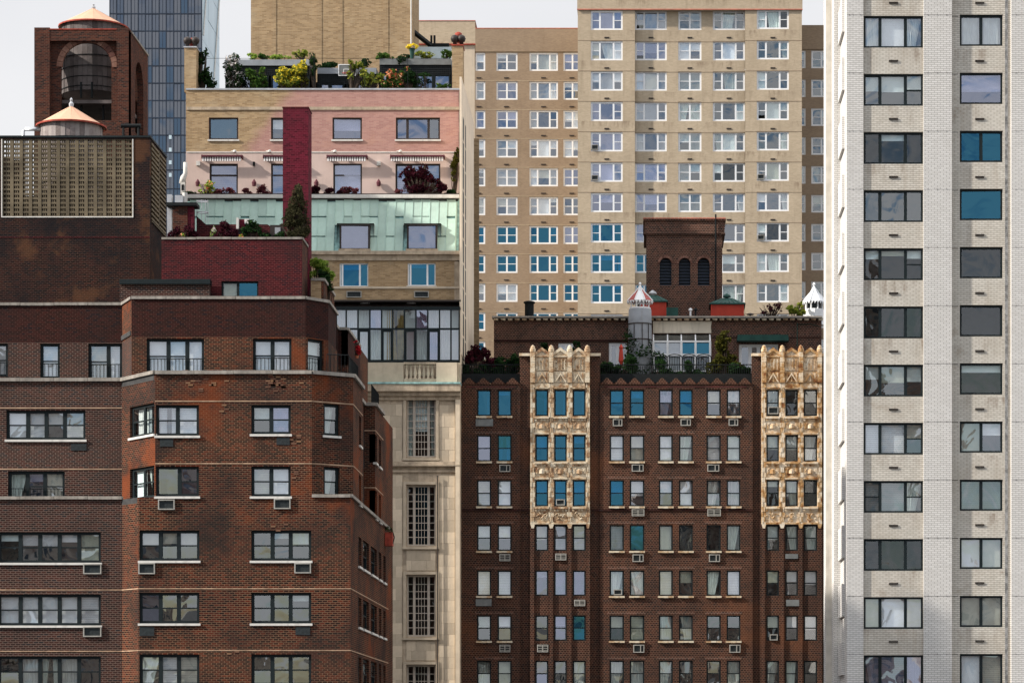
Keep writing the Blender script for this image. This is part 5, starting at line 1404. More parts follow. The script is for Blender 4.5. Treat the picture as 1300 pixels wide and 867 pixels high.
# ================================================================ brown brick and terracotta apartment building
YB = 171.0
def brown_building():
    Y = YB
    T = Thing('terracotta_apartment_building', 'brown brick apartment building with two cream glazed terracotta bays and saw-tooth parapet', 'building', (PX(815, Y), 177, 0))
    rr = random.Random(31)
    fr = dict(ft=.085, fd=.09, fm='black', recess=.10)
    zt = PZ(487.5, Y); xR = PX(1064, Y); xL = PX(584.6, Y)
    rows = [(494.5, 528), (552, 585.5), (609, 642.5), (666, 699), (723.5, 756), (780.5, 813), (838, 871), (895.5, 928)]
    cols = [(605.5, 623.5), (631.5, 649.5), (774, 792), (799.5, 818), (836.5, 854), (862, 879.5), (897, 915), (922.5, 940)]
    bays = [(660, 673, 749, 761.5, [(679.5, 696), (703.5, 719.5), (727, 743.5)]), (955, 966.5, 1044, 1064, [(973, 989), (997, 1013), (1020.5, 1037.5)])]
    LOOK = [['R', 'Q', 'H', 'Q', 'C', 'H', 'H', 'H'], ['H', 'K', 'B', 'B', 'B', 'C', 'B', 'B'], ['B', 'B', 'H', 'H', 'H', 'B', 'C', 'C'],
            ['H', 'H', 'S', 'N', 'c', 'N', 'N', 'C'], ['B', 'B', 'C', 'C', 'B', 'H', 'C', 'B'], ['H', 'H', 'H', 'c', 'C', 'C', 'N', 'N'], ['C', 'c', 'C', 'C', 'C', 'N', 'N', 'C'], ['H'] * 8]
    GL = [['gb', 'gb', 'gb', 'gb', 'gl', 'gb', 'gs', 'gs'], ['gl', 'gb', 'gs', 'gs', 'gs', 'gw', 'gs', 'gw'], ['gs', 'gs', 'gb', 'gs', 'gs', 'gs', 'gs', 'gs'],
          ['gs', 'gs', 'gc', 'gb', 'gc', 'gc', 'gc', 'gc'], ['gs', 'gs', 'gs', 'gs', 'gs', 'gw', 'gc', 'gs'], ['gw', 'gs', 'gc', 'gc', 'gw', 'gw', 'gw', 'gw'], ['gw', 'gc', 'gw', 'gw', 'gw', 'gw', 'gw', 'gw'], ['gs'] * 8]
    FIXED = {(0, 0), (0, 1), (3, 2), (3, 3), (3, 4), (3, 5), (3, 6), (3, 7), (4, 0), (4, 1), (4, 2), (4, 3), (4, 4), (4, 5), (4, 6), (4, 7)}
    ws = []
    for i, (a, b) in enumerate(rows):
        for j, (ua, ub) in enumerate(cols):
            ws.append((ua, ub, a, b, dict(cols=F1 if (i, j) in FIXED else D1, g=[GL[i][j]], look=LOOK[i][j], mid=.5, **fr)))
    # facade runs between the bays
    segs = [(584.6, 660.5), (761.5, 955.5)]
    for (a, b) in segs:
        sw = [w for w in ws if a < w[0] < b]
        facade(T, 'front_wall', (PX(a, Y), Y), (PX(b, Y), Y), 0, zt, sw, 'br', reveal=.3)
    # glazed sills in little blocks
    sm = [cached(('tsill', q), lambda: MB().box(-.46, -.13, -.11, -.16, .05, .0).box(-.155, -.14, -.12 + .02 * q, .15, .05, .0).box(.155, -.13, -.11, .46, .05, .0).mesh('terracotta_sill', 'terra')) for q in (0, 1)]
    for i, (a, b) in enumerate(rows):
        for (ua, ub) in cols: T.at('terracotta_sill', sm[rr.randint(0, 1)], (PX((ua + ub) / 2, Y), Y, PZ(b + .2, Y)))
    # saw-tooth parapet
    for (a, b) in ((586, 660), (762, 954)):
        n = round((b - a) / 17.3); w = (b - a) / n
        me = cached(('saw', round(w, 1)), lambda: MB().extr([(-w / 2 / F * Y * .98, 0), (w / 2 / F * Y * .98, 0), (w * .42 / F * Y, .08), (w * .1 / F * Y, .34), (0, .36), (-w * .1 / F * Y, .34), (-w * .42 / F * Y, .08)], -.06, .25).mesh('parapet_tooth', 'br'))
        for k in range(n): T.at('parapet_tooth', me, (PX(a + w * (k + .5), Y), Y, zt - .02))
        T.part('parapet_band', fbox(MB(), Y, a + 6, b - 6, 490.4, 491.6, .04, .02), 'rr')
    m = MB()
    for v in (646.5,): 
        for (a, b) in ((586, 672.5), (749, 955), ): fbox(m, Y, a, b, v, v + 2.0, .06, .02)
    T.part('string_course', m, 'lb_top')
    # soft red flat arches over the windows
    for (a, b) in rows[:7]:
        for (ua, ub) in ((603, 652), (771, 820), (834, 882), (895, 942)): T.part('window_head', fbox(MB(), Y, ua, ub, a - 4.5, a - 1.2, .012, .02), 'ph')
    # bays
    for bi, (s0, t0, t1, s1, wc) in enumerate(bays):
        tm = 'terra' if bi == 0 else 'terra2'
        zs = PZ(451.5, Y)
        # brick shoulders either side, standing a little behind the glazed piers
        facade(T, 'shoulder_wall', (PX(s0, Y), Y + .12), (PX(t0, Y), Y + .12), 0, zs, [], 'br')
        facade(T, 'shoulder_wall', (PX(t1, Y), Y + .12), (PX(s1, Y), Y + .12), 0, zs, [], 'br')
        T.part('shoulder_side', wall((PX(s0, Y), Y + 1.2), (PX(s0, Y), Y + .12), zt - 1, zs).quad((PX(s1, Y), Y + .12, zt - 1), (PX(s1, Y), Y + 1.2, zt - 1), (PX(s1, Y), Y + 1.2, zs), (PX(s1, Y), Y + .12, zs)), 'br')
        T.part('shoulder_cap', fbox(MB(), Y, s0 - 1, t0, 448.5, 452, .06, .6), tm); T.part('shoulder_cap', fbox(MB(), Y, t1, s1 + (1 if bi == 0 else -2), 448.5, 452, .06, .6), tm)
        Yy = Y - .22; bw = []
        BL = [[['R', 'R', 'R'], ['H', 'N', 'Q'], ['H', 'H', 'H'], ['H', 'S', 'S'], ['Q', 'B', 'S'], ['N', 'H', 'N'], ['N', 'N', 'C'], ['H'] * 3],
              [['C', 'N', 'N'], ['H', 'H', 'C'], ['Q', 'C', 'N'], ['H', 'C', 'C'], ['H', 'H', 'H'], ['H', 'H', 'H'], ['C', 'C', 'N'], ['H'] * 3]][bi]
        BG = [[['gb'] * 3, ['gb'] * 3, ['gb', 'gb', 'gb'], ['gs', 'gs', 'gs'], ['gl', 'gl', 'gl'], ['gw', 'gl', 'gb'], ['gl', 'gw', 'gw'], ['gs'] * 3],
              [['gw', 'gc', 'gw'], ['gc', 'gw', 'gs'], ['gc', 'gw', 'gc'], ['gc', 'gc', 'gc'], ['gc', 'gs', 'gs'], ['gc', 'gs', 'gs'], ['gw', 'gc', 'gw'], ['gs'] * 3]][bi]
        for i, (a, b) in enumerate(rows):
            for j, (ua, ub) in enumerate(wc):
                bw.append((ua, ub, a, b, dict(cols=F1 if (i == 0 and bi == 0) or (i == 4 and bi == 0) else D1, g=[BG[i][j]], look=BL[i][j], **fr)))
        zg = PZ(665, Yy)
        x0, x1 = PX(t0, Yy), PX(t1, Yy)
        facade(T, 'bay_wall', (x0, Yy + .10), (x1, Yy + .10), 0, PZ(664.5, Yy), bw, 'br', reveal=.3) if False else None
        up = [w for w in bw if w[2] < 660]; lo = [w for w in bw if w[2] > 660]
        facade(T, 'bay_wall', (x0, Yy + .10), (x1, Yy + .10), 0, zg, lo, 'br', reveal=.3)
        facade(T, 'terracotta_backing', (x0, Yy + .10), (x1, Yy + .10), zg, PZ(446, Yy), up, tm, reveal=.3)
        # brick piers below the glazed part
        edges = [t0, wc[0][0], wc[0][1], wc[1][0], wc[1][1], wc[2][0], wc[2][1], t1]
        m = MB(); sq = []
        for k in range(4):
            ua, ub = edges[2 * k] + (.0 if k == 0 else 1.6), edges[2 * k + 1] - (0 if k == 3 else 1.6)
            m.box(PX(ua, Yy), Yy, 0, PX(ub, Yy), Yy + .12, zg - .02)
            # blocks of the glazed piers, long and short in turn
            v = 486; q = 0
            while v < 665:
                h = 6.3; vb = min(v + h, 665); xo = (0, 1.3)[q % 2]
                a2, b2 = (edges[2 * k] + .3 + (xo if k else 0), edges[2 * k + 1] - .3 - (xo if k < 3 else 0))
                mid_ = a2 + (b2 - a2) * (.62 if q % 2 else .38)
                sq.append((a2, mid_, v, vb)); sq.append((mid_, b2, v, vb)); v = vb; q += 1
        T.part('brick_pier', m, 'br')
        bm = MB()
        for (a2, b2, va, vb) in sq:
            y = rr.uniform(0, .035); bm.box(PX(a2, Yy) + .008, Yy - y, PZ(vb, Yy) + .008, PX(b2, Yy) - .008, Yy + .11, PZ(va, Yy) - .004)
        T.part('glazed_pier_blocks', bm, tm, kind='stuff')
        # spandrel panels with moulded relief, each its own piece
        for i in range(3):
            va, vb = rows[i][1] + .8, rows[i + 1][0] - .8
            for j, (ua, ub) in enumerate(wc):
                xa, xb, za, zb_ = PX(ua - 1, Yy), PX(ub + 1, Yy), PZ(vb, Yy), PZ(va, Yy)
                cx = (xa + xb) / 2; cz = (za + zb_) / 2; W = xb - xa; H = zb_ - za
                p = MB().box(xa, Yy + .05, za, xb, Yy + .12, zb_)
                p.box(xa, Yy - .10, zb_ - .12, xb, Yy + .05, zb_); p.box(xa, Yy - .04, za, xb, Yy + .05, za + .09)
                k = 5
                for q in range(k): p.box(xa + W * (q + .1) / k, Yy - .02, zb_ - .25, xa + W * (q + .85) / k, Yy + .05, zb_ - .14)
                if i < 2:
                    p.lathe([(0.02, 0), (.17, .03), (.15, .24), (.03, .30)], 8, cx, Yy + .05, cz - .2)
                    for sx in (-1, 1):
                        p.tube([(cx + sx * .18, Yy + .04, cz - .15), (cx + sx * .30, Yy + .01, cz), (cx + sx * .2, Yy + .03, cz + .16)], .035, 5); 
                        p.box(cx + sx * W * .36 - .05, Yy, cz - .2, cx + sx * W * .36 + .05, Yy + .05, cz + .15)
                else:
                    for q in range(16):
                        a_ = rr.uniform(0, 6.28); r_ = rr.uniform(.05, .3); xx, zz = cx + r_ * 1.1 * math.cos(a_), cz + r_ * math.sin(a_)
                        p.tube([(xx, Yy + .03, zz), (xx + rr.uniform(-.1, .1), Yy - .01, zz + rr.uniform(-.1, .1)), (xx + rr.uniform(-.16, .16), Yy + .03, zz + rr.uniform(-.14, .14))], .028, 4)
                T.part('relief_panel', p, tm)
        # foot of the glazed part
        for k in range(4):
            ft = MB()
            ua, ub = edges[2 * k] + .4, edges[2 * k + 1] - .4; xm = (PX(ua, Yy) + PX(ub, Yy)) / 2; w_ = (PX(ub, Yy) - PX(ua, Yy)) / 2
            ft.extr([(xm - w_ * .5, zg - .25), (xm + w_ * .5, zg - .25), (xm + w_, zg), (xm - w_, zg)], Yy - .04, Yy + .1)
            T.part('pier_corbel', ft, tm)
        # crown: tall traceried panels between shafts, gables and knobbed pinnacles
        sh = [t0 + 3.4, (wc[0][1] + wc[1][0]) / 2, (wc[1][1] + wc[2][0]) / 2, t1 - 3.4]
        for j in range(3):
            ua, ub = sh[j] + 3.2, sh[j + 1] - 3.2; xa, xb = PX(ua, Yy), PX(ub, Yy); cx = (xa + xb) / 2; W = xb - xa
            for (va, vb, kind) in ((452, 471, 0), (471.5, 485.5, 1), (486, 493.5, 2)):
                za, zb_ = PZ(vb, Yy) + .01, PZ(va, Yy); cz = (za + zb_) / 2; H = zb_ - za
                p = MB().box(xa, Yy + .02, za, xb, Yy + .1, zb_)
                if kind == 0:
                    for q in range(4): x = xa + W * (q + .5) / 4; p.extr([(x - W * .10, za + .05), (x - W * .04, za + .05), (x - W * .04, cz + .1), (x, cz + .24), (x - W * .03, cz + .28), (x - W * .10, cz + .12)], Yy - .06, Yy + .03)
                    for q in range(7): xx, zz = rr.uniform(xa + .08, xb - .08), rr.uniform(za + .05, zb_ - .05); p.lathe([(.02, -.05), (.06, 0), (.02, .05)], 6, xx, Yy + .01, zz)
                    p.box(xa, Yy - .07, zb_ - .06, xb, Yy + .03, zb_)
                elif kind == 1:
                    for q in range(3): x = xa + W * (q + .5) / 3; p.box(x - .035, Yy - .05, za + .04, x + .035, Yy + .03, zb_ - .08)
                    p.extr([(xa + .04, za), (xa + .12, za), (cx, zb_ - .2), (xb - .12, za), (xb - .04, za), (cx, zb_ - .08)], Yy - .09, Yy + .02)
                else:
                    p.extr([(cx - .2, za + .02), (cx + .2, za + .02), (cx, zb_ - .02)], Yy - .08, Yy + .02); p.box(xa, Yy - .08, za - .005, xb, Yy + .03, za + .04)
                T.part('crown_panel', p, tm)
            # gable
            zg0 = PZ(452, Yy); zp = PZ(443.2, Yy)
            gp = MB().extr([(xa - .08, zg0 - .06), (xb + .08, zg0 - .06), (xb + .08, zg0 + .06), (cx, zp), (xa - .08, zg0 + .06)], Yy, Yy + .3)
            gp.extr([(xa - .12, zg0 + .02), (xa - .04, zg0 - .0), (cx, zp - .10), (xb + .04, zg0), (xb + .12, zg0 + .02), (xb + .12, zg0 + .13), (cx, zp + .10), (xa - .12, zg0 + .13)], Yy - .08, Yy + .35)
            T.part('gable', gp, tm)
        for u in sh:
            x = PX(u, Yy); z = PZ(486, Yy); 
            p = MB()
            k = 0
            while z < PZ(452, Yy) - .05: p.box(x - .135 + .012 * (k % 2), Yy - .14, z + .006, x + .135 - .012 * (k % 2), Yy + .08, z + .29); z += .3; k += 1
            zz = PZ(452, Yy)
            p.lathe([(.14, -.1), (.14, .22), (.17, .26), (.17, .42), (.13, .46), (.12, .56), (.03, .64)], 12, x, Yy - .0, zz)
            T.part('pinnacle', p, tm)
    # air conditioners poking through the wall
    acs = [(604, 626, 532, 541, 0), (634, 648, 590, 599, 2), (778, 790, 532, 541, 2), (802, 817, 589.5, 598.5, 2), (802, 818, 646, 655, 3), (864, 877, 532, 540.5, 2), (925, 937, 532, 540.5, 2), (898, 913, 589.5, 598.5, 2),
           (898, 915, 646, 655, 3), (803, 817, 703.5, 713, 2), (900, 914, 703.5, 713, 2), (634, 648, 703, 712, 3), (604, 624, 760, 769, 0), (634, 648, 818, 827.5, 3), (705, 719, 702.5, 711, 3), (682, 696, 818, 827.5, 3),
           (729, 743, 761, 769, 3), (998, 1015, 761, 769, 0), (804, 818, 818, 828, 2), (926, 940, 818, 828, 2), (997, 1013, 703, 709, 0)]
    for (a, b, va, vb, k) in acs:
        bay = (673 < a < 748) or (966 < a < 1044)
        y = Y - (.13 if bay else 0)
        if k == 0: T.part('sleeve_cover', fbox(MB(), y, a, b, va, vb, .08, .02), 'planter')
        else: ac(T, (PX((a + b) / 2, y), y, PZ(vb, y)), 0, (b - a) / F * y, (vb - va) / F * y, k)
    for (a, b, va, vb) in ((706, 717, 634, 641.5), (779, 789.5, 748, 755), (977, 987, 805, 812.5), (975, 988, 517, 526)):
        ac(T, (PX((a + b) / 2, Y), Y - .02 - (.12 if a < 760 or a > 960 else 0), PZ(vb, Y)), 0, (b - a) / F * Y, (vb - va) / F * Y, 1)
    # body
    m = wall((xR, Y), (xR, 192), 0, zt); wall((xR, 192), (xL, 192), 0, zt, mb=m); wall((xL, 192), (xL, Y), 0, zt, mb=m)
    wall((PX(1044, Y), Y + .12), (xR, Y + .12), 0, zt, mb=m)
    T.part('outer_wall', m, 'br')
    T.part('bay_return', MB().quad((PX(749, Y - .22), Y - .12, 0), (PX(749, Y - .22), Y + .12, 0), (PX(749, Y - .22), Y + .12, PZ(452, Y)), (PX(749, Y - .22), Y - .12, PZ(452, Y))), 'br')
    T.part('roof_terrace', MB().box(xL + .05, Y + .3, zt - .6, xR - .05, 192, zt - .4), 'roofd')
    # dark railing screen behind the teeth
    m = MB()
    for (a, b) in ((586, 660), (762, 955)):
        fbox(m, Y + .5, a, b, 474.5, 486, .0, .12)
        x = PX(a, Y); 
        while x < PX(b, Y): m.box(x, Y + .55, PZ(475, Y), x + .03, Y + .58, PZ(463, Y)); x += .13
        fbox(m, Y + .5, a, b, 462.3, 463.4, -.0, .08)
    T.part('terrace_railing', m, 'iron')
    return T
brown_building()

YP = 178.0
ZT = PZ(487.5, YB) - .4   # terrace level
def penthouse():
    Y = YP; zc = PZ(402.5, Y)
    T = Thing('penthouse', 'long brick penthouse with terracotta bracket cornice on the brown building roof', 'building', (PX(835, Y), 183, ZT))
    x0, x1 = PX(627, Y), PX(1043, Y)
    zb_ = PZ(404, Y)
    wf = dict(fm='wframe', fd=.08, recess=.08)
    ws = [(709, 729.5, 435.5, 466, dict(cols=((1, 'd'), (1, 'd')), g='gs gs'.split(), look='Q', ft=.16, mid=.45, **wf)), (773, 796, 435, 471, dict(cols=((1, 'f'), (1, 'f')), g='gs gs'.split(), look='N', ft=.16, **wf)),
          (938, 988, 437, 474, dict(cols=((1, 'f'), (1, 'f'), (1, 'f'), (1, 'f')), g=['gs'] * 4, look='N', ft=.18, mt=.22, **wf)), (829, 902, 424, 472, dict(nowin=True))]
    facade(T, 'front_wall', (x0, Y), (x1, Y), ZT, zb_, ws, 'ph', reveal=.2)
    m = wall((x1, Y), (x1, 191), ZT, zb_); wall((x1, 191), (x0, 191), ZT, zb_, mb=m); wall((x0, 191), (x0, Y), ZT, zb_, mb=m)
    T.part('outer_wall', m, 'ph')
    T.part('roof', MB().box(x0 + .1, Y + .1, zb_ - .1, x1 - .1, 190.9, zb_), 'roofd')
    T.part('cornice_ledge', fbox(MB(), Y, 625, 1043.5, 402.3, 404.6, .42, .5), 'stone')
    cm = [cached(('corb', q), lambda: MB().extr([(-.16, 0), (-.13, -.09), (.1, -.13), (.15, -.06), (.16, 0)] if q else [(-.15, 0), (-.12, -.12), (.12, -.12), (.15, 0)], -.34, .02).mesh('cornice_bracket', 'terra')) for q in (0, 1)]
    for i in range(47):
        u = 630 + i * 8.95
        T.at('cornice_bracket', cm[i % 2], (PX(u, Y), Y, PZ(404.8, Y)))
    T.part('cornice_soffit', fbox(MB(), Y, 626, 1043, 404.6, 405.4, .36, .1), 'dark')
    T.part('string_course', fbox(fbox(MB(), Y, 627, 799, 431.5, 433.5, .10, .02), Y, 905, 1043, 428, 429, .05, .02), 'lb_top')
    # pale stucco panel and lean-to greenhouse
    T.part('stucco_panel', MB().extr([(PX(829, Y), PZ(423, Y)), (PX(903, Y), PZ(423, Y)), (PX(902.5, Y), PZ(415, Y)), (PX(903.5, Y), PZ(408, Y)), (PX(829, Y), PZ(408, Y))], Y - .06, Y + .02), 'cream')
    G = T
    Yg = Y - .9
    us = [829.5, 847.5, 865, 883, 901.5]; m = MB()
    z0, z1, z2, z3 = PZ(472, Yg), PZ(450.5, Yg), PZ(433.5, Yg), PZ(425, Y - .1)
    for u in us:
        x = PX(u, Yg); m.box(x - .065, Yg - .06, z0, x + .065, Yg + .04, z2)
        m.tube([(x, Yg, z2), (x, Yg + .45, z2 + (z3 - z2) * .7), (x, Y - .1, z3)], .045, 5)
    m.box(PX(829, Yg), Yg - .05, z2 - .05, PX(902, Yg), Yg + .05, z2 + .05).box(PX(829, Yg), Yg - .05, z1 - .07, PX(902, Yg), Yg + .05, z1 + .07).box(PX(829, Yg), Yg - .05, z0, PX(902, Yg), Yg + .05, z0 + .08)
    T.part('greenhouse_frame', m, 'wframe')
    rr = random.Random(2)
    for i in range(4):
        xa, xb = PX(us[i], Yg), PX(us[i + 1], Yg)
        for (za, zb2, g_) in ((z0, z1, 'gc'), (z1, z2, ['gs', 'gs', 'gb', 'gb'][i])): T.at('pane', pane_me(g_), ((xa + xb) / 2, Yg + .01, za), 0, (xb - xa - .1, 1, zb2 - za - .1))
        q = MB().quad((xa + .05, Yg, z2), (xb - .05, Yg, z2), (xb - .05, Y - .1, z3), (xa + .05, Y - .1, z3)); T.part('roof_pane', q, 'gc')
        T.part('curtain', MB().box(xa + .1, Yg + .3, z0, xb - .1, Yg + .33, z1 - .1) if i != 1 else MB().box(xa + .1, Yg + .3, z0, xb - .1, Yg + .33, z1 + .3), ['gtf', 'shade', 'gtf', 'gtf'][i])
        if i < 2: T.part('blind', MB().box(xa + .06, Yg + .12, z1, xb - .06, Yg + .14, z2 - .02), 'shade')
    T.part('greenhouse_wall', MB().box(PX(829, Y), Y + .18, ZT, PX(902, Y), Y + .6, z3), 'inter')
    # green door canopy
    p = MB().extr([(PX(935, Y), PZ(435, Y)), (PX(1000.5, Y), PZ(435, Y)), (PX(1000, Y), PZ(427.5, Y)), (PX(936, Y), PZ(427.5, Y))], Y - .9, Y - .05)
    T.part('canopy', p, 'greenp')
    # iron garden railing arcs in front of the doors
    m = MB()
    for (a, b) in ((829, 847), (847, 866), (866, 884), (884, 903)):
        xa, xb = PX(a, Yg - .6), PX(b, Yg - .6); pts = [(xa, Yg - .6, ZT)] + [(xa + (xb - xa) * (.5 - .5 * math.cos(t * PI / 8)), Yg - .6, PZ(456, Yg) + .22 * math.sin(t * PI / 8)) for t in range(9)] + [(xb, Yg - .6, ZT)]
        m.tube(pts, .03, 5)
        for k in range(1, 6): x = xa + (xb - xa) * k / 6; m.box(x - .012, Yg - .612, ZT, x + .012, Yg - .588, PZ(454, Yg))
    T.part('arched_railing', m, 'iron')
    # wires / vine pole on the right stretch
    T.part('conduit', MB().tube([(PX(1012, Y), Y - .05, PZ(410, Y)), (PX(1012, Y), Y - .05, PZ(440, Y))], .03, 5).tube([(PX(1012, Y), Y - .05, PZ(412, Y)), (PX(1030, Y), Y - .05, PZ(412, Y)), (PX(1041, Y), Y - .05, PZ(415, Y))], .02, 4), 'greenp')
    T.part('roof_hatch', fbox(MB(), Y + 1.5, 846, 861, 390.5, 403, 0, .6), 'greenp')
    T.part('roof_vent', MB().lathe([(.05, 0), (.05, .3), (.22, .32), (.22, .38), (.02, .44)], 10, PX(953, Y), Y + .8, zb_), 'dark')
    for u in (877, 883.5): T.part('roof_vent', MB().lathe([(.06, 0), (.06, .62), (.12, .65), (.12, .74), (.02, .8)], 8, PX(u, Y), Y + 1.2, zb_), 'wframe' if u < 880 else 'iron')
    return T
penthouse()

def arched_tower():
    Y = 184.0; z0 = PZ(404, YP); z1 = PZ(278, Y)
    x0, x1 = PX(820.5, Y), PX(917, Y); W = x1 - x0
    T = Thing('brick_tank_house', 'square brown brick roof tower with three dark round arches above the penthouse', 'building', ((x0 + x1) / 2, 186.5, z0))
    m = MB(); zs = PZ(335, Y); zb_ = PZ(362.5, Y)
    ars = [(837.5, 852.5), (861.8, 876.5), (885.8, 900.8)]
    P = lambda x, z, k=0: (x, Y + k, z)
    xs = [x0] + [PX(u, Y) for ar in ars for u in ar] + [x1]
    r0 = (xs[2] - xs[1]) / 2; top = zs + r0
    m.quad(P(x0, z0), P(x1, z0), P(x1, zb_), P(x0, zb_)); m.quad(P(x0, top), P(x1, top), P(x1, z1), P(x0, z1))
    for k in (0, 2, 4, 6): m.quad(P(xs[k], zb_), P(xs[k + 1], zb_), P(xs[k + 1], top), P(xs[k], top))
    ring = MB()
    for k in (1, 3, 5):
        a, b = xs[k], xs[k + 1]; c = (a + b) / 2; r = (b - a) / 2
        for i in range(12):
            a0 = PI - PI * i / 12; a1 = PI - PI * (i + 1) / 12
            p = (c + r * math.cos(a0), zs + (top - zs) * math.sin(a0)); q = (c + r * math.cos(a1), zs + (top - zs) * math.sin(a1))
            m.quad(P(*p), P(*q), P(q[0], top), P(p[0], top)); m.quad(P(*q), P(*p), P(p[0], p[1], .4), P(q[0], q[1], .4))
            b0, b1 = PI * i / 12, PI * (i + .9) / 12
            ring.extr([(c + r * 1.02 * math.cos(b1), zs + r * 1.02 * math.sin(b1)), (c + r * 1.02 * math.cos(b0), zs + r * 1.02 * math.sin(b0)), (c + r * 1.38 * math.cos(b0), zs + r * 1.38 * math.sin(b0)), (c + r * 1.38 * math.cos(b1), zs + r * 1.38 * math.sin(b1))], Y - .06, Y + .02)
        m.quad(P(a, zb_), P(b, zb_), P(b, zb_, .4), P(a, zb_, .4)); m.quad(P(a, zb_), P(a, zb_, .4), P(a, zs, .4), P(a, zs)); m.quad(P(b, zb_, .4), P(b, zb_), P(b, zs), P(b, zs, .4))
    T.part('front_wall', m, 'ph'); T.part('arch_ring', ring, tri('arch_voussoir', [(.11, .05, .035), (.2, .10, .075), (.27, .15, .11)], .85))
    for k in (1, 3, 5):
        m = MB()
        for j in range(9): z = zb_ + (top - zb_) * j / 9; m.box(xs[k], Y + .28, z, xs[k + 1], Y + .34, z + .12)
        T.part('arch_louvre', m, 'gtf')
    T.part('arch_backing', MB().box(x0 + .1, Y + .42, z0, x1 - .1, Y + .6, z1 - .2), 'black')
    m = wall((x1, Y), (x1, 189), z0, z1); wall((x1, 189), (x0, 189), z0, z1, mb=m); wall((x0, 189), (x0, Y), z0, z1, mb=m); T.part('outer_wall', m, 'ph')
    T.part('crown_band', MB().box(x0 - .10, Y - .10, PZ(296, Y), x1 + .14, 189.1, PZ(279.5, Y)), 'ph')
    T.part('crown_moulding', MB().box(x0 - .2, Y - .2, PZ(281, Y), x1 + .22, 189.2, PZ(278.6, Y)).box(x0 - .16, Y - .16, PZ(297.4, Y), x1 + .18, 189.15, PZ(296, Y)), 'ph')
    m = MB()
    for k in range(21):
        x = x0 - .2 + (W + .42) * k / 21; m.box(x + .01, Y - .24, PZ(278.6, Y), x + (W + .42) / 21 - .012, 189.22, PZ(277.2, Y))
    T.part('ridge_tile', m, 'redtrim')
    T.part('roof', MB().box(x0 + .1, Y + .1, z1 - .3, x1 - .1, 188.9, z1 - .05), 'roofd')
    T.part('downpipe', MB().tube([(PX(908.5, Y), Y - .2, z0), (PX(908.5, Y), Y - .2, PZ(273, Y))], .055, 6), 'iron')
    # dentils
    T.part('dentil', (lambda q: [q.box(x0 + W * i / 24, Y - .09, PZ(299.5, Y), x0 + W * (i + .55) / 24, Y, PZ(297.4, Y)) for i in range(24)] and q)(MB()), 'ph')
arched_tower()

def red_shed(u0, u1, v0, v1, y, d, label, cap):
    z0, z1 = PZ(404, YP), PZ(v0, y)
    T = Thing('roof_shed', label, 'shed', ((PX(u0, y) + PX(u1, y)) / 2, y + d / 2, z0))
    x0, x1 = PX(u0, y), PX(u1, y); n = max(3, round((x1 - x0) / .3))
    m = MB()
    for i in range(n): m.box(x0 + (x1 - x0) * i / n + .004, y - .012 * (i % 2), z0, x0 + (x1 - x0) * (i + 1) / n - .004, y + .06, z1)
    m.box(x0, y + .06, z0, x1, y + d, z1)
    T.part('boarding', m, 'redp')
    xm, ym = (x0 + x1) / 2, y + d / 2; e = .12; zz = PZ(cap, y)
    f = MB(); c = [(x0 - e, y - e), (x1 + e, y - e), (x1 + e, y + d + e), (x0 - e, y + d + e)]; r = .18 * (x1 - x0)
    t = [(xm - r, ym - .2), (xm + r, ym - .2), (xm + r, ym + .2), (xm - r, ym + .2)]
    for i in range(4):
        j = (i + 1) % 4; f.quad((*c[i], z1), (*c[j], z1), (*t[j], zz), (*t[i], zz))
    f.quad(*[(*p, zz) for p in t]); f.box(x0 - e, y - e, z1 - .08, x1 + e, y + d + e, z1)
    for i in range(1, 7): x = x0 + (x1 - x0) * i / 7; f.tube([(x, y - e, z1 + .02), (xm + (x - xm) * .35, ym - .2, zz + .01)], .02, 4)
    T.part('hip_roof', f, 'greenp')
    T.part('roof_cowl', MB().lathe([(.10, -.05), (.12, .08), (.26, .1), (.24, .2), (.04, .34)], 12, xm, ym, zz), 'greenp' if u0 > 880 else 'metal')
    T.part('corner_board', MB().box(x0 - .02, y - .03, z0, x0 + .06, y, z1 - .08).box(x1 - .06, y - .03, z0, x1 + .02, y, z1 - .08), 'redp')
red_shed(903, 944, 385, 402, 180.6, 2.2, 'low red boarded roof shed with dark green roof, right of the arched brick tower', 376)
red_shed(812, 845.5, 382, 402, 180.6, 2.2, 'red boarded roof shed with green roof behind the grey silo', 372)

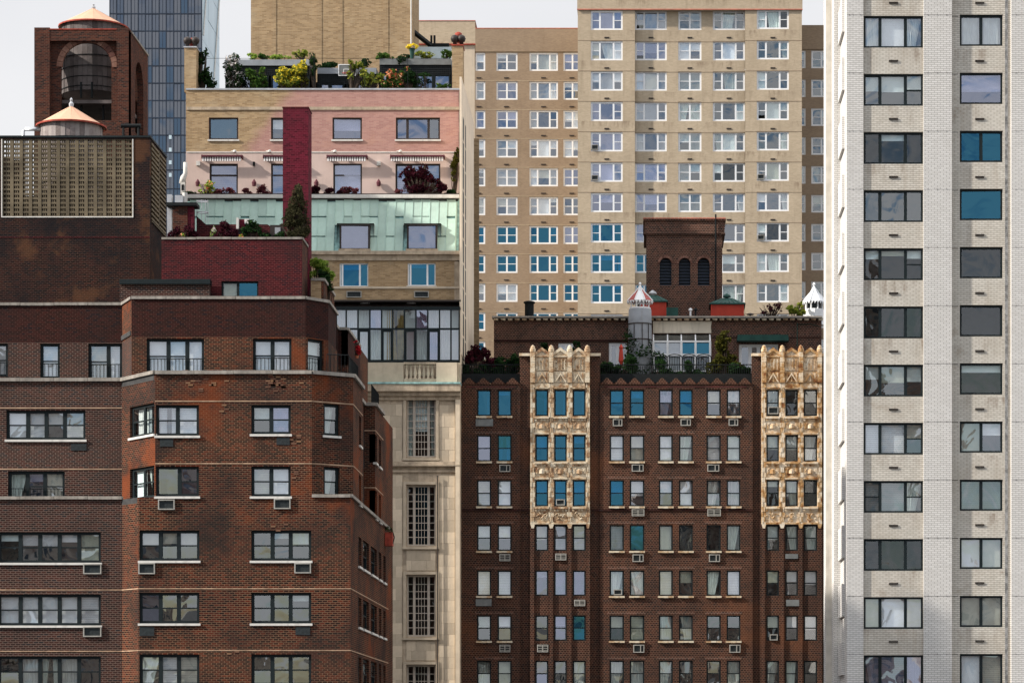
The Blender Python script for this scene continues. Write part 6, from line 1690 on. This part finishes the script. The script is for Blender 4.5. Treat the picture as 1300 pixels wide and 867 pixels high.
def cupola(T, x, y, z, r, h_post, h_roof, roofm, stripe, body, fin):
    n = 8
    for i in range(n):
        a0 = 2 * PI * (i + .5) / n; a1 = 2 * PI * (i + 1.5) / n
        P = lambda a, q, zz: (x + q * math.cos(a), y + q * math.sin(a), zz)
        T.part('post', MB().tube([P(a0, r * .86, z), P(a0, r * .86, z + h_post)], .05, 5), body)
        f = MB(); zt = z + h_post
        pr = [(r * 1.22, -.06), (r * .82, h_roof * .30), (r * .42, h_roof * .62), (.05, h_roof)]
        for (q0, w0), (q1, w1) in zip(pr[:-1], pr[1:]): f.quad(P(a0, q0, zt + w0), P(a1, q0, zt + w0), P(a1, q1, zt + w1), P(a0, q1, zt + w1))
        T.part('roof_panel', f, roofm if i % 2 or not stripe else stripe)
        s = MB(); k = 3
        for j in range(k):
            b0 = a0 + (a1 - a0) * j / k; b1 = a0 + (a1 - a0) * (j + 1) / k; bm = (b0 + b1) / 2
            s.quad(P(b0, r * 1.23, zt - .06), P(bm, r * 1.13, zt - .24), P(b1, r * 1.23, zt - .06), P(bm, r * 1.13, zt - .06))
        T.part('scallop', s, body)
        T.part('rib', MB().tube([P(a0, q + .02, zt + w) for q, w in pr], .035, 5), body)
    T.part('base_ring', MB().lathe([(r * .98, 0), (r * .98, .16), (r * .7, .16)], 16, x, y, z - .16, cap=True), body)
    T.part('finial', MB().lathe([(.04, -.05), (.09, .04), (.04, .12), (.10, .2), (.02, fin)], 8, x, y, z + h_post + h_roof), body)

def silo():
    y = 176.6; x = PX(812.5, y); r = 14.8 / F * y; zt = PZ(393.5, y)
    T = Thing('cupola_silo', 'grey round metal silo topped by a red and white striped cupola, ivy at its foot', 'tower', (x, y, ZT))
    m = MB(); T.part('shaft', MB().lathe([(r, ZT), (r, PZ(425, y)), (r * 1.0, PZ(410, y)), (r * .97, zt), (r * .9, zt + .05)], 24, x, y, 0), 'greyp', True)
    h = MB()
    for v in (412, 432): h.lathe([(r + .005, PZ(v, y) - .03), (r + .04, PZ(v, y) - .03), (r + .04, PZ(v, y) + .03), (r + .005, PZ(v, y) + .03)], 24, x, y, 0, cap=False)
    for a in (4.2, 4.9, 5.5): h.tube([(x + (r + .02) * math.cos(a), y + (r + .02) * math.sin(a), PZ(412, y)), (x + (r + .02) * math.cos(a), y + (r + .02) * math.sin(a), PZ(440, y))], .03, 4)
    T.part('band', h, 'dark')
    cupola(T, x, y, zt + .12, r * .94, (393.5 - 382) / F * y - .1, 17 / F * y, 'wframe', plain('faded_red_stripe', (.34, .09, .08), .7, .2, 3), 'wframe', .3)
    rn = random.Random(4)
    K = leaves([(x, y - r * .6, PZ(452, y), r * 1.2, r * .7, 1.3), (x - r, y - .5, PZ(440, y), .4, .4, 1.1), (x + .5, y - .8, PZ(462, y), 1.3, .5, .8)], 1500, .10, rn)
    T.part('ivy', K, 'g_dark', kind='stuff')
    # second white cupola at the right end
    y = 181.0; x = PX(1033.5, y); z = PZ(404, YP)
    W = Thing('white_cupola', 'small white cupola with pointed white roof at the right end of the penthouse roof', 'cupola', (x, y, z))
    W.part('plinth', MB().lathe([(.66, 0), (.66, PZ(394, y) - z), (.6, PZ(394, y) - z)], 8, x, y, z), 'wframe')
    W.part('lantern', MB().lathe([(.42, 0), (.42, .55)], 8, x, y, PZ(394, y)), 'acg')
    cupola(W, x, y, PZ(393, y), .62, 11.5 / F * y - .05, 17 / F * y, 'wframe', None, 'wframe', .34)
silo()

m = MB().lathe([(.28, PZ(404, 180)), (.28, PZ(386, 180)), (.36, PZ(385, 180)), (.36, PZ(383.5, 180)), (.24, PZ(382.5, 180))], 14, PX(672, 180), 180, 0)
solo('roof_flue', m, 'iron', 'short black round flue on the left part of the penthouse roof', 'flue', (PX(672, 180), 180, PZ(404, 180)), group=None)
# red parasol folded by the white door
y = 175.6; x = PX(788.5, y)
T = Thing('folded_parasol', 'folded red parasol standing in front of the white terrace door', 'parasol', (x, y, ZT))
T.part('canopy', MB().lathe([(.05, PZ(463, y)), (.16, PZ(458, y)), (.10, PZ(444, y)), (.13, PZ(441, y)), (.03, PZ(437, y))], 10, x, y, 0), 'redp'); T.part('pole', MB().tube([(x, y, ZT), (x, y, PZ(436, y))], .025, 6), 'iron'); T.part('base', MB().lathe([(.25, ZT), (.25, ZT + .06), (.05, ZT + .1)], 12, x, y, 0), 'iron')

# ================================================================ roof garden on top of the pink house
def roof_garden():
    Y = 178.2; z0 = PZ(114.5, 176) - .15
    rn = random.Random(8)
    def pergola(name, label, ua, ub, uxa, uxb, top, band, wins, Yp):
        T = Thing(name, label, 'pergola', (PX((ua + ub) / 2, Yp), Yp + 1, z0))
        T.part('roof_box', fbox(MB(), Yp, ua, ub, band, band + 7.5, .1, 2.5), 'greyp' if uxa < 400 else 'planter')
        t = MB(); v = band + 7.5; vb = band + 19.5
        n = int((ub - ua) / 2.6)
        for i in range(n + 1): u = ua + (ub - ua) * i / n; fbox(t, Yp, u - .25, u + .25, v, vb, .03, .02)
        for k in range(6): vv = v + (vb - v) * k / 5; fbox(t, Yp, ua, ub, vv - .25, vv + .25, .035, .015)
        T.part('trellis', t, 'trellis')
        T.part('trellis_back', fbox(MB(), Yp, ua, ub, v, vb, -.04, .1), 'acg')
        for (a, b) in wins:
            window(T, (PX((a + b) / 2, Yp), Yp, z0 + .1), 0, (b - a) / F * Yp, PZ(vb + .5, Yp) - z0 - .1, F1, 'gl', 'black', .07, .08, .0, look='N')
        ps = MB()
        xs = sorted({ua, ub - 1.5} | {a - 1 for a, b in wins} | {b for a, b in wins})
        for u in xs: fbox(ps, Yp, u, u + 1.4, vb, 118, .02, .15)
        T.part('post', ps, 'black')
        T.part('rear_wall', fbox(MB(), Yp + .9, ua, ub, vb, 120, 0, .1), 'dark')
        return T
    pergola('roof_pergola', 'dark trellis pergola with planter roof on the left half of the roof garden', 287, 393, 0, 0, 80, 76.5, [(290, 318), (320, 340), (345, 366), (374, 390)], Y)
    pergola('roof_pergola', 'dark trellis garden room beneath the tan tower, with a basketball hoop in front', 403, 478, 1, 0, 80, 87, [(405, 418), (420, 436), (446, 462)], Y + .7)
    pergola('roof_pergola', 'dark trellis pergola with grey planter roof beside the right chimney', 482, 573, 450, 0, 80, 75.5, [(486, 500), (530, 549.5), (551.5, 571)], Y)
    # hoop
    x = PX(440.5, Y - .6); y = Y - .6
    H = Thing('basketball_hoop', 'basketball hoop with clear white edged backboard on the roof garden', 'basketball hoop', (x, y, z0))
    m = MB(); fbox(m, y, 429.5, 430.5, 82, 96.8, .02, .02); fbox(m, y, 451.5, 452.5, 82, 96.8, .02, .02); fbox(m, y, 430.5, 451.5, 82, 83, .02, .02); fbox(m, y, 430.5, 451.5, 95.8, 96.8, .02, .02)
    fbox(m, y, 436, 436.7, 88, 94.5, .02, .02); fbox(m, y, 442.3, 443, 88, 94.5, .02, .02); fbox(m, y, 436.7, 442.3, 88, 88.7, .02, .02)
    H.part('board_frame', m, 'wframe'); H.part('backboard', fbox(MB(), y, 430.5, 451.5, 83, 95.8, .0, .01), 'planter')
    H.part('rim', MB().tube([(PX(439.5, y) + .2 * math.cos(t * PI / 6), y - .25 + .2 * math.sin(t * PI / 6), PZ(94.5, y)) for t in range(13)], .02, 5), 'redp')
    H.part('pole', MB().box(x - .05, y + .05, z0, x + .05, y + .15, PZ(88, y)), 'iron')
    # parapet glass rail line: a thin dark cable from end to end
    m = MB().tube([(PX(262, Y), Y - 1.4, PZ(74.5, Y - 1.4)), (PX(573, Y), Y - 1.4, PZ(74.5, Y - 1.4))], .012, 4)
    for u in (300, 402, 466, 520): m.box(PX(u, Y) - .015, Y - 1.42, z0, PX(u, Y) + .015, Y - 1.38, PZ(74.5, Y - 1.4))
    solo('garden_wire_rail', m, 'iron', 'thin wire rail strung along the front of the roof garden', 'railing', (PX(420, Y), Y - 1.4, z0))
    z = z0
    def B(u, v, ru, rv, y=Y - .8, ry=.5): return (PX(u, y), y, PZ(v, y), ru / F * y, ry, rv / F * y)
    def P(lab, u, bl, n, s, mats, y=Y - .8, **k): return plant(k.pop('name', 'shrub'), lab, k.pop('cat', 'shrub'), (PX(u, y), y, k.pop('z', z)), bl, n, s, mats, seed=int(u * 7), **k)
    P('dark evergreen climber hanging beside the left roof garden chimney', 256, [B(253, 80, 6, 18), B(259, 98, 9, 15), B(269, 104, 6, 10), B(262, 70, 3, 6)], 1700, .10, 'g_dark', name='climber', cat='climber')
    P('rounded dark vine with pinkish flowers draped over the left end of the trellis', 300, [B(297, 82, 13, 13), B(290, 92, 6, 12), B(302, 98, 9, 9)], 1700, .09, ['g_dark', 'fl_wh'], name='vine', cat='vine')
    P('clipped low green bush on the planter roof, leftmost', 322, [B(322, 72.5, 7, 4, Y + .3)], 500, .07, 'g_lime', z=PZ(77, Y), y=Y + .3)
    P('clipped low green bush on the planter roof, second from left', 335, [B(335, 72.5, 7, 4, Y + .3)], 500, .07, 'g_mid', z=PZ(77, Y), y=Y + .3)
    P('low bright grassy bush right of the clipped pair on the planter roof', 356, [B(356, 73.5, 14, 3.5, Y + .3)], 600, .07, 'g_lime', z=PZ(77, Y), y=Y + .3)
    P('orange tinged upright bush on the right end of the left planter roof', 384, [B(384, 70, 7, 5.5, Y + .3), B(374, 68, 3, 5, Y + .3)], 600, .08, 'g_yel', z=PZ(77, Y), y=Y + .3)
    P('dark ivy mass hanging at the right end of the left trellis', 399, [B(397, 76, 6, 7), B(400, 90, 4, 12)], 900, .09, 'g_dark', name='ivy', cat='ivy')
    P('leafy green upright shrub in the middle of the left roof garden', 328, [B(322, 98, 8, 14), B(333, 100, 8, 12), B(328, 108, 12, 8)], 1500, .11, 'g_mid')
    P('large golden yellow shrub spilling over the left roof garden parapet', 368, [B(362, 98, 13, 13), B(380, 88, 9, 12), B(372, 104, 15, 8), B(355, 104, 6, 7)], 2500, .12, ['g_yel', 'fl_yel'])
    P('small white flowering bush at the far left of the parapet', 297, [B(295, 107, 10, 6)], 500, .08, ['g_dark', 'fl_wh'])
    P('grey green bush right of the golden shrub', 386, [B(386, 104, 8, 9)], 600, .1, 'g_olive')
    P('slender yellow blossomed branches beside the basketball hoop', 446, [B(446, 84, 5, 8), B(455, 80, 6, 6), B(445, 97, 4, 5), B(462, 90, 5, 5)], 420, .13, 'g_yel', y=Y - 1.0)
    P('yellow green spindly shrub low beside the hoop', 466, [B(470, 102, 12, 8), B(484, 98, 8, 8)], 800, .12, 'g_yel')
    P('dark green bush with orange blooms on the right roof garden', 503, [B(500, 100, 13, 12), B(512, 94, 10, 9), B(494, 108, 10, 6)], 2200, .11, ['g_mid', 'fl_or'])
    P('very dark rounded bush left of the right-hand garden windows', 520, [B(521, 100, 9, 13)], 1300, .10, 'g_dark')
    P('thin arching dark branches crossing the right garden window', 538, [B(538, 96, 8, 5), B(533, 108, 4, 5)], 220, .09, 'g_dark')
    P('low light green bush at the right end of the roof garden parapet', 564, [B(562, 110, 9, 4)], 420, .08, 'g_mid')
    P('mixed green bush on the middle of the planter roof by the tan tower foot', 484, [B(482, 71, 8, 5, Y + .3), B(494, 72, 7, 4, Y + .3)], 700, .08, 'g_mid', z=PZ(76, Y), y=Y + .3)
    P('dark trailing bush below the yellow potted flower', 514, [B(512, 74, 12, 6, Y + .2), B(506, 82, 5, 5, Y + .2)], 900, .09, 'g_dark', z=PZ(76, Y), y=Y + .2)
    P('yellow green grassy bush left of the right chimney', 545, [B(543, 71, 14, 4.5, Y + .3)], 700, .08, 'g_yel', z=PZ(76, Y), y=Y + .3)
    P('green gold bush touching the right chimney', 565, [B(566, 70, 8, 6, Y + .3)], 500, .08, 'g_mid', z=PZ(76, Y), y=Y + .3)
    y = Y + .1; x = PX(523, y)
    T = Thing('potted_flower', 'bright yellow flower head in a tall green pot on the planter roof', 'flower', (x, y, PZ(76, y)))
    T.part('stem', MB().lathe([(.10, PZ(76, y)), (.14, PZ(66, y)), (.20, PZ(62, y))], 10, x, y, 0), 'greenp')
    T.part('petals', leaves([(x, y, PZ(59.5, y), .36, .3, .16)], 300, .09, rn), 'fl_yel')
    P('dark shrubs filling the shaded garden beneath the tan tower', 425, [B(412, 84, 14, 4, Y + 1.4), B(466, 80, 12, 6, Y + 1.2)], 1200, .1, 'g_dark', y=Y + 1.2)
roof_garden()

# ---- terrace plants of the pink storey
Y = 174.6; z = PZ(252, 173.6)
def B(u, v, ru, rv, y=Y, ry=.35): return (PX(u, y), y, PZ(v, y), ru / F * y, ry, rv / F * y)
def P(lab, u, bl, n, s, mats, name='shrub', cat='shrub', y=Y, z=z, **k): return plant(name, lab, cat, (PX(u, y), y, z), bl, n, s, mats, seed=int(u * 3) + 1, **k)
P('coral orange flowering plant at the left end of the pink terrace', 263, [B(262, 236, 9, 6), B(257, 242, 6, 5), B(268, 242, 6, 5)], 420, .11, ['g_lime', 'fl_or'], name='flowering_plant', cat='plant')
P('dark trailing greenery along the left end of the pink terrace', 245, [B(246, 246.5, 11, 3)], 500, .08, 'g_dark')
P('rosy shrub in front of the leftmost terrace window', 285, [B(281, 243, 8, 6), B(293, 244, 6, 5)], 900, .09, 'g_pinkf')
P('small rosy bush between the terrace windows, left of the chimney', 314, [B(313, 245, 6, 5)], 400, .09, 'g_pinkf')
P('rosy rounded bush just left of the short-awning window', 335, [B(335, 242.5, 8, 6)], 600, .09, 'g_pinkf')
P('dark wine coloured hedge just right of the tall wine chimney', 406, [B(402, 243, 9, 6), B(414, 244, 9, 6), B(428, 246, 7, 3)], 1300, .10, 'g_wine')
P('reddish feathery plants under the window right of the wine chimney', 440, [B(440, 243, 9, 6), B(450, 244, 5, 5)], 500, .10, 'g_pinkf')
P('large dark red japanese maple covering the widest terrace window', 532, [B(520, 226, 12, 12), B(537, 222, 15, 14), B(553, 232, 12, 12), B(532, 238, 18, 9), B(562, 240, 8, 7)], 5200, .10, 'g_wine', name='maple_tree', cat='tree', stem=.09)
P('small reddish bush at the foot of the dark red maple', 505, [B(505, 244, 6, 4)], 250, .09, 'g_pinkf')
P('dark low hedge at the right end of the pink terrace', 572, [B(572, 245, 10, 4)], 600, .09, 'g_dark')
P('green vine climbing the right corner of the pink storey', 577, [B(577, 212, 5, 18, 175.7, .2), B(580, 196, 3, 10, 175.7, .2)], 900, .09, 'g_olive', name='vine', cat='vine', y=175.7)
# ---- conifer and plants on the crimson bulkhead roof
Y = 136.2; z = PZ(304, 135.2) - .05
def B(u, v, ru, rv, y=Y, ry=.5): return (PX(u, y), y, PZ(v, y), ru / F * y, ry, rv / F * y)
P('tall dark conical conifer in front of the wine red chimney', 377, [B(377, 290, 17.5, 15, ry=.6), B(376, 275, 14, 15), B(377, 260, 11, 13), B(378, 248, 7, 11), B(379, 240, 4, 5)], 6500, .065, 'g_con', name='conifer', cat='tree', y=Y, z=z, stem=.06)
P('dark rounded bush left of the conifer on the crimson roof', 319, [B(318, 288, 8, 9), B(326, 294, 9, 8), B(312, 296, 6, 7)], 1700, .07, 'g_dark', y=Y, z=z)
P('dusky plum bush in the middle of the crimson roof', 288, [B(286, 290, 9, 7), B(292, 297, 12, 6), B(278, 298, 6, 5)], 1500, .07, 'g_wine', y=Y, z=z)
P('dark low hedge along the crimson roof parapet', 340, [B(340, 300, 14, 4), B(355, 299, 6, 5)], 900, .07, 'g_dark', y=Y, z=z)
P('small lime leaved plant with pale flowers on the crimson roof edge', 270, [B(270, 297, 3.5, 7, 135.6, .15)], 200, .06, ['g_lime', 'fl_wh'], y=135.6, z=z, pot=.09)
P('little orange flower pot on the crimson roof edge, right', 306, [B(306, 301, 3, 3, 135.6, .12)], 120, .05, ['g_lime', 'fl_or'], y=135.6, z=z, pot=.08)
P('little orange flower pot on the crimson roof edge, far left', 232, [B(232, 299, 3, 3.5, 135.6, .12)], 120, .05, ['g_lime', 'fl_or'], y=135.6, z=z, pot=.08)
P('shadowy plum and dark shrubs below the small brick stack', 228, [B(222, 294, 7, 8), B(238, 292, 5, 10), B(246, 296, 6, 7)], 1500, .07, 'g_wine', y=Y, z=z)
P('bright lime green bush behind the cream upstand', 404, [B(405, 337, 13, 12, 138.6), B(415, 345, 9, 10, 138.6), B(400, 348, 9, 9, 138.6)], 2800, .07, 'g_lime', y=138.6, z=PZ(380, 131.8) - 1)
P('dark green bush below the lime green bush', 412, [B(411, 352, 12, 9, 138.0), B(418, 362, 7, 9, 138.0)], 1700, .07, 'g_dark', y=138.0, z=PZ(380, 131.8) - 1)
# brick stack, ducts and guard hoops by the left end of that roof
T = Thing('brick_vent_stack', 'small brick vent stack with dark cap left of the copper band', 'vent stack', (PX(228, 136.6), 136.9, z))
T.part('shaft', fbox(MB(), 136.6, 219, 238, 262, 305, 0, .7), 'wb'); T.part('cap', fbox(MB(), 136.5, 211, 250, 257.5, 261.5, .1, .9), 'iron'); T.part('side_panel', fbox(MB(), 136.65, 238, 245, 262, 303, 0, .6), 'chim')
T = Thing('metal_ductwork', 'pale metal duct boxes above the small brick vent stack', 'duct', (PX(228, 137), 137.2, PZ(261, 137)))
T.part('duct', fbox(fbox(MB(), 137, 222, 232, 248, 258, 0, .5), 137, 212, 218, 247, 300, .0, .4), 'metal'); T.part('elbow', MB().tube([(PX(234, 137), 137.2, PZ(262, 137)), (PX(234, 137), 137.2, PZ(244, 137))], .12, 8), 'sill')
T = Thing('carved_scroll', 'pale curved flue with dark slot at the left corner of the pink terrace', 'flue', (PX(234, 175), 175, PZ(250, 175)))
T.part('body', fbox(MB(), 175, 229.5, 235, 232, 247, .1, .3), 'sill'); T.part('slot', fbox(MB(), 175, 230.8, 233.8, 235, 242, .12, 0), 'iron')
T.part('neck', MB().tube([(PX(231, 175), 175.1, PZ(233, 175)), (PX(232.5, 175), 175.1, PZ(225, 175)), (PX(235, 175), 175.1, PZ(220, 175)), (PX(235, 175), 175.1, PZ(206, 175))], [.2, .18, .13, .12], 8), 'sill', True)
T = Thing('roof_air_conditioner', 'white cased air conditioner with brown side on the crimson roof', 'air conditioner', (PX(310, 137), 137.2, z))
T.part('casing', fbox(MB(), 137, 301, 304, 278, 292, .3, .3), 'sill'); T.part('body', fbox(MB(), 137, 304, 311, 279, 292, .1, .3), 'chim'); T.part('hood', fbox(MB(), 137, 311, 317, 279, 285, .2, .3), 'sill')
T.part('stand', fbox(MB(), 137, 302, 316, 292, 305, -.02, .25), 'dark')
T = Thing('roof_ladder', 'thin metal ladder hoops rising in front of the left end of the copper band', 'ladder', (PX(257, 137.6), 137.6, z))
m = MB()
for u in (250, 256, 261, 264): m.tube([(PX(u, 137.6), 137.6, z), (PX(u, 137.6), 137.6, PZ(254, 137.6))], .018, 4)
for v in (256, 270): m.tube([(PX(257, 137.6) + .27 * math.cos(t * PI / 6), 137.6 + .2 * math.sin(t * PI / 6), PZ(v, 137.6)) for t in range(13)], .022, 4)
T.part('hoops', m, 'metal')
T = Thing('low_roof_structure', 'low plum coloured roof housing with slanting end in front of the copper band', 'roof housing', (PX(290, 137.4), 137.6, z))
T.part('housing', MB().extr([(PX(250, 137.4), z), (PX(348, 137.4), z), (PX(348, 137.4), PZ(291, 137.4)), (PX(340, 137.4), PZ(285.5, 137.4)), (PX(262, 137.4), PZ(285.5, 137.4)), (PX(250, 137.4), PZ(275, 137.4))], 137.3, 138.0), 'rr')
T.part('dark_door', fbox(MB(), 137.3, 343, 360, 286, 305, .05, .4), 'dark'); T.part('door_panel', fbox(MB(), 137.24, 349, 356, 289, 303, .02, 0), 'shade')
# red plants on the side ledges
P('deep red potted plant on the side ledge of the red brick building', 453, [(PX(453, 141), 141.3, PZ(443, 141), .16, .2, .38)], 300, .07, 'fl_red', name='potted_plant', cat='potted plant', y=141.3, z=PZ(452, 141) - .05, pot=.1)
P('small trailing red plant at the roof corner of the red brick building', 424, [(PX(424, 136.6), 136.6, PZ(398, 136.6), .10, .15, .3)], 160, .06, 'fl_red', name='potted_plant', cat='potted plant', y=136.6, z=PZ(405, 136.6), pot=.08)
T = Thing('window_basket', 'rust brown basket planter hung on the side wall edge of the red brick building', 'planter', (-12.75, 147.4, PZ(693, 147.4)))
T.part('basket', MB().box(-12.98, 147.1, PZ(693, 147.4), -12.6, 147.8, PZ(676, 147.4)), 'rust'); T.part('hoop', MB().tube([(-12.6, 147.4, PZ(690, 147.4)), (-12.52, 147.4, PZ(682, 147.4)), (-12.6, 147.4, PZ(675, 147.4))], .03, 5), 'iron')
T.part('leaves', leaves([(-12.8, 147.4, PZ(673, 147.4), .2, .3, .25)], 160, .06, random.Random(5)), 'g_dark')
# ---- terrace planting of the brown building
Y = 172.3; z = ZT
def B(u, v, ru, rv, y=Y, ry=.5): return (PX(u, y), y, PZ(v, y), ru / F * y, ry, rv / F * y)
P('dusky purple bush at the left corner of the brown building terrace', 604, [B(598, 456, 11, 9), B(610, 450, 12, 9), B(621, 458, 9, 9)], 2600, .11, 'g_wine', z=z, y=Y)
P('small tree with purplish crown above the left terrace bushes', 606, [B(606, 442, 8, 4), B(601, 449, 9, 4), B(613, 446, 7, 4)], 700, .10, 'g_wine', name='small_tree', cat='tree', z=z, y=Y, stem=.05)
P('dark evergreen hedge along the left terrace of the brown building', 635, [B(592, 468, 9, 9), B(612, 470, 14, 8), B(633, 465, 13, 12), B(650, 463, 10, 13), B(642, 472, 16, 8)], 6000, .10, 'g_dark', z=z, y=Y)
P('dark bushes between the terracotta bay and the grey silo', 780, [B(767, 470, 9, 9), B(785, 472, 12, 7), B(800, 465, 9, 13), B(772, 462, 7, 8)], 3600, .10, 'g_dark', z=z, y=Y)
P('dark clipped bush in front of the greenhouse, left', 836, [B(838, 466, 6, 9), B(846, 474, 10, 5)], 1300, .09, 'g_dark', z=z, y=Y + 2)
P('dark clipped bush in front of the greenhouse, right', 876, [B(874, 466, 7, 9), B(886, 474, 10, 5), B(862, 475, 8, 4)], 1500, .09, 'g_dark', z=z, y=Y + 2)
P('tall olive bush right of the greenhouse', 918, [B(916, 438, 12, 18, 175), B(922, 452, 15, 16, 175), B(910, 462, 12, 14, 175), B(930, 466, 12, 12, 175)], 5200, .11, 'g_olive', z=z, y=175, stem=.05)
P('dark bush between olive bush and the pale terracotta bay', 944, [B(938, 470, 12, 9), B(950, 474, 7, 7)], 2000, .10, 'g_dark', z=z, y=Y + .6)
P('small green bush behind the crown of the left terracotta bay', 733, [B(733, 438, 6, 7, 176.5), B(730, 445, 6, 5, 176.5)], 900, .09, 'g_dark', z=z, y=176.5)
P('green vine patch on the brick penthouse left of the bay crown', 692, [B(690, 440, 5, 6, 176.8), B(694, 446, 6, 5, 176.8)], 500, .09, 'g_dark', z=z, y=176.8, name='vine', cat='vine')
zz = PZ(404, YP)
P('bare dark branched bush on the penthouse roof', 980, [B(976, 392, 7, 6, 180), B(986, 390, 8, 6, 180), B(969, 396, 5, 4, 180)], 500, .07, 'g_wine', z=zz, y=180)
P('pale yellow leaved bush between the bare bush and white cupola', 1010, [B(1006, 393, 7, 5, 180), B(1015, 389, 6, 5, 180), B(1017, 397, 6, 4, 180)], 500, .14, 'fl_or' if False else 'g_yel', z=zz, y=180)
m = MB(); rn = random.Random(12)
for i in range(14):
    a = rn.uniform(-.9, .9); x = PX(979, 180) + rn.uniform(-.25, .25); m.tube([(x, 180, zz), (x + a * .4, 180 + rn.uniform(-.2, .2), zz + .5), (x + a * .8 + rn.uniform(-.1, .1), 180 + rn.uniform(-.2, .2), zz + rn.uniform(.8, 1.15))], [.03, .02, .008], 4)
solo('bare_branches', m, 'trunk', 'leafless twig stems standing inside the dark bush on the penthouse roof', 'branches', (PX(979, 180), 180, zz))

# ================================================================ the city blocks across the avenue, which the windows mirror
def opposite_blocks():
    T = Thing('opposite_city_blocks', 'tall city blocks across the avenue, seen only as reflections in the window panes', 'buildings', (0, -120, 0))
    rr = random.Random(17); w = MB(); g = MB()
    x = -230
    while x < 240:
        wd = rr.uniform(18, 34); dp = rr.uniform(20, 35); h = rr.choice([48, 56, 64, 78, 96, 60]) + rr.uniform(-6, 6); y = -75 - rr.uniform(0, 70)
        w.box(x, y - dp, 0, x + wd, y, h)
        if rr.random() < .6: w.box(x + wd * .25, y - dp * .7, h, x + wd * .7, y - dp * .2, h + rr.uniform(5, 14))
        n = int(wd / 4.2); k = int(h / 3.4)
        for i in range(n):
            for j in range(2, k):
                xx = x + wd * (i + .5) / n; z = j * 3.4
                g.box(xx - 1.0, y - .1, z + .6, xx + 1.0, y + .06, z + 2.4)
        x += wd + rr.choice([3, 8, 18, 28])
    T.part('facade', w, tri('opposite_facade', [(.10, .05, .04), (.22, .17, .13), (.40, .35, .29), (.16, .10, .08), (.5, .47, .42)], .9, .9, 0, .05), kind='stuff')
    T.part('window_row', g, tri('opposite_glass', [(.02, .03, .04), (.06, .08, .10), (.25, .28, .30)], .2, .8, 0, .3), kind='stuff')
opposite_blocks()
